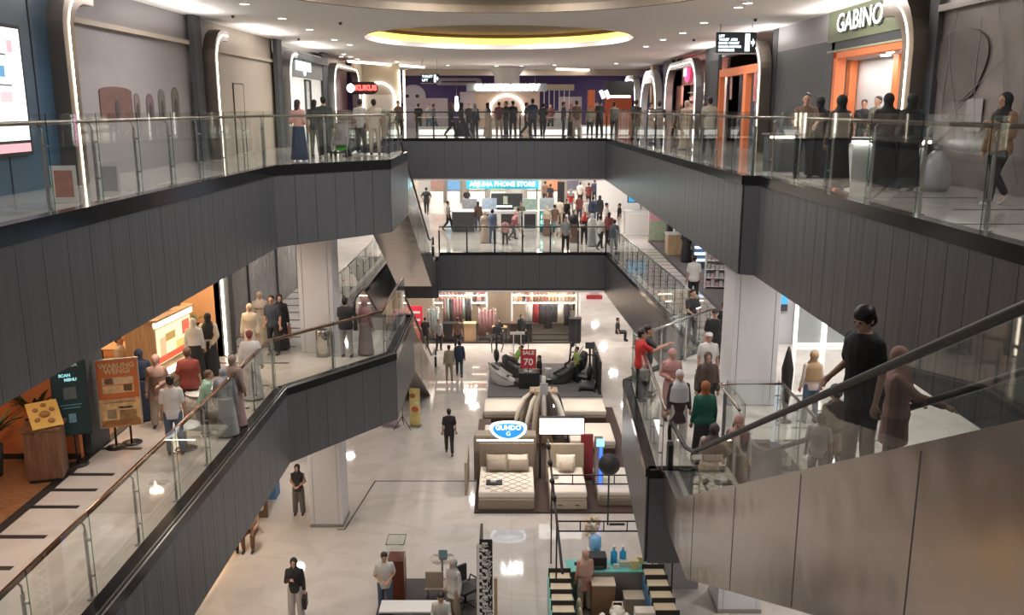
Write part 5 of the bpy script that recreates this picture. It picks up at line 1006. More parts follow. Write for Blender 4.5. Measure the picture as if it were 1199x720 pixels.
# -- kiosk at the bottom centre (dark carpet, table, patterned divider)
m = MB(); m.box(-3.3, YN, Z1, -.7, 21.3, Z1 + .012); TR[0] += 1; struct('trim_%d' % TR[0], m, mat('dark_carpet', (.07, .065, .065), .85))
t = thing('patterned_screen', 'tall black divider with white lace pattern at the bottom centre', 'screen panel', (-.72, 18.9, Z1), R(0))
m = MB(); m.box(-.03, 0, 0, .03, .8, 2.35); m.build('panel', 'black', t)
m = MB()
for k in range(26):
    y = .1 + (k % 4) * .09; z = .1 + k * .085
    m.box(.03 if k % 2 else -.06, -.03, z, .16 if k % 2 else .03, 0, z + .05)
for k in range(110): a = random.uniform(.02, .24); z = random.uniform(.05, 2.2); m.cbox((.0 + a, -.02, z), (.12, .015, .018), 0, Matrix.Rotation(random.uniform(0, 3), 4, 'Y'))
m.build('lace_pattern', 'white_gloss', t); m = MB(); m.box(.0, -.015, 0, .27, -.005, 2.35); m.build('front_panel', 'black', t); m = MB(); m.box(.3, .02, 0, .38, .1, 1.35); m.build('edge_post', 'oak', t)
m = MB(); m.box(-.1, -.02, 0, -.04, .0, 2.25); m.build('edge_strip', 'white_gloss', t)
table('long white table at the very bottom edge of the dark carpet', -2.3, 18.75, Z1, 1.5, .5, 'white_gloss', h=.75, name='long_table')
p = at(467, 712, Z1); t = thing('wooden_cabinet', 'reddish wooden cabinet with glass top beside the man in the white tee', 'cabinet', (-2.78, 20.35, Z1)); m = MB(); m.box(-.28, -.25, 0, .12, .25, 1.15); m.build('body', mat('red_wood', (.16, .045, .03), .4), t); m = MB(); m.box(-.3, -.27, 1.15, .14, .27, 1.6); m.build('glass_case', 'clear_glass', t); m = MB(); m.tube([(-.3, -.27, 1.6), (.14, -.27, 1.6), (.14, .27, 1.6), (-.3, .27, 1.6)], .012, 5, closed=True); m.build('case_rim', 'dark_metal', t)
m = MB(); m.box(-2.82, 22.7, Z1, -2.78, 22.74, Z1 + 1.9)
def swivel_chair(label, x, y, z, rz, mt='black'):
    t = thing('office_chair', label, 'chair', (x, y, z), rz); m = MB(); m.box(-.24, -.24, .42, .24, .24, .5); m.build('seat', mt, t, .03); m = MB(); m.box(-.22, .2, .55, .22, .27, 1.0); m.build('backrest', mt, t, .03); m = MB(); m.tube([(0, 0, .1), (0, 0, .42)], .03); m.build('gas_lift', 'dark_metal', t)
    for k in range(5): a = k * 2 * math.pi / 5; m = MB(); m.tube([(0, 0, .1), (.28 * math.cos(a), .28 * math.sin(a), .05)], .02, 5); m.build('leg', 'dark_metal', t)
    for s_ in (-1, 1): m = MB(); m.tube([(s_ * .27, .2, .5), (s_ * .28, .15, .7), (s_ * .28, -.15, .7)], .02, 5); m.build('armrest', mt, t)
    return t
swivel_chair('black office chair beside the lace-pattern divider', -1.15, 20.0, Z1, R(40))
t = thing('round_display', 'small round glass table with blue and white tablet display behind the seated man', 'table', (-1.78, 20.9, Z1)); m = MB(); m.lathe([(.32, .78), (.32, .8)], n=20); m.build('glass_top', 'clear_glass', t); m = MB(); m.lathe([(.03, .02), (.03, .78)], n=10); m.build('leg', 'steel', t); m = MB(); m.lathe([(.24, 0), (.22, .02)], n=18); m.build('base', 'steel', t)
simple('tablet_display', 'small blue and white tablet standing on the round glass table', 'tablet', (-1.75, 20.85, Z1 + .8), [('screen', B(-.11, -.01, .02, .11, .01, .26), mat('tab_blue', (.25, .4, .45), .4)), ('stand', B(-.1, -.05, 0, .1, .08, .02), 'steel')])
t = thing('beige_chair', 'beige chair behind the seated man at the bottom centre', 'chair', (-1.9, 20.2, Z1), R(180)); m = MB(); m.box(-.24, -.24, .42, .24, .24, .47); m.build('seat', beigef, t, .02); m = MB(); m.box(-.22, .2, .5, .22, .25, .95); m.build('backrest', beigef, t, .03)
for a_ in (-.2, .2):
    for b_ in (-.2, .2): m = MB(); m.tube([(a_, b_, 0), (a_, b_, .42)], .018, 6); m.build('leg', 'steel', t)
# -- teal kiosk at the bottom right with overhead truss
t = thing('overhead_truss', 'black overhead truss frame with spotlights around the teal kiosk', 'truss', (1.2, 17.5, Z1))
za, zb_ = 2.3, 2.55
def tb(n_, pts, r_=.02): m = MB(); m.tube(pts, r_, 6); m.build(n_, 'dark_metal', t)
y_f, y_n, xl, xr = 4.6, 1.9, -.15, 2.6
for y in (y_f, y_n):
    for z in (za, zb_): tb('beam', [(xl, y, z), (xr, y, z)])
    for k in range(6): tb('strut', [(xl + (xr - xl) * k / 5, y, za), (xl + (xr - xl) * k / 5, y, zb_)], .015)
for x in (xl, xr):
    tb('side_beam', [(x, 7.2 if x < 0 else y_f, zb_), (x, -.5, zb_)], .03)
    for y in (y_f, y_n): tb('post', [(x, y, 0), (x, y, zb_)])
for k, y in enumerate((6.4, 5.2, 4.0, 3.0)): m = MB(); m.tube([(xl, y, zb_ + .02), (xl - .03, y - .12, zb_ + .16)], [.05, .07], 8); m.build('spotlight', 'black', t)
m = MB(); m.ball((1.62, y_f + 2.3, 1.9), .32, 20, 12); tag(m.build('black_ball', 'black'), 'black round ball-shaped display head in front of the beige bed', 'display').location = (1.2, 17.5, Z1)
m = MB(); m.tube([(0, 0, 0), (0, 0, 1.65)], .025); m.tube([(.05, 0, .02), (.5, .0, .02)], .04); o = m.build('ball_pole', 'black'); o.location = (2.82, 24.4, Z1); tag(o, 'thin black pole carrying the black ball before the beds', 'stand')
kiosk_counter('teal_counter', 'teal topped work counter at the back of the bottom right kiosk', 1.35, 3.3, 20.2, Z1, .95, .55, mat('kiosk_grey', (.24, .22, .2), .5), mat('teal_top', (.16, .52, .48), .4))
def side_shelf(label, x, y0, y1, mt, boxm, n):
    t = thing('sloping_shelf', label, 'shelf', (x, y0, Z1)); L = y1 - y0
    m = MB(); m.box(-.28, 0, 0, .28, L, .9); m.build('body', mt, t)
    for k in range(n):
        y = .1 + k * (L - .2) / n; m = MB(); m.box(-.24, y, .9, .24, y + (L - .2) / n * .75, 1.02); m.build('pastry_tray', boxm, t); m = MB(); m.box(-.27, y + (L - .2) / n * .78, .9, .27, y + (L - .2) / n * .84, 1.12); m.build('divider', 'dark_metal', t)
    return t
side_shelf('teal shelf with cream boxes along the left of the bottom right kiosk', 1.15, 16.4, 20.0, 'teal_top', mat('cream_box', (.72, .6, .42), .6), 7); side_shelf('blue shelf with cream boxes along the right of the bottom right kiosk', 3.45, 16.4, 20.2, mat('shelf_blue', (.05, .17, .32), .5), 'cream_box', 7)
for i, (x0, c) in enumerate(((1.55, (.78, .66, .45)), (3.02, (.7, .58, .4)))):
    for k in range(7):
        o = MB(); o.lathe([(.05, 0), (.08, .25), (.06, .42), (.02, .5)], n=10); tag(o.build('bread_bag', plain(c)), 'cream paper bag in the inner row along the %s shelf of the teal kiosk' % ('left' if i == 0 else 'right'), 'bag', 'bags in the %s inner row' % ('left' if i == 0 else 'right')).location = (x0 + .01 * k, 17.0 + k * .42, Z1)
simple('printer', 'black printer box on the teal counter', 'printer', (2.1, 20.2, Z1 + .985), [('body', B(-.22, -.18, 0, .22, .18, .3), 'black', .02), ('tray', B(-.15, -.25, .05, .15, -.18, .09), 'charcoal')])
simple('water_dispenser', 'blue and white water jug set behind the black printer', 'dispenser', (2.1, 20.75, Z1), [('cabinet', B(-.2, -.15, 0, .2, .15, 1.1), 'plaster'), ('jug', lambda m: m.lathe([(.13, 1.1), (.15, 1.2), (.15, 1.45), (.05, 1.52)], n=14), mat('jug_blue', (.2, .45, .75), .2))])
for k in range(2): simple('blue_bottle', 'blue bottle on the teal counter, %s of the pair' % ('left' if k == 0 else 'right'), 'bottle', (2.52 + k * .22, 20.3, Z1 + .985), [('body', lambda m: m.lathe([(.08, 0), (.085, .3), (.03, .36), (.03, .42)], n=12), mat('bottle_blue', (.03, .35, .7), .3)), ('cap', lambda m: m.lathe([(.035, .42), (.035, .47)], n=10), 'white_gloss')])
simple('flower_vase', 'tall cream bouquet standing behind the printer', 'flowers', (2.05, 21.1, Z1), [('stand', lambda m: m.lathe([(.1, 0), (.08, 1.1), (.12, 1.3)], n=12), 'plaster'), ('flowers', lambda m: [m.ball((random.uniform(-.16, .16), random.uniform(-.1, .1), 1.4 + random.uniform(0, .4)), .06, 7, 5) for _ in range(26)], mat('petal', (.7, .55, .38), .7))])
for i, (x, y, w_, h_, c) in enumerate([(2.25, 18.6, .55, .42, (.66, .5, .34)), (3.0, 19.6, .6, .5, (.5, .42, .32)), (2.2, 19.7, .55, .8, (.30, .17, .09))]):
    simple('storage_box', ['cream folding chair box inside the kiosk', 'beige storage box under the teal counter', 'brown wooden cabinet under the teal counter'][i], 'box', (x, y, Z1 + .01), [('body', B(-w_ / 2, -.2, 0, w_ / 2, .2, h_), plain(c)), ('lid', B(-w_ / 2 - .01, -.21, h_, w_ / 2 + .01, .21, h_ + .03), plain((.6, .5, .38)))])
m = MB(); m.box(1.3, 16.0, Z1, 3.3, 20.2, Z1 + .012); TR[0] += 1; struct('trim_%d' % TR[0], m, mat('kiosk_floor', (.10, .075, .06), .7))
kiosk_counter('front_counter', 'blue front counter with small white goods at the bottom edge of the teal kiosk', 1.9, 3.3, 17.8, Z1, .85, .6, 'shelf_blue', 'shelf_blue')
for k in range(10):
    o = MB(); o.lathe([(.06, 0), (.09, .05), (.08, .14), (.03, .2)], n=10); tag(o.build('goods_jar', 'white_gloss'), 'small white container on the blue front counter of the teal kiosk', 'jar', 'white containers on the blue counter').location = (2.0 + (k % 5) * .27, 17.65 + (k // 5) * .25, Z1 + .885)
for k, (x_, y_, w_, h_, c_) in enumerate([(1.62, 20.25, .16, .04, K_), (1.8, 20.05, .14, .03, K_), (2.55, 20.08, .12, .1, W_), (2.8, 20.2, .3, .14, W_), (3.0, 20.05, .2, .22, Y_), (3.18, 20.3, .16, .18, Y_), (2.35, 20.05, .08, .06, W_)]):
    o = MB().box(-w_ / 2, -w_ * .3, 0, w_ / 2, w_ * .3, h_).build('counter_item', plain(c_), bev=.004); o.location = (x_, y_, Z1 + .985); tag(o, ['flat black tray at the left end of the teal counter', 'second flat black tray behind the pink-clad seller', 'small white cup box left of the black printer end', 'wide white carton on the teal counter', 'yellow box standing on the teal counter', 'pale yellow box at the right end of the teal counter', 'tiny white box beside the printer'][k], 'box')
simple('wicker_basket', 'white basket bag with a handle on the blue front counter', 'basket', (2.35, 18.05, Z1 + .885), [('body', lambda m: m.lathe([(.12, 0), (.18, .12), (.15, .22)], n=14), linen), ('handle', lambda m: m.tube([(-.13, 0, .2), (-.1, 0, .38), (.1, 0, .38), (.13, 0, .2)], .02), linen)])
for k in range(3):
    o = MB(); o.box(-.22, -.14, 0, .22, .14, .07); tag(o.build('white_box', 'linen', bev=.01), 'flat cream box, %s of the stack on the blue front counter' % ['bottom', 'middle', 'top'][k], 'box').location = (2.95, 18.0, Z1 + .885 + k * .08)
# ground floor items at lower right behind the escalator
simple('pale_cabinet', 'pale wall panel with black speaker at the lower right under the escalator', 'panel', (4.3, 20.8, Z1), [('panel', B(-.6, 0, 0, .45, .1, 2.2), 'lilac_panel'), ('speaker', B(-.1, -.08, 1.5, .15, 0, 1.95), 'black'), ('dark_poster', B(-.55, -.03, 1.2, -.2, 0, 2.0), 'slate'), ('teal_strip', B(-.2, -.04, .9, -.1, 0, 2.0), mat('strip_teal', (.02, .3, .4), .4))])
# left ground floor shops
wall('left', WL - .3, YN, 66, Z1, Z2 - 1.9, mat('warm_shop', (.55, .38, .22), .6), .1)
for i, (px, py, lab) in enumerate([(285, 640, 'counter with a warm glowing edge at the lower left of the ground floor'), (325, 560, 'small dark table at the left of the ground floor')]):
    p = at(px, py, Z1)
simple('lit_counter', 'counter with a warm glowing front at the lower left of the ground floor', 'counter', (-8.15, 22.3, Z1), [('body', B(-.25, -1.5, 0, .2, 1.5, .85), 'walnut'), ('light_panel', B(.2, -1.4, .1, .23, 1.4, .5), glow('amber_lit', (1, .62, .25), 2))])
simple('brown_board', 'brown board with white 60 figure beside the stool at lower left', 'sign', (-7.62, 24.9, Z1), [('board', B(-.3, -.04, 0, .3, .04, .95), mat('board_brown', (.13, .08, .05), .6))]); text_mesh('60', .34, 'letter_paint', 'lettering', bpy.data.objects['brown_board'], (.03, -.05, .35), (R(90), 0, 0), .003, bold=.01)
simple('blue_crate', 'blue and white promotional box at the left of the ground floor', 'box', (-7.75, 26.4, Z1), [('body', B(-.35, -.25, 0, .35, .25, .8), mat('crate_blue', (.08, .2, .42), .5, noise=.4, nscale=8)), ('lid', B(-.37, -.27, .8, .37, .27, .85), 'white_gloss')])
swivel_chair('dark chair at the far left of the ground floor', -7.4, 30.5, Z1, R(200), 'charcoal')
table('dark wooden table at the far left of the ground floor', -7.9, 31.5, Z1, .8, .8, 'walnut')
p = at(292, 622, Z1); simple('bar_stool', 'white legged stool under the woman in the pink hijab', 'stool', (-7.45, 23.9, Z1), [('seat', lambda m: m.lathe([(.17, .5), (.17, .55)], n=14), 'red_wood'), ('leg', lambda m: m.tube([(.25, 0, 0), (.05, 0, .5)], .016), 'white_gloss'), ('leg', lambda m: m.tube([(-.25, 0, 0), (-.05, 0, .5)], .016), 'white_gloss'), ('leg', lambda m: m.tube([(0, -.25, 0), (0, -.05, .5)], .016), 'white_gloss')])
simple('green_stroller', 'grey pushchair with a green seat bag on the left top landing', 'pushchair', (-4.95, 26.3, 0), [('seat', lambda m: m.rings([[(a, y, z) for a, z in ((-.2, z0), (.2, z0), (.2, z1), (-.2, z1))] for y, z0, z1 in ((-.3, .35, .45), (.1, .32, .5), (.25, .5, .95))]), mat('pram_grey', (.22, .2, .19), .7)), ('bag', lambda m: m.ball((0, .05, .28), (.18, .22, .1)), mat('pram_green', (.08, .45, .06), .6)), ('frame', lambda m: m.tube([(-.22, -.35, .1), (-.22, .2, .7), (-.22, .45, 1.02), (.22, .45, 1.02), (.22, .2, .7), (.22, -.35, .1)], .015, 6), 'steel')] + [('wheel', (lambda x, y: lambda m: m.tube([(x - .02, y, .1), (x + .02, y, .1)], .1, 12))(x, y), 'rubber') for x in (-.22, .22) for y in (-.32, .3)])
simple('a_frame_sign', 'small white framed notice with a red picture on the left walkway floor', 'sign', (-6.75, 13.6, 0), [('board', B(-.18, -.01, 0, .18, .01, .55), 'white_gloss'), ('picture', B(-.13, -.015, .08, .13, -.01, .48), mat('notice_pic', (.45, .2, .16), .5, noise=.5, nscale=8))], R(10))
simple('a_frame_sign', 'plain white framed notice right of the red picture notice on the left walkway', 'sign', (-6.5, 14.6, 0), [('board', B(-.15, -.01, 0, .15, .01, .55), 'white_gloss'), ('picture', B(-.11, -.015, .08, .11, -.01, .48), 'lilac_panel')], R(20))
plant('potted_shrub', 'dark green shrub by the mural behind the right rail', (7.0, 16.9, 0), 1.2, 60, leaf, pw=.25, ph=.4, lw=.04)
t = thing('white_sack', 'large white plastic sack standing by the shrub behind the right rail', 'bag', (7.3, 15.6, 0)); t.scale = (.72, .72, .72); m = MB(); m.lathe([(.3, 0), (.4, .15), (.36, .6), (.2, .85), (.1, .95)], n=14, sx=.9); m.build('sack', mat('sack_white', (.42, .42, .44), .4, bump=.6, bscale=6), t); m = MB(); m.lathe([(.06, .95), (.1, 1.05)], n=8); m.build('knot', 'sack_white', t)

# ================================================================== PEOPLE
def voxel(mb, name, vox, smooth=2):
    me = mb.mesh(name, []); o = bpy.data.objects.new('tmp', me); COL.objects.link(o)
    r = o.modifiers.new('r', 'REMESH'); r.mode = 'VOXEL'; r.voxel_size = vox; r.use_smooth_shade = True
    if smooth: q = o.modifiers.new('s', 'SMOOTH'); q.factor = .5; q.iterations = smooth
    out = bpy.data.meshes.new_from_object(o.evaluated_get(bpy.context.evaluated_depsgraph_get())); out.name = name
    bpy.data.objects.remove(o); bpy.data.meshes.remove(me); return out
def limb(m, pts, rs, n=10):
    """tapered chain of joints with rounded ends"""
    for i in range(len(pts) - 1): m.tube([pts[i], pts[i + 1]], [rs[i], rs[i + 1]], n)
    for p, r in zip(pts, rs): m.ball(tuple(p), r, n, 6)
# arm presets: elbow and wrist offsets from the shoulder for the side s (+1 = figure's left, x positive), facing -y
ARMS = {'down': ((.05, .02, -.28), (.07, -.05, -.52)), 'belly': ((.07, .05, -.27), (-.09, -.20, -.32)), 'phone': ((.05, -.04, -.28), (-.11, -.27, -.12)),
        'rail': ((.07, -.15, -.23), (.03, -.36, -.30)), 'reach': ((.05, -.22, -.14), (.02, -.47, -.05)), 'hip': ((.16, .10, -.24), (.04, -.06, -.42)),
        'back': ((.07, .10, -.27), (-.06, .17, -.46)), 'up': ((.12, -.14, -.02), (.02, -.16, .22)), 'carry': ((.04, -.02, -.29), (.03, -.26, -.27)), 'cross': ((.08, -.02, -.26), (-.20, -.20, -.20)),
        'lean': ((.07, .03, -.26), (.03, -.20, -.36)), 'reach_low': ((.04, -.22, -.17), (.03, -.50, -.25)), 'side': ((.22, -.04, -.14), (.46, -.1, -.10))}
def skeleton(pose, la, ra, lean=0):
    hip = .90; J = {}
    if pose == 'walk': legs = {1: [(.09, 0, hip - .02), (.10, -.16, .50), (.10, -.22, .10)], -1: [(-.09, 0, hip - .02), (-.09, .04, .49), (-.09, .30, .17)]}; hip = .88
    elif pose == 'sit': hip = .50; legs = {s: [(s * .10, 0, hip), (s * .14, -.43, .50), (s * .13, -.42, .09)] for s in (1, -1)}
    elif pose == 'step': legs = {1: [(.09, 0, hip), (.10, -.2, .66), (.10, -.2, .30)], -1: [(-.09, 0, hip), (-.10, .0, .48), (-.10, .03, .09)]}
    else: legs = {1: [(.09, 0, hip), (.11, -.02, .48), (.12, .01, .09)], -1: [(-.09, 0, hip), (-.11, .0, .48), (-.13, .02, .09)]}
    k = math.sin(lean); c = math.cos(lean)
    def up(x, y, z): dz = z - .9; return Vector((x, y * c - dz * k, hip + dz * c - y * k * .3))
    J['hip'] = hip; J['legs'] = {s: [Vector(p) for p in legs[s]] for s in legs}; J['up'] = up
    for s, a in ((1, la), (-1, ra)):
        sh = up(s * .165, 0, 1.375); e, w_ = ARMS[a]
        J[s] = [sh, sh + Vector((s * e[0], e[1], e[2])), sh + Vector((s * w_[0], w_[1], w_[2]))]
    return J
def torso_rings(J, d=0, z0=.84, z1=1.44, fem=False, wide=1):
    prof = [(.80, .150, .105), (.90, .168, .118), (1.02, .138 if fem else .150, .100), (1.14, .148, .105), (1.27, .172, .115), (1.36, .168, .100), (1.42, .120, .080), (1.46, .065, .065)]
    out = []
    for z, a, b in prof:
        if z < z0 - .001 or z > z1 + .03: continue
        c = J['up'](0, 0, z); out.append([(c.x + (a * wide + d) * math.cos(2 * math.pi * j / 14), c.y + (b * wide + d) * math.sin(2 * math.pi * j / 14), c.z) for j in range(14)])
    return out
CACHE = {}
def hand(m, w_, d, s, vox, grip):
    d = d.normalized(); f = Vector((0, -1, 0)); sd = d.cross(Vector((0, 0, 1)))
    sd = sd.normalized() if sd.length > .2 else Vector((1, 0, 0)); nrm = sd.cross(d).normalized()
    if nrm.z > 0: nrm = -nrm
    r = max(.0095, vox * .62); palm = w_ + d * .05
    limb(m, [w_, palm, palm + d * .025], [.026, .034, .032], 8)
    for i, L in enumerate((.062, .072, .068, .052)):
        b = palm + d * .03 + sd * (-.030 + i * .020); q1 = b + d * L * .5 + nrm * (.03 if grip else .008); q2 = q1 + (d * .35 + nrm * (.9 if grip else .3)).normalized() * L * .5
        limb(m, [b, q1, q2], [r, r * .95, r * .8], 6)
    b = palm - d * .01 - sd * s * .03; q1 = b + (d * .5 - sd * s * .6 + nrm * .3).normalized() * .035; limb(m, [b, q1, q1 + (d + nrm * .4).normalized() * .026], [r * 1.2, r, r * .85], 6)
def body_mesh(key, pose, la, ra, lean, tilt, fem, vox):
    J = skeleton(pose, la, ra, lean); m = MB(); m.rings(torso_rings(J, 0, .80, 1.46, fem))
    hc = J['up'](0, -.01, 1.585); n0 = J['up'](0, .01, 1.42); m.tube([n0, hc - Vector((0, -.01, .05))], [.058, .052], 12)
    def hp(x, y, z): return hc + Matrix.Rotation(tilt, 3, 'X') @ Vector((x, y, z))
    k = len(m.v); m.ball((0, 0, .02), (.076, .094, .100), 16, 12); m.ball((0, -.025, -.055), (.054, .062, .062), 12, 8); m.ball((0, -.098, -.018), (.013, .022, .026), 8, 6)
    m.ball((0, -.088, -.062), (.026, .012, .011), 8, 6); m.ball((0, -.075, -.1), (.026, .02, .02), 8, 6); m.ball((0, -.082, .03), (.05, .014, .012), 8, 6)
    for s in (1, -1): m.ball((s * .078, .005, -.005), (.012, .022, .032), 8, 6)
    RM = Matrix.Rotation(tilt, 3, 'X'); m.v[k:] = [tuple(hc + RM @ Vector(v)) for v in m.v[k:]]
    for s in (1, -1):
        L = J['legs'][s]; limb(m, [L[0], L[1], L[2]], [.090, .056, .040])
        fd = Vector((0, -1, -.05)) if L[2].z < .15 or pose == 'step' else Vector((0, -.8, -.5)); limb(m, [L[2] - Vector((0, -.02, .045)), L[2] + fd * .12 - Vector((0, 0, .055))], [.035, .026], 8)
        a = J[s]; limb(m, a, [.050, .038, .027]); hand(m, a[2], a[2] - a[1], s, vox, (la if s > 0 else ra) in ('rail', 'phone', 'carry', 'up'))
    return voxel(m, 'body', vox, 1 if vox > .012 else 2), J, hc
def cloth_mesh(kind, J, fem, vox, sleeve='short', hem=.80, wide=1):
    m = MB(); up = J['up']
    if kind in ('top', 'coat'):
        rs = torso_rings(J, .016, max(.80, hem), 1.44, fem, wide)
        if hem < .80:
            c = up(0, 0, .80); low = [[(c.x * (1) + (.185 + .1 * (.8 - hem) + d_) * math.cos(2 * math.pi * j / 14), c.y + (.14 + .1 * (.8 - hem) + d_) * math.sin(2 * math.pi * j / 14), J['hip'] + (hem - .9)) for j in range(14)] for d_ in (0,)]
            rs = low + rs
        m.rings(rs)
        for s in (1, -1):
            a = J[s]
            if sleeve == 'long': limb(m, [a[0], a[1], a[1].lerp(a[2], .93)], [.062, .052, .042])
            elif sleeve == 'wide': limb(m, [a[0], a[1], a[1].lerp(a[2], .92)], [.070, .072, .066])
            elif sleeve == 'short': limb(m, [a[0], a[0].lerp(a[1], .75)], [.064, .060])
            else: limb(m, [a[0]], [.056])
    elif kind in ('trousers', 'wide_trousers', 'shorts'):
        m.rings(torso_rings(J, .010, .80, 1.0, fem)); f = 1.0 if kind != 'wide_trousers' else 1.32
        for s in (1, -1):
            L = J['legs'][s]
            if kind == 'shorts': limb(m, [L[0], L[1]], [.105, .085])
            else: limb(m, [L[0], L[1], L[1].lerp(L[2], .95)], [.104, .074 * f, .058 * f * (1.15 if f > 1 else 1)])
    elif kind in ('skirt', 'abaya'):
        L = J['legs']; mid = (L[1][2] + L[-1][2]) / 2; hipz = J['hip']; top = 1.0 if kind == 'skirt' else 1.1; n = 16; rs = []
        if J['hip'] < .6:
            m.rings(torso_rings(J, .012, .80, 1.1, fem)); limb(m, [L[1][0], L[1][1], L[1][2]], [.12, .11, .12]); limb(m, [L[-1][0], L[-1][1], L[-1][2]], [.12, .11, .12]); limb(m, [(L[1][1] + L[-1][1]) / 2, mid], [.12, .14]); return voxel(m, kind, vox, 2)
        spread = abs(L[1][2].y - L[-1][2].y) / 2
        for u in (0, .15, .35, .6, .85, 1):
            z = hipz + .08 - (hipz + .04) * u; rx = .155 + .02 + .09 * u; ry = .125 + .015 + (.07 + spread * .9) * u
            rs.append([(mid.x * u + rx * math.cos(2 * math.pi * j / n) * (1 + .05 * u * math.sin(6 * 2 * math.pi * j / n)), mid.y * u + ry * math.sin(2 * math.pi * j / n) * (1 + .05 * u * math.cos(5 * 2 * math.pi * j / n)), z) for j in range(n)])
        m.rings(rs[::-1])
    return voxel(m, kind, vox, 1)
def head_mesh(kind, hc, tilt, J, vox):
    m = MB(); k0 = len(m.v)
    if kind in ('hijab', 'khimar'):
        m.ball((0, .022, .025), (.098, .108, .118), 16, 10); m.ball((0, .02, -.08), (.085, .092, .075), 14, 8)
    elif kind == 'cap': m.ball((0, .008, .055), (.090, .108, .075), 16, 8); m.rings([[(x, -.085 - y, .062 + dz) for x, y in ((-.07, 0), (-.055, .06), (0, .08), (.055, .06), (.07, 0))] for dz in (0, .014)])
    else:
        m.ball((0, .018, .052), (.088, .100, .082), 16, 10); m.ball((0, .045, .0), (.078, .066, .085), 14, 8)
        if kind == 'long': m.ball((0, .06, -.06), (.085, .045, .12), 12, 8); m.ball((0, .075, -.17), (.08, .035, .12), 12, 8)
        if kind == 'thick': m.ball((0, .008, .058), (.094, .108, .086), 16, 10); m.ball((0, .04, -.01), (.090, .072, .085), 14, 8); m.ball((.06, -.01, .02), (.034, .055, .05), 10, 6); m.ball((-.06, -.01, .02), (.034, .055, .05), 10, 6)
        if kind == 'bun': m.ball((0, .11, .06), (.05, .05, .05), 10, 6)
        if kind == 'curly': m.ball((0, .02, .07), (.105, .11, .085), 12, 8)
    RM = Matrix.Rotation(tilt, 3, 'X'); m.v[k0:] = [tuple(hc + RM @ Vector(v)) for v in m.v[k0:]]
    if kind in ('hijab', 'khimar'):
        up = J['up']; low = 1.22 if kind == 'hijab' else 1.02; prof = [(1.53, .068, .070), (1.47, .092, .088), (1.41, .165, .118), (1.34, .205, .138), (low, .195 if kind == 'hijab' else .225, .150)]; rs = []
        for z, a, b in prof: c = up(0, -.005, z); rs.append([(c.x + a * math.cos(2 * math.pi * j / 16), c.y + b * math.sin(2 * math.pi * j / 16), c.z) for j in range(16)])
        m.rings(rs[::-1])
    return voxel(m, kind, vox, 1)
def get(key, fn):
    if key not in CACHE: CACHE[key] = fn()
    return CACHE[key]
def person(label, loc, rz, H, top, bottom, head, pose='stand', la='down', ra='down', lean=0, tilt=0, fem=False, sleeve='short', hem=.80, skin='skin', det=0, group=None, shoes=(.03, .03, .03), bag=None, wide=1):
    """top / bottom / head = (kind, colour)"""
    vox = (.024, .016, .0095)[det]; t = thing('person', label, 'person', loc, rz, group); sc = H / 1.70; t.scale = (sc * (1.0 if sc > .9 else 1.05),) * 2 + (sc,)
    bk = (pose, la, ra, lean, tilt, fem, vox); bm_, J, hc = get(('b',) + bk, lambda: body_mesh(None, pose, la, ra, R(lean), R(tilt), fem, vox))
    def put(n_, me, mt):
        o = bpy.data.objects.new(n_, me); COL.objects.link(o); o.parent = t
        if not me.materials: me.materials.append(None)
        o.material_slots[0].link = 'OBJECT'; o.material_slots[0].material = MATS[mt] if isinstance(mt, str) else mt; return o
    put('body', bm_, skin)
    put({'top': 'shirt', 'coat': 'coat'}[top[0]], get(('t', top[0], sleeve, hem, wide) + bk, lambda: cloth_mesh(top[0], J, fem, vox, sleeve, hem, wide)), plain(top[1]))
    put({'trousers': 'trousers', 'wide_trousers': 'trousers', 'shorts': 'shorts', 'skirt': 'skirt', 'abaya': 'long_dress'}[bottom[0]], get(('d', bottom[0]) + bk, lambda: cloth_mesh(bottom[0], J, fem, vox)), plain(bottom[1]))
    hk = 'headscarf' if head[0] in ('hijab', 'khimar') else ('cap' if head[0] == 'cap' else 'hair')
    put(hk, get(('h', head[0]) + bk, lambda: head_mesh(head[0], hc, R(tilt), J, vox)), plain(head[1]) if head[1] else 'hair')
    if head[0] == 'cap': put('hair', get(('h', 'short') + bk, lambda: head_mesh('short', hc - Vector((0, -.006, .022)), R(tilt), J, vox)), 'hair')
    for s in (1, -1):
        def sh(s=s):
            a = J['legs'][s][2]; m = MB(); back = a.z > .15 and pose == 'walk'; e = Vector((0, -.75, -.62)) if back else Vector((0, -1, 0)); b = a - Vector((0, -.03, .05)); limb(m, [b, b + e * .08, b + e * .17], [.042, .042, .034], 8)
            if not back:
                zf = a.z - .09; m.v = [(x, y, max(z, zf)) for x, y, z in m.v]
            return voxel(m, 'shoe', max(.012, vox * .7), 1)
        put('shoe', get(('s', s, pose, vox), sh), plain(shoes, .5))
    if det:
        def eyes(): m = MB(); m.ball((0, 0, 0), (.014, .008, .007), 8, 6); return m.mesh('eye', [])
        em = get(('eye',), eyes)
        for s in (1, -1):
            o = put('eye', em, mat('eye_dark', (.02, .015, .012), .2)); q = hc + Matrix.Rotation(R(tilt), 3, 'X') @ Vector((s * .030, -.0865, .008)); o.location = q
    if bag:
        m = MB(); a = J[bag[0]][2] + Vector((0, 0, -.05)); m.tube([a + Vector((0, -.09, -.1)), a + Vector((0, -.05, .0)), a + Vector((0, .05, 0)), a + Vector((0, .09, -.1))], .008, 5); m.box(a.x - .05, a.y - .15, a.z - .42, a.x + .05, a.y + .15, a.z - .1)
        o = m.build('carried_bag', plain(bag[1])); o.parent = None; o.matrix_world = Matrix.Translation(loc) @ Matrix.Rotation(rz, 4, 'Z') @ Matrix.Diagonal((sc, sc, sc, 1)); tag(o, bag[2], 'bag')
    return t
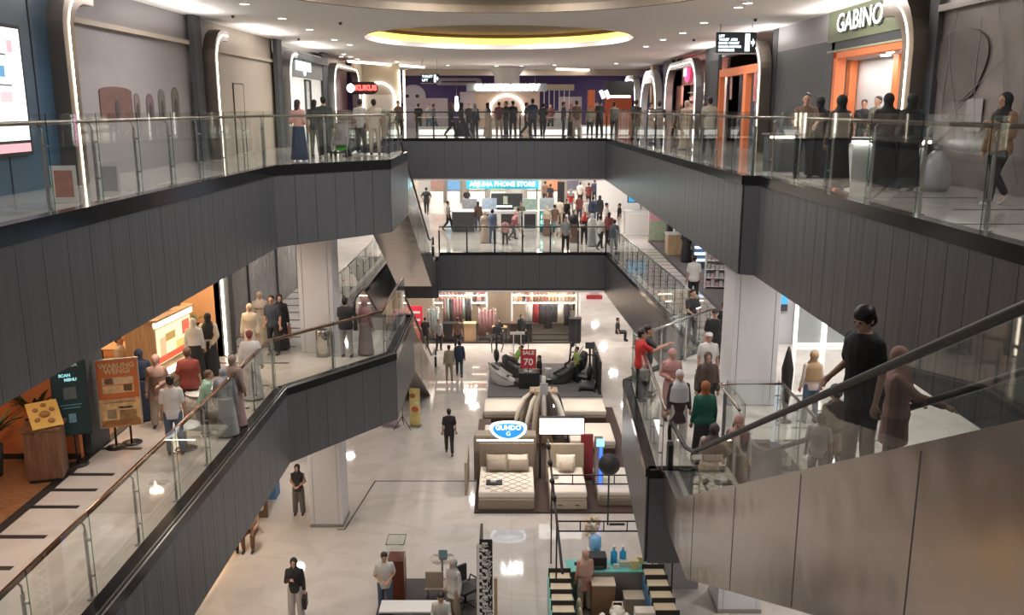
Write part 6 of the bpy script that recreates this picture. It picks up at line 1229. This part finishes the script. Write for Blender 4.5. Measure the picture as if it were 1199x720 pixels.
K = (.018, .018, .02); DG = (.05, .05, .055); W = (.62, .60, .57); CR = (.55, .48, .38); BE = (.42, .33, .25); NV = (.025, .035, .07); BR = (.14, .08, .055); DN = (.08, .12, .19); PK = (.50, .26, .23); GY = (.28, .28, .28); OL = (.16, .16, .12); RD = (.42, .03, .03); MR = (.20, .05, .05); KH = (.28, .24, .17)
T, C_, TR_, WT, SK, AB, SH = 'top', 'coat', 'trousers', 'wide_trousers', 'skirt', 'abaya', 'shorts'
def up3(px, Y): return Vector(((px - 600) / FPX * (Y * math.cos(PITCH) + EYE * math.sin(PITCH)), Y, 0))
def hd(px, py, z, H): p = at(px, py, z + H); p.z = z; return p
Ba, Fr, Lf, Rt = 180, 0, -90, 90      # heading in degrees: Fr faces the camera, Ba shows the back, Lf/Rt face picture left/right
def P(pos, face, H, label, top, bot, head, **k): return person(label, pos, R(face), H, top, bot, head, **k)
HJ = lambda c: ('hijab', c)
SHT = ('short', None); LG = ('long', None)

# --- top gallery, far side (Y chosen on the gallery floor)
far = [(468, 45, 30, 1.72, 'person in a brown shirt standing by the pale round-headed wall figure', (T, BR), (TR_, K), SHT, {}),
 (491, 50, 180, 1.62, 'person in black in front of the purple wall, right of the round-headed figure', (T, K), (TR_, DG), SHT, {}),
 (503, 53, 0, 1.6, 'person in pale grey beside the round-headed wall figure', (T, GY), (TR_, DN), SHT, {}),
 (529, 44.5, 90, 1.66, 'woman in dark clothes at the left of the walking group on the far top gallery', (T, K), (TR_, K), HJ(BR), dict(pose='walk', fem=True, sleeve='long')),
 (541, 44, -90, 1.64, 'woman in a black headscarf and long coat walking on the far top gallery', (C_, K), (AB, K), HJ(K), dict(pose='walk', fem=True, sleeve='long', hem=.6)),
 (557, 45, 150, 1.6, 'person in a grey top under the kiosk arch on the far top gallery', (T, DG), (TR_, DG), HJ(GY), dict(fem=True, sleeve='long')),
 (572, 43.8, 60, 1.62, 'woman in a beige robe on the far top gallery before the lit arch', (C_, BE), (AB, BE), HJ(K), dict(fem=True, sleeve='long', hem=.5)),
 (585, 46, 170, 1.68, 'person in a rust shirt seen before the middle of the lit arch', (T, MR), (TR_, BE), SHT, {}),
 (593, 44, -60, 1.7, 'man in black with arms folded right of the lit arch', (T, K), (TR_, DG), SHT, dict(la='cross', ra='cross', sleeve='long')),
 (601, 44.5, 200, 1.72, 'man in a black shirt with his back to the rail, right of the kiosk arch', (T, K), (TR_, K), SHT, {}),
 (617, 45, 90, 1.66, 'person in navy walking right before the white slatted screen', (T, NV), (TR_, K), SHT, dict(pose='walk')),
 (624, 43.4, 180, 1.8, 'broad man in dark navy standing at the far top rail', (T, NV), (TR_, K), SHT, dict(wide=1.15)),
 (636, 43.8, 170, 1.62, 'slim person in black right of the broad navy man', (T, K), (TR_, K), SHT, dict(pose='walk')),
 (660, 44, 90, 1.66, 'person in dark blue jeans outfit left of the brown-shirted pair', (T, NV), (TR_, DN), SHT, dict(la='belly')),
 (669, 45, -120, 1.6, 'woman in a pale pink scarf between two people at the far top rail', (T, BR), (SK, DG), HJ(PK), dict(fem=True, sleeve='long')),
 (675, 43.8, 190, 1.72, 'man in a brown shirt at the far top rail, left of the pale-topped person', (T, BR), (TR_, BE), SHT, {}),
 (691, 46, 0, 1.45, 'short person in a pale green top near the far right of the top rail', (T, (.32, .36, .28)), (TR_, DG), SHT, {}),
 (702, 43.2, 200, 1.75, 'tall man in black at the right corner of the far top rail', (T, K), (TR_, K), SHT, {}),
 (719, 44, 160, 1.64, 'person in grey right of the tall man in black at the far corner', (T, GY), (TR_, K), SHT, {}),
 (744, 37, 180, 1.7, 'person in black with dark hair behind the right rail before the orange stall', (T, K), (TR_, K), SHT, dict(wide=1.15)),
 (762, 36, 60, 1.6, 'person in grey behind the right rail before the wooden post arch', (T, DG), (TR_, GY), SHT, {}),
 (509, 48.6, 90, 1.6, 'person in a blue shirt and jeans walking before the far purple wall', (T, DN), (TR_, DN), SHT, dict(pose='walk')),
 (550, 49, 0, 1.6, 'seller in black behind the lit glass counters, left of the arch', (T, K), (TR_, K), SHT, {}),
 (645, 50, 0, 1.6, 'seller in dark red behind the lit glass counters, right of the arch', (T, MR), (TR_, K), SHT, {})]
for px, Y, f, H, lab, a, b, h, k in far: P(up3(px, Y), f, H, lab, a, b, h, **k)
# left top landing
P(up3(352, 24.4), 160, 1.6, 'woman in a pink blouse and long navy skirt at the left top landing', (T, PK), (SK, NV), LG, fem=True, sleeve='short', hem=.78, la='belly', ra='belly', shoes=W, det=0)
P(up3(371, 26.6), 170, 1.62, 'woman in grey partly hidden between the pink blouse and the dark green shirt', (T, DG), (TR_, OL), LG, fem=True)
P(up3(382, 25.6), 190, 1.72, 'man in a dark olive shirt stepping at the left top landing', (T, (.03, .04, .03)), (TR_, K), SHT, pose='walk', la='belly', ra='down', sleeve='long', shoes=W)
P(up3(424, 28.3), 170, 1.66, 'man in a white shirt at the left top landing, beside the cream-clad person', (T, W), (TR_, DG), SHT)
P(up3(440, 27.4), 185, 1.64, 'person dressed all in cream standing at the right end of the left top landing', (T, CR), (TR_, CR), SHT)
P(up3(455, 31), 200, 1.6, 'person in pale green behind the cream-clad person at the left top landing', (T, (.4, .44, .36)), (TR_, GY), SHT) if False else None
# right top walkway
P(up3(829, 27.5), 175, 1.72, 'man in a white and brown striped shirt walking away on the right top walkway', (T, (.52, .46, .38)), (TR_, K), SHT, pose='walk', wide=1.1)
P(up3(803, 31), 150, 1.62, 'woman in a light brown headscarf near the pink shop', (C_, BE), (AB, BE), HJ((.42, .28, .22)), fem=True, sleeve='long', hem=.6)
P(up3(795, 33), 190, 1.5, 'shorter woman in a brown headscarf near the pink shop', (C_, BR), (AB, BR), HJ(BR), fem=True, sleeve='long', hem=.6)
P(up3(771, 32), 170, 1.62, 'person in dark grey next to the pink shop at the right rail', (T, DG), (TR_, K), SHT)
P(up3(939, 18.3), -20, 1.68, 'young man in a brown tee leaning at the right rail', (T, BR), (TR_, K), SHT, la='rail', ra='rail', det=1)
P(up3(955, 18.6), 180, 1.62, 'woman in a black headscarf next to the young man at the right rail', (C_, K), (AB, K), HJ(K), fem=True, sleeve='long', hem=.6)
P(up3(978, 15.8), 200, 1.6, 'woman in a black headscarf and mauve-brown coat at the right rail', (C_, (.10, .06, .06)), (AB, K), HJ(K), fem=True, sleeve='wide', hem=.55, shoes=W)
P(Vector((8.6, 21.6, 0)), -60, 1.66, 'man in a camouflage shirt standing in the bright shop', (T, OL), (TR_, K), SHT)
P(up3(1032, 15.9), 170, 1.63, 'left one of the two women in long black headscarves at the right rail', (C_, K), (AB, K), ('khimar', K), fem=True, sleeve='wide', hem=.55, la='belly')
P(up3(1059, 15.8), 185, 1.62, 'right one of the two women in long black headscarves at the right rail', (C_, (.03, .05, .05)), (AB, K), ('khimar', K), fem=True, sleeve='wide', hem=.6)
P(Vector((9.2, 24.0, 0)), -30, 1.6, 'shop keeper half hidden behind the orange pillar in the bright shop', (T, K), (TR_, K), SHT)
P(Vector((7.08, 13.2, 0)), -70, 1.62, 'woman in a brown jacket and black trousers walking behind the far right rail', (T, (.25, .14, .075)), (TR_, K), ('hijab', K), pose='walk', fem=True, sleeve='wide', la='phone', ra='down', hem=.78, shoes=W, det=1, wide=1.15)

# --- middle gallery, far side
mid = [(499.5, 219, 180, 1.75, 'man in black seen from behind walking at the far left of the middle gallery', (T, K), (TR_, K), SHT, dict(pose='walk', la='hip', ra='hip')),
 (525, 235, 90, 1.66, 'person in a pale grey top beside the grey cube counter', (T, GY), (TR_, K), SHT, dict(pose='walk', la='carry')),
 (560, 236, 190, 1.62, 'woman with long hair, brown top and jeans facing the phone kiosk', (T, BR), (TR_, DN), LG, dict(fem=True, sleeve='long')),
 (568, 247, 180, 1.62, 'woman in a beige headscarf and long beige dress at the far middle rail', (C_, BE), (AB, BE), HJ(BE), dict(fem=True, sleeve='long', hem=.5)),
 (577, 245, 160, 1.74, 'broad man in a denim-blue shirt at the far middle rail', (T, DN), (TR_, DN), SHT, dict(wide=1.2)),
 (592, 256, 180, 1.32, 'child in a pink jacket beside the broad man in blue', (T, PK), (TR_, DG), SHT, dict(sleeve='long')),
 (601, 247, 120, 1.5, 'woman in a salmon headscarf bending toward the child', (T, MR), (TR_, DG), HJ(PK), dict(fem=True, lean=18, pose='walk', sleeve='long')),
 (607, 243, -120, 1.6, 'person in grey behind the bending woman at the phone kiosk', (T, GY), (TR_, BE), SHT, dict(pose='walk')),
 (547, 221, 0, 1.5, 'seller in dark clothes sitting behind the left phone display', (T, K), (TR_, K), LG, dict(fem=True)),
 (611, 236, 0, 1.6, 'seller in an olive shirt inside the phone kiosk', (T, OL), (TR_, K), SHT, {}),
 (639, 212, 180, 1.65, 'person in brown walking away far behind the promo screen', (T, BR), (TR_, K), SHT, dict(pose='walk')),
 (645, 215, 200, 1.68, 'person in dark red walking away beside the black framed post', (T, DG), (TR_, MR), SHT, dict(pose='walk')),
 (650, 239, 190, 1.68, 'man in a brown shirt walking left of the queue at the far middle rail', (T, BR), (TR_, GY), SHT, dict(pose='walk')),
 (641, 241, 170, 1.6, 'woman in beige walking beside the man in the brown shirt', (C_, BE), (SK, BR), HJ(CR), dict(fem=True, sleeve='long', hem=.6)),
 (663, 254, 10, 1.68, 'man in a light grey shirt with dark trousers at the far middle rail', (T, GY), (TR_, K), SHT, {}),
 (673, 246, 20, 1.66, 'woman in a long dark coat right of the grey-shirted man', (C_, K), (AB, BR), HJ(K), dict(fem=True, sleeve='long', hem=.5)),
 (685, 248, -20, 1.64, 'woman in black with a red scarf standing legs apart at the far middle rail', (T, K), (TR_, K), HJ(RD), dict(fem=True, sleeve='long', la='belly', ra='belly')),
 (694, 250, 150, 1.62, 'woman in pale grey robe between the red scarf woman and the white shirt man', (C_, W), (AB, GY), HJ(W), dict(fem=True, sleeve='long', hem=.5)),
 (704, 252, 130, 1.66, 'man in a white shirt and black trousers walking at the far middle rail', (T, W), (TR_, K), SHT, dict(pose='walk')),
 (714, 248, 160, 1.66, 'woman with long brown hair and dark red top at the far right corner', (T, MR), (TR_, K), LG, dict(fem=True, pose='walk')),
 (720, 257, 200, 1.66, 'person in a slate jacket behind the right corner of the far middle rail', (T, (.1, .12, .15)), (TR_, GY), SHT, dict(sleeve='long', wide=1.1)),
 (664, 234, 0, 1.3, 'person in black sitting low behind the queue on the middle gallery', (T, K), (TR_, K), SHT, dict(pose='sit')),
 (669, 221, 180, 1.66, 'person in a bright red shirt deep in the crowd of the middle gallery', (T, RD), (TR_, GY), HJ(GY), {}),
 (679, 228, 160, 1.64, 'person in maroon patterned shirt in the crowd of the middle gallery', (T, MR), (TR_, DG), SHT, {}),
 (688, 232, 0, 1.62, 'person in a white top in the middle of the crowd', (T, W), (TR_, BE), SHT, {}),
 (695, 230, 170, 1.75, 'broad man in a navy jacket in the crowd of the middle gallery', (T, NV), (TR_, DN), SHT, dict(wide=1.2, sleeve='long')),
 (703, 229, 200, 1.66, 'woman in black with a yellow bag in the crowd', (C_, K), (TR_, K), HJ(K), dict(fem=True, sleeve='long', hem=.6)),
 (680, 213, 180, 1.66, 'person in a white tee farthest back in the crowd', (T, W), (TR_, K), SHT, {}),
 (690, 214, 180, 1.7, 'person in a dark red jacket far back in the crowd', (T, MR), (TR_, K), SHT, {}),
 (697, 210, 180, 1.75, 'tall person in dark blue far back by the white wall', (T, NV), (TR_, NV), SHT, {}),
 (711, 238, 90, 1.6, 'person with curly hair in white at the right of the crowd', (T, W), (TR_, K), ('curly', None), {}),
 (726, 238, -90, 1.62, 'person in black and white near the white counter at right', (T, K), (TR_, W), SHT, {}),
 (656, 232, 180, 1.6, 'person in cream walking away left of the crowd', (T, CR), (TR_, BE), SHT, {}),
 (805, 265, 190, 1.6, 'woman in a grey headscarf and black dress browsing the shelves at the right shop', (C_, K), (SK, K), HJ(GY), dict(fem=True, sleeve='long', hem=.5, la='carry')),
 (814, 299, 175, 1.72, 'man in a white shirt with brown bag walking away on the right middle walkway', (T, W), (TR_, K), SHT, dict(wide=1.1)),
 (812, 339, 20, 1.68, 'man in a black tee resting his arm on the right walkway rail', (T, K), (TR_, DG), SHT, dict(la='belly', ra='rail')),
 (849, 353, 180, 1.68, 'person in black half hidden by the right column', (T, K), (TR_, K), SHT, {}),
 (427, 350, 150, 1.58, 'woman in a mauve headscarf beside the man in the black hat on the left landing', (C_, (.30, .18, .18)), (AB, (.26, .2, .2)), HJ((.26, .14, .15)), dict(fem=True, sleeve='long', hem=.5)),
 (404, 348, 175, 1.68, 'man in a black jacket and hat leaning on the left landing rail', (T, K), (TR_, GY), ('cap', K), dict(sleeve='long', wide=1.2, la='rail', ra='rail')),
 (304, 342, 10, 1.6, 'woman in a white headscarf and patterned robe behind the left column group', (C_, (.5, .42, .33)), (AB, CR), HJ((.58, .5, .42)), dict(fem=True, sleeve='wide', hem=.5)),
 (292, 356, 0, 1.58, 'woman in a cream headscarf and cream robe at the front of the left walkway group', (C_, CR), (AB, CR), HJ((.6, .5, .36)), dict(fem=True, sleeve='wide', hem=.5)),
 (318, 346, -10, 1.68, 'man in a dark navy shirt and trousers in the left walkway group', (T, (.04, .05, .07)), (TR_, K), SHT, {}),
 (327, 345, 20, 1.6, 'woman in a black headscarf carrying a brown bag in the left walkway group', (C_, K), (SK, K), HJ(K), dict(fem=True, sleeve='long', hem=.6, bag=(1, (.35, .16, .09), 'brown shopping bag carried by the woman in the black headscarf'))),
 (292, 387, 190, 1.66, 'person in a white robe and maroon cap by the left middle rail', (C_, (.58, .56, .54)), (AB, (.55, .54, .52)), ('short', MR), dict(sleeve='wide', hem=.5)),
 (272, 416, 160, 1.58, 'woman in a dusty brown headscarf and robe at the left middle rail', (C_, (.30, .22, .19)), (AB, (.34, .22, .2)), HJ((.24, .18, .14)), dict(fem=True, sleeve='wide', hem=.5)),
 (262, 432, -160, 1.45, 'woman in a grey headscarf leaning forward over the cloth-covered table', (C_, GY), (AB, GY), HJ((.25, .26, .3)), dict(fem=True, sleeve='wide', hem=.5, lean=25)),
 (226, 373, 190, 1.58, 'woman in a white headscarf and white tunic ordering at the glowing counter', (T, W), (SK, K), HJ((.6, .54, .46)), dict(fem=True, sleeve='long', hem=.7)),
 (243, 367, 185, 1.62, 'woman in a black headscarf, cream blouse and long black skirt right of the counter', (T, CR), (SK, K), ('khimar', K), dict(fem=True, sleeve='wide', la='back', ra='back')),
 (219, 407, 190, 1.7, 'man in a brick-red shirt holding a cup before the glowing counter', (T, (.26, .05, .035)), (TR_, K), ('short', BR), dict(wide=1.2, la='belly')),
 (182, 416, 10, 1.6, 'woman in a pale pink headscarf, beige tunic and cream trousers at the orange standee', (T, (.38, .24, .18)), (WT, CR), HJ((.55, .34, .28)), dict(fem=True, sleeve='long', hem=.65, la='belly')),
 (162, 409, 200, 1.6, 'woman in a long navy headscarf and navy dress behind the orange standee', (C_, NV), (SK, NV), ('khimar', NV), dict(fem=True, sleeve='wide', hem=.5, shoes=W)),
 (199, 440, 195, 1.62, 'boy in a white tee and blue jeans standing by the left rail', (T, W), (TR_, DN), SHT, dict(det=1)),
 (235, 434, 120, 1.42, 'person in a mint green tee leaning at the left rail behind the boy', (T, (.28, .48, .36)), (TR_, DG), ('short', BR), dict(lean=15, la='carry')),
 (139, 394, 90, 1.25, 'diner in a cream shirt sitting just behind the dark pier', (T, CR), (TR_, BE), SHT, dict(pose='sit', la='carry', ra='carry')),
 (156, 388, 90, 1.25, 'diner in a white headscarf sitting at the restaurant table', (T, CR), (TR_, BE), HJ((.6, .5, .4)), dict(pose='sit', fem=True, la='carry', ra='carry')),
 (170, 392, -60, 1.25, 'diner in a light brown robe sitting nearest the walkway', (C_, (.4, .28, .2)), (AB, BE), HJ((.45, .32, .24)), dict(pose='sit', fem=True, la='carry', sleeve='wide')),
 (152, 372, 120, 1.25, 'diner in brown sitting deeper in the restaurant', (T, BR), (TR_, K), SHT, dict(pose='sit')),
 (954, 411, 185, 1.62, 'woman with long tan scarf, white top and jeans right of the column', (T, (.60, .5, .46)), (TR_, DN), ('khimar', (.38, .25, .14)), dict(fem=True, sleeve='long')),
 (752, 386, 100, 1.7, 'man in a bright red tee pointing at the rail of the right landing', (T, (.55, .035, .03)), (TR_, K), SHT, dict(wide=1.15, la='carry', ra='reach', det=1)),
 (760, 381, 80, 1.72, 'man in a charcoal tee standing close behind the man in red', (T, DG), (TR_, K), SHT, dict(ra='reach', la='down', det=1)),
 (788, 409, 5, 1.6, 'woman in a pink headscarf and pink tunic on the right landing', (C_, PK), (WT, (.5, .33, .3)), HJ((.52, .27, .25)), dict(fem=True, sleeve='long', hem=.55, la='belly', ra='belly', det=1)),
 (797, 434, 0, 1.58, 'woman in a long white headscarf and plaid maroon dress on the right landing', (C_, (.06, .035, .045)), (WT, W), ('khimar', (.52, .52, .54)), dict(fem=True, sleeve='long', hem=.55, det=1)),
 (838, 362, 0, 1.7, 'man in a black tee with a white chest stripe behind the white cap', (T, K), (TR_, K), ('cap', K), dict(det=1, la='down')),
 (831, 389, 0, 1.68, 'man in a white cap and white tee on the right landing', (T, W), (TR_, BR), ('cap', (.6, .6, .6)), dict(det=1, wide=1.1)),
 (830, 413, 0, 1.62, 'woman in a dark brown headscarf and tunic in front of the white cap', (C_, (.09, .06, .05)), (SK, K), ('khimar', (.09, .06, .05)), dict(fem=True, sleeve='wide', hem=.6, det=1)),
 (827, 447, 185, 1.62, 'woman in a rust headscarf and dark green jacket on the right landing', (T, (.01, .10, .07)), (SK, K), HJ((.30, .11, .035)), dict(fem=True, sleeve='long', hem=.7, wide=1.2, det=1)),
 (833, 499, 150, 1.5, 'woman in a dark brown headscarf and cream coat leaning at the escalator foot', (C_, (.5, .42, .34)), (AB, (.45, .38, .32)), ('khimar', (.07, .045, .05)), dict(fem=True, sleeve='wide', lean=20, hem=.6, la='rail', ra='rail', det=1)),
 (866, 487, -20, 1.55, 'woman in a dusty pink headscarf looking up from the foot of the escalator', (C_, (.3, .25, .23)), (AB, (.3, .25, .23)), HJ((.42, .24, .22)), dict(fem=True, sleeve='long', hem=.6, det=1)),
]
for px, py, f, H, lab, a, b, h, k in mid: P(hd(px, py, Z2, H if k.get('pose') != 'sit' else 1.25), f, H if k.get('pose') != 'sit' else 1.66, lab, a, b, h, **k)
P(Vector((-8.9, 23.3, Z2)), 0, 1.66, 'counter worker in a blue shirt behind the glowing counter', (T, (.05, .08, .14)), (TR_, K), SHT)
simple('orange_bag', 'small orange bag standing at the foot of the big escalator', 'bag', (3.98, 14.75, Z2 + .012), [('body', lambda m: m.lathe([(.08, 0), (.11, .1), (.09, .28), (.04, .36)], n=12, sy=.6), mat('bag_orange', (.6, .2, .03), .5)), ('strap', lambda m: m.tube([(-.05, 0, .34), (0, 0, .5), (.05, 0, .34)], .01, 5), 'bag_orange')])
# --- on the big escalator (each stands on a step of the incline)
def esc_at(px, py, H):
    """foot point on the big escalator's incline for a head top seen at (px, py)"""
    r = ray(px, py); k = r[2] / r[1]; y = (Z2 + .1 + 7.15 + H - EYE) / (.5 + k); z = Z2 + .1 + (14.3 - y) / 2; return Vector((r[0] / r[1] * y, y, z))
P(esc_at(1027, 366, 1.70) + Vector((-.06, 0, 0)), -66, 1.76, 'man in a black tee leaning on the handrail of the big escalator', (T, (.013, .013, .015)), (TR_, K), ('thick', None), lean=4, tilt=20, la='down', ra='lean', det=2, wide=1.22, hem=.70, skin='skin_light')
q = esc_at(1056, 412, 1.46); P(q, 62, 1.5, 'woman in a dusty pink tunic reaching for the far handrail behind the man in black', (C_, (.42, .24, .20)), (WT, (.30, .20, .17)), HJ((.4, .24, .2)), fem=True, sleeve='long', hem=.55, la='belly', ra='reach_low', wide=1.25, det=2, skin='skin_light')
P(esc_at(984, 456, 1.45), 200, 1.5, 'dark-haired person in brown on the escalator behind the man in black', (C_, (.14, .09, .07)), (TR_, (.05, .04, .04)), SHT, sleeve='long', hem=.7, lean=6, det=1, la='belly')
P(esc_at(962, 484, 1.1), 150, 1.1, 'small child in a white top on the escalator beside the person in brown', (T, (.5, .5, .5)), (TR_, (.12, .1, .1)), SHT, det=1)
# --- ground floor
gnd = [(526, 478, 185, 1.72, 'man all in black walking alone on the ground floor', (T, K), (TR_, K), SHT, dict(pose='walk', sleeve='short')),
 (526, 404, 180, 1.64, 'person in khaki shirt and trousers walking away, left of the pair', (T, KH), (TR_, KH), ('bun', None), dict(pose='stand', sleeve='long')),
 (538, 398, 185, 1.72, 'person in navy with a black bag walking away, right of the pair', (T, NV), (TR_, NV), SHT, dict(pose='walk', sleeve='long')),
 (536, 372, 180, 1.68, 'person in a dark brown jacket just ahead of the navy-clad walker', (T, BR), (TR_, K), SHT, {}),
 (348, 544, 0, 1.6, 'woman in a black vest over white sleeves and grey trousers near the left column', (T, (.03, .03, .035)), (WT, (.13, .12, .11)), ('hijab', K), dict(fem=True, sleeve='none', la='belly', ra='belly')),
 (344, 654, 5, 1.6, 'woman in a black jacket and pale grey wide trousers at the bottom left', (T, K), (WT, (.42, .40, .38)), HJ(K), dict(fem=True, sleeve='long', ra='phone', det=1, bag=(1, K, 'black handbag held by the woman in pale grey trousers at the bottom left'))),
 (450, 647, 15, 1.68, 'man in a white tee and blue jeans looking down beside the wooden cabinet', (T, W), (TR_, DN), SHT, dict(la='belly', ra='belly', tilt=12, det=1)),
 (531, 655, -40, 1.62, 'woman in a patterned black and white headscarf and white top at the bottom centre', (T, W), (WT, BE), HJ((.42, .40, .40)), dict(fem=True, sleeve='long', la='down', hem=.7, det=1)),
 (517, 690, 0, 1.62, 'man in a dark vest over a white shirt bent over the long table', (T, W), (TR_, K), SHT, dict(pose='sit', sleeve='long', la='carry', ra='carry', lean=12, tilt=20, det=1)),
 (686, 644, 195, 1.6, 'kiosk seller in a salmon headscarf, pink tunic and cream trousers', (T, (.55, .27, .22)), (WT, (.55, .46, .36)), ('khimar', (.6, .38, .30)), dict(fem=True, sleeve='long', hem=.62, ra='carry', det=1)),
 (632, 416, -80, 1.6, 'person in black sitting on the stool beside the red sale board', (T, K), (TR_, K), LG, dict(pose='sit', la='carry')),
 (676, 406, -70, 1.7, 'guard in a lime vest and black trousers at the exercise machines', (T, (.35, .45, .12)), (TR_, K), SHT, dict(la='carry')),
 (585, 373, 0, 1.25, 'reader in black sitting at the pale desk between the clothes shops', (T, K), (TR_, K), HJ(K), dict(pose='sit', la='carry', ra='carry', sleeve='long')),
 (498, 371, 180, 1.62, 'shopper in dark clothes among the left clothes rails', (T, K), (TR_, K), SHT, {}),
 (514, 374, 30, 1.6, 'shopper in grey among the left clothes rails', (T, GY), (TR_, K), SHT, {}),
 (611, 368, 20, 1.6, 'shop keeper in black in the right clothes shop', (T, K), (TR_, K), HJ(K), dict(fem=True, sleeve='long')),
 (672, 353, 180, 1.65, 'person in black and white at the right end of the clothes shops', (T, W), (TR_, K), HJ(K), dict(fem=True)),
 (477, 337, 90, 1.65, 'person in dark clothes at the far left of the ground floor behind the escalator', (T, K), (TR_, K), SHT, dict(pose='walk')),
 (293, 590, 0, 1.25, 'woman in a pale headscarf sitting on the stool at the lower left', (T, (.5, .34, .26)), (TR_, BR), HJ((.55, .45, .36)), dict(pose='sit', fem=True, sleeve='long', la='carry')),
 (724, 372, 90, 1.3, 'small person in black crouching on the ground floor right of the clothes shops', (T, K), (TR_, K), SHT, dict(pose='sit')),
]
for px, py, f, H, lab, a, b, h, k in gnd: P(hd(px, py, Z1, H if k.get('pose') != 'sit' else 1.25), f, H if k.get('pose') != 'sit' else 1.64, lab, a, b, h, **k)
P(at(273, 648, Z1), 200, 1.66, 'person in black trousers mostly hidden by the left gallery at the lower left', (T, BR), (TR_, K), SHT)
o = P(Vector((-.05, 38.9, Z1 + .45)), -80, 1.62, 'attendant in a lime green top lying back in the dark massage chair', (T, (.22, .48, .08)), (TR_, DG), SHT, pose='sit', la='carry', ra='carry')
o.rotation_euler = (R(-25), 0, R(-80))
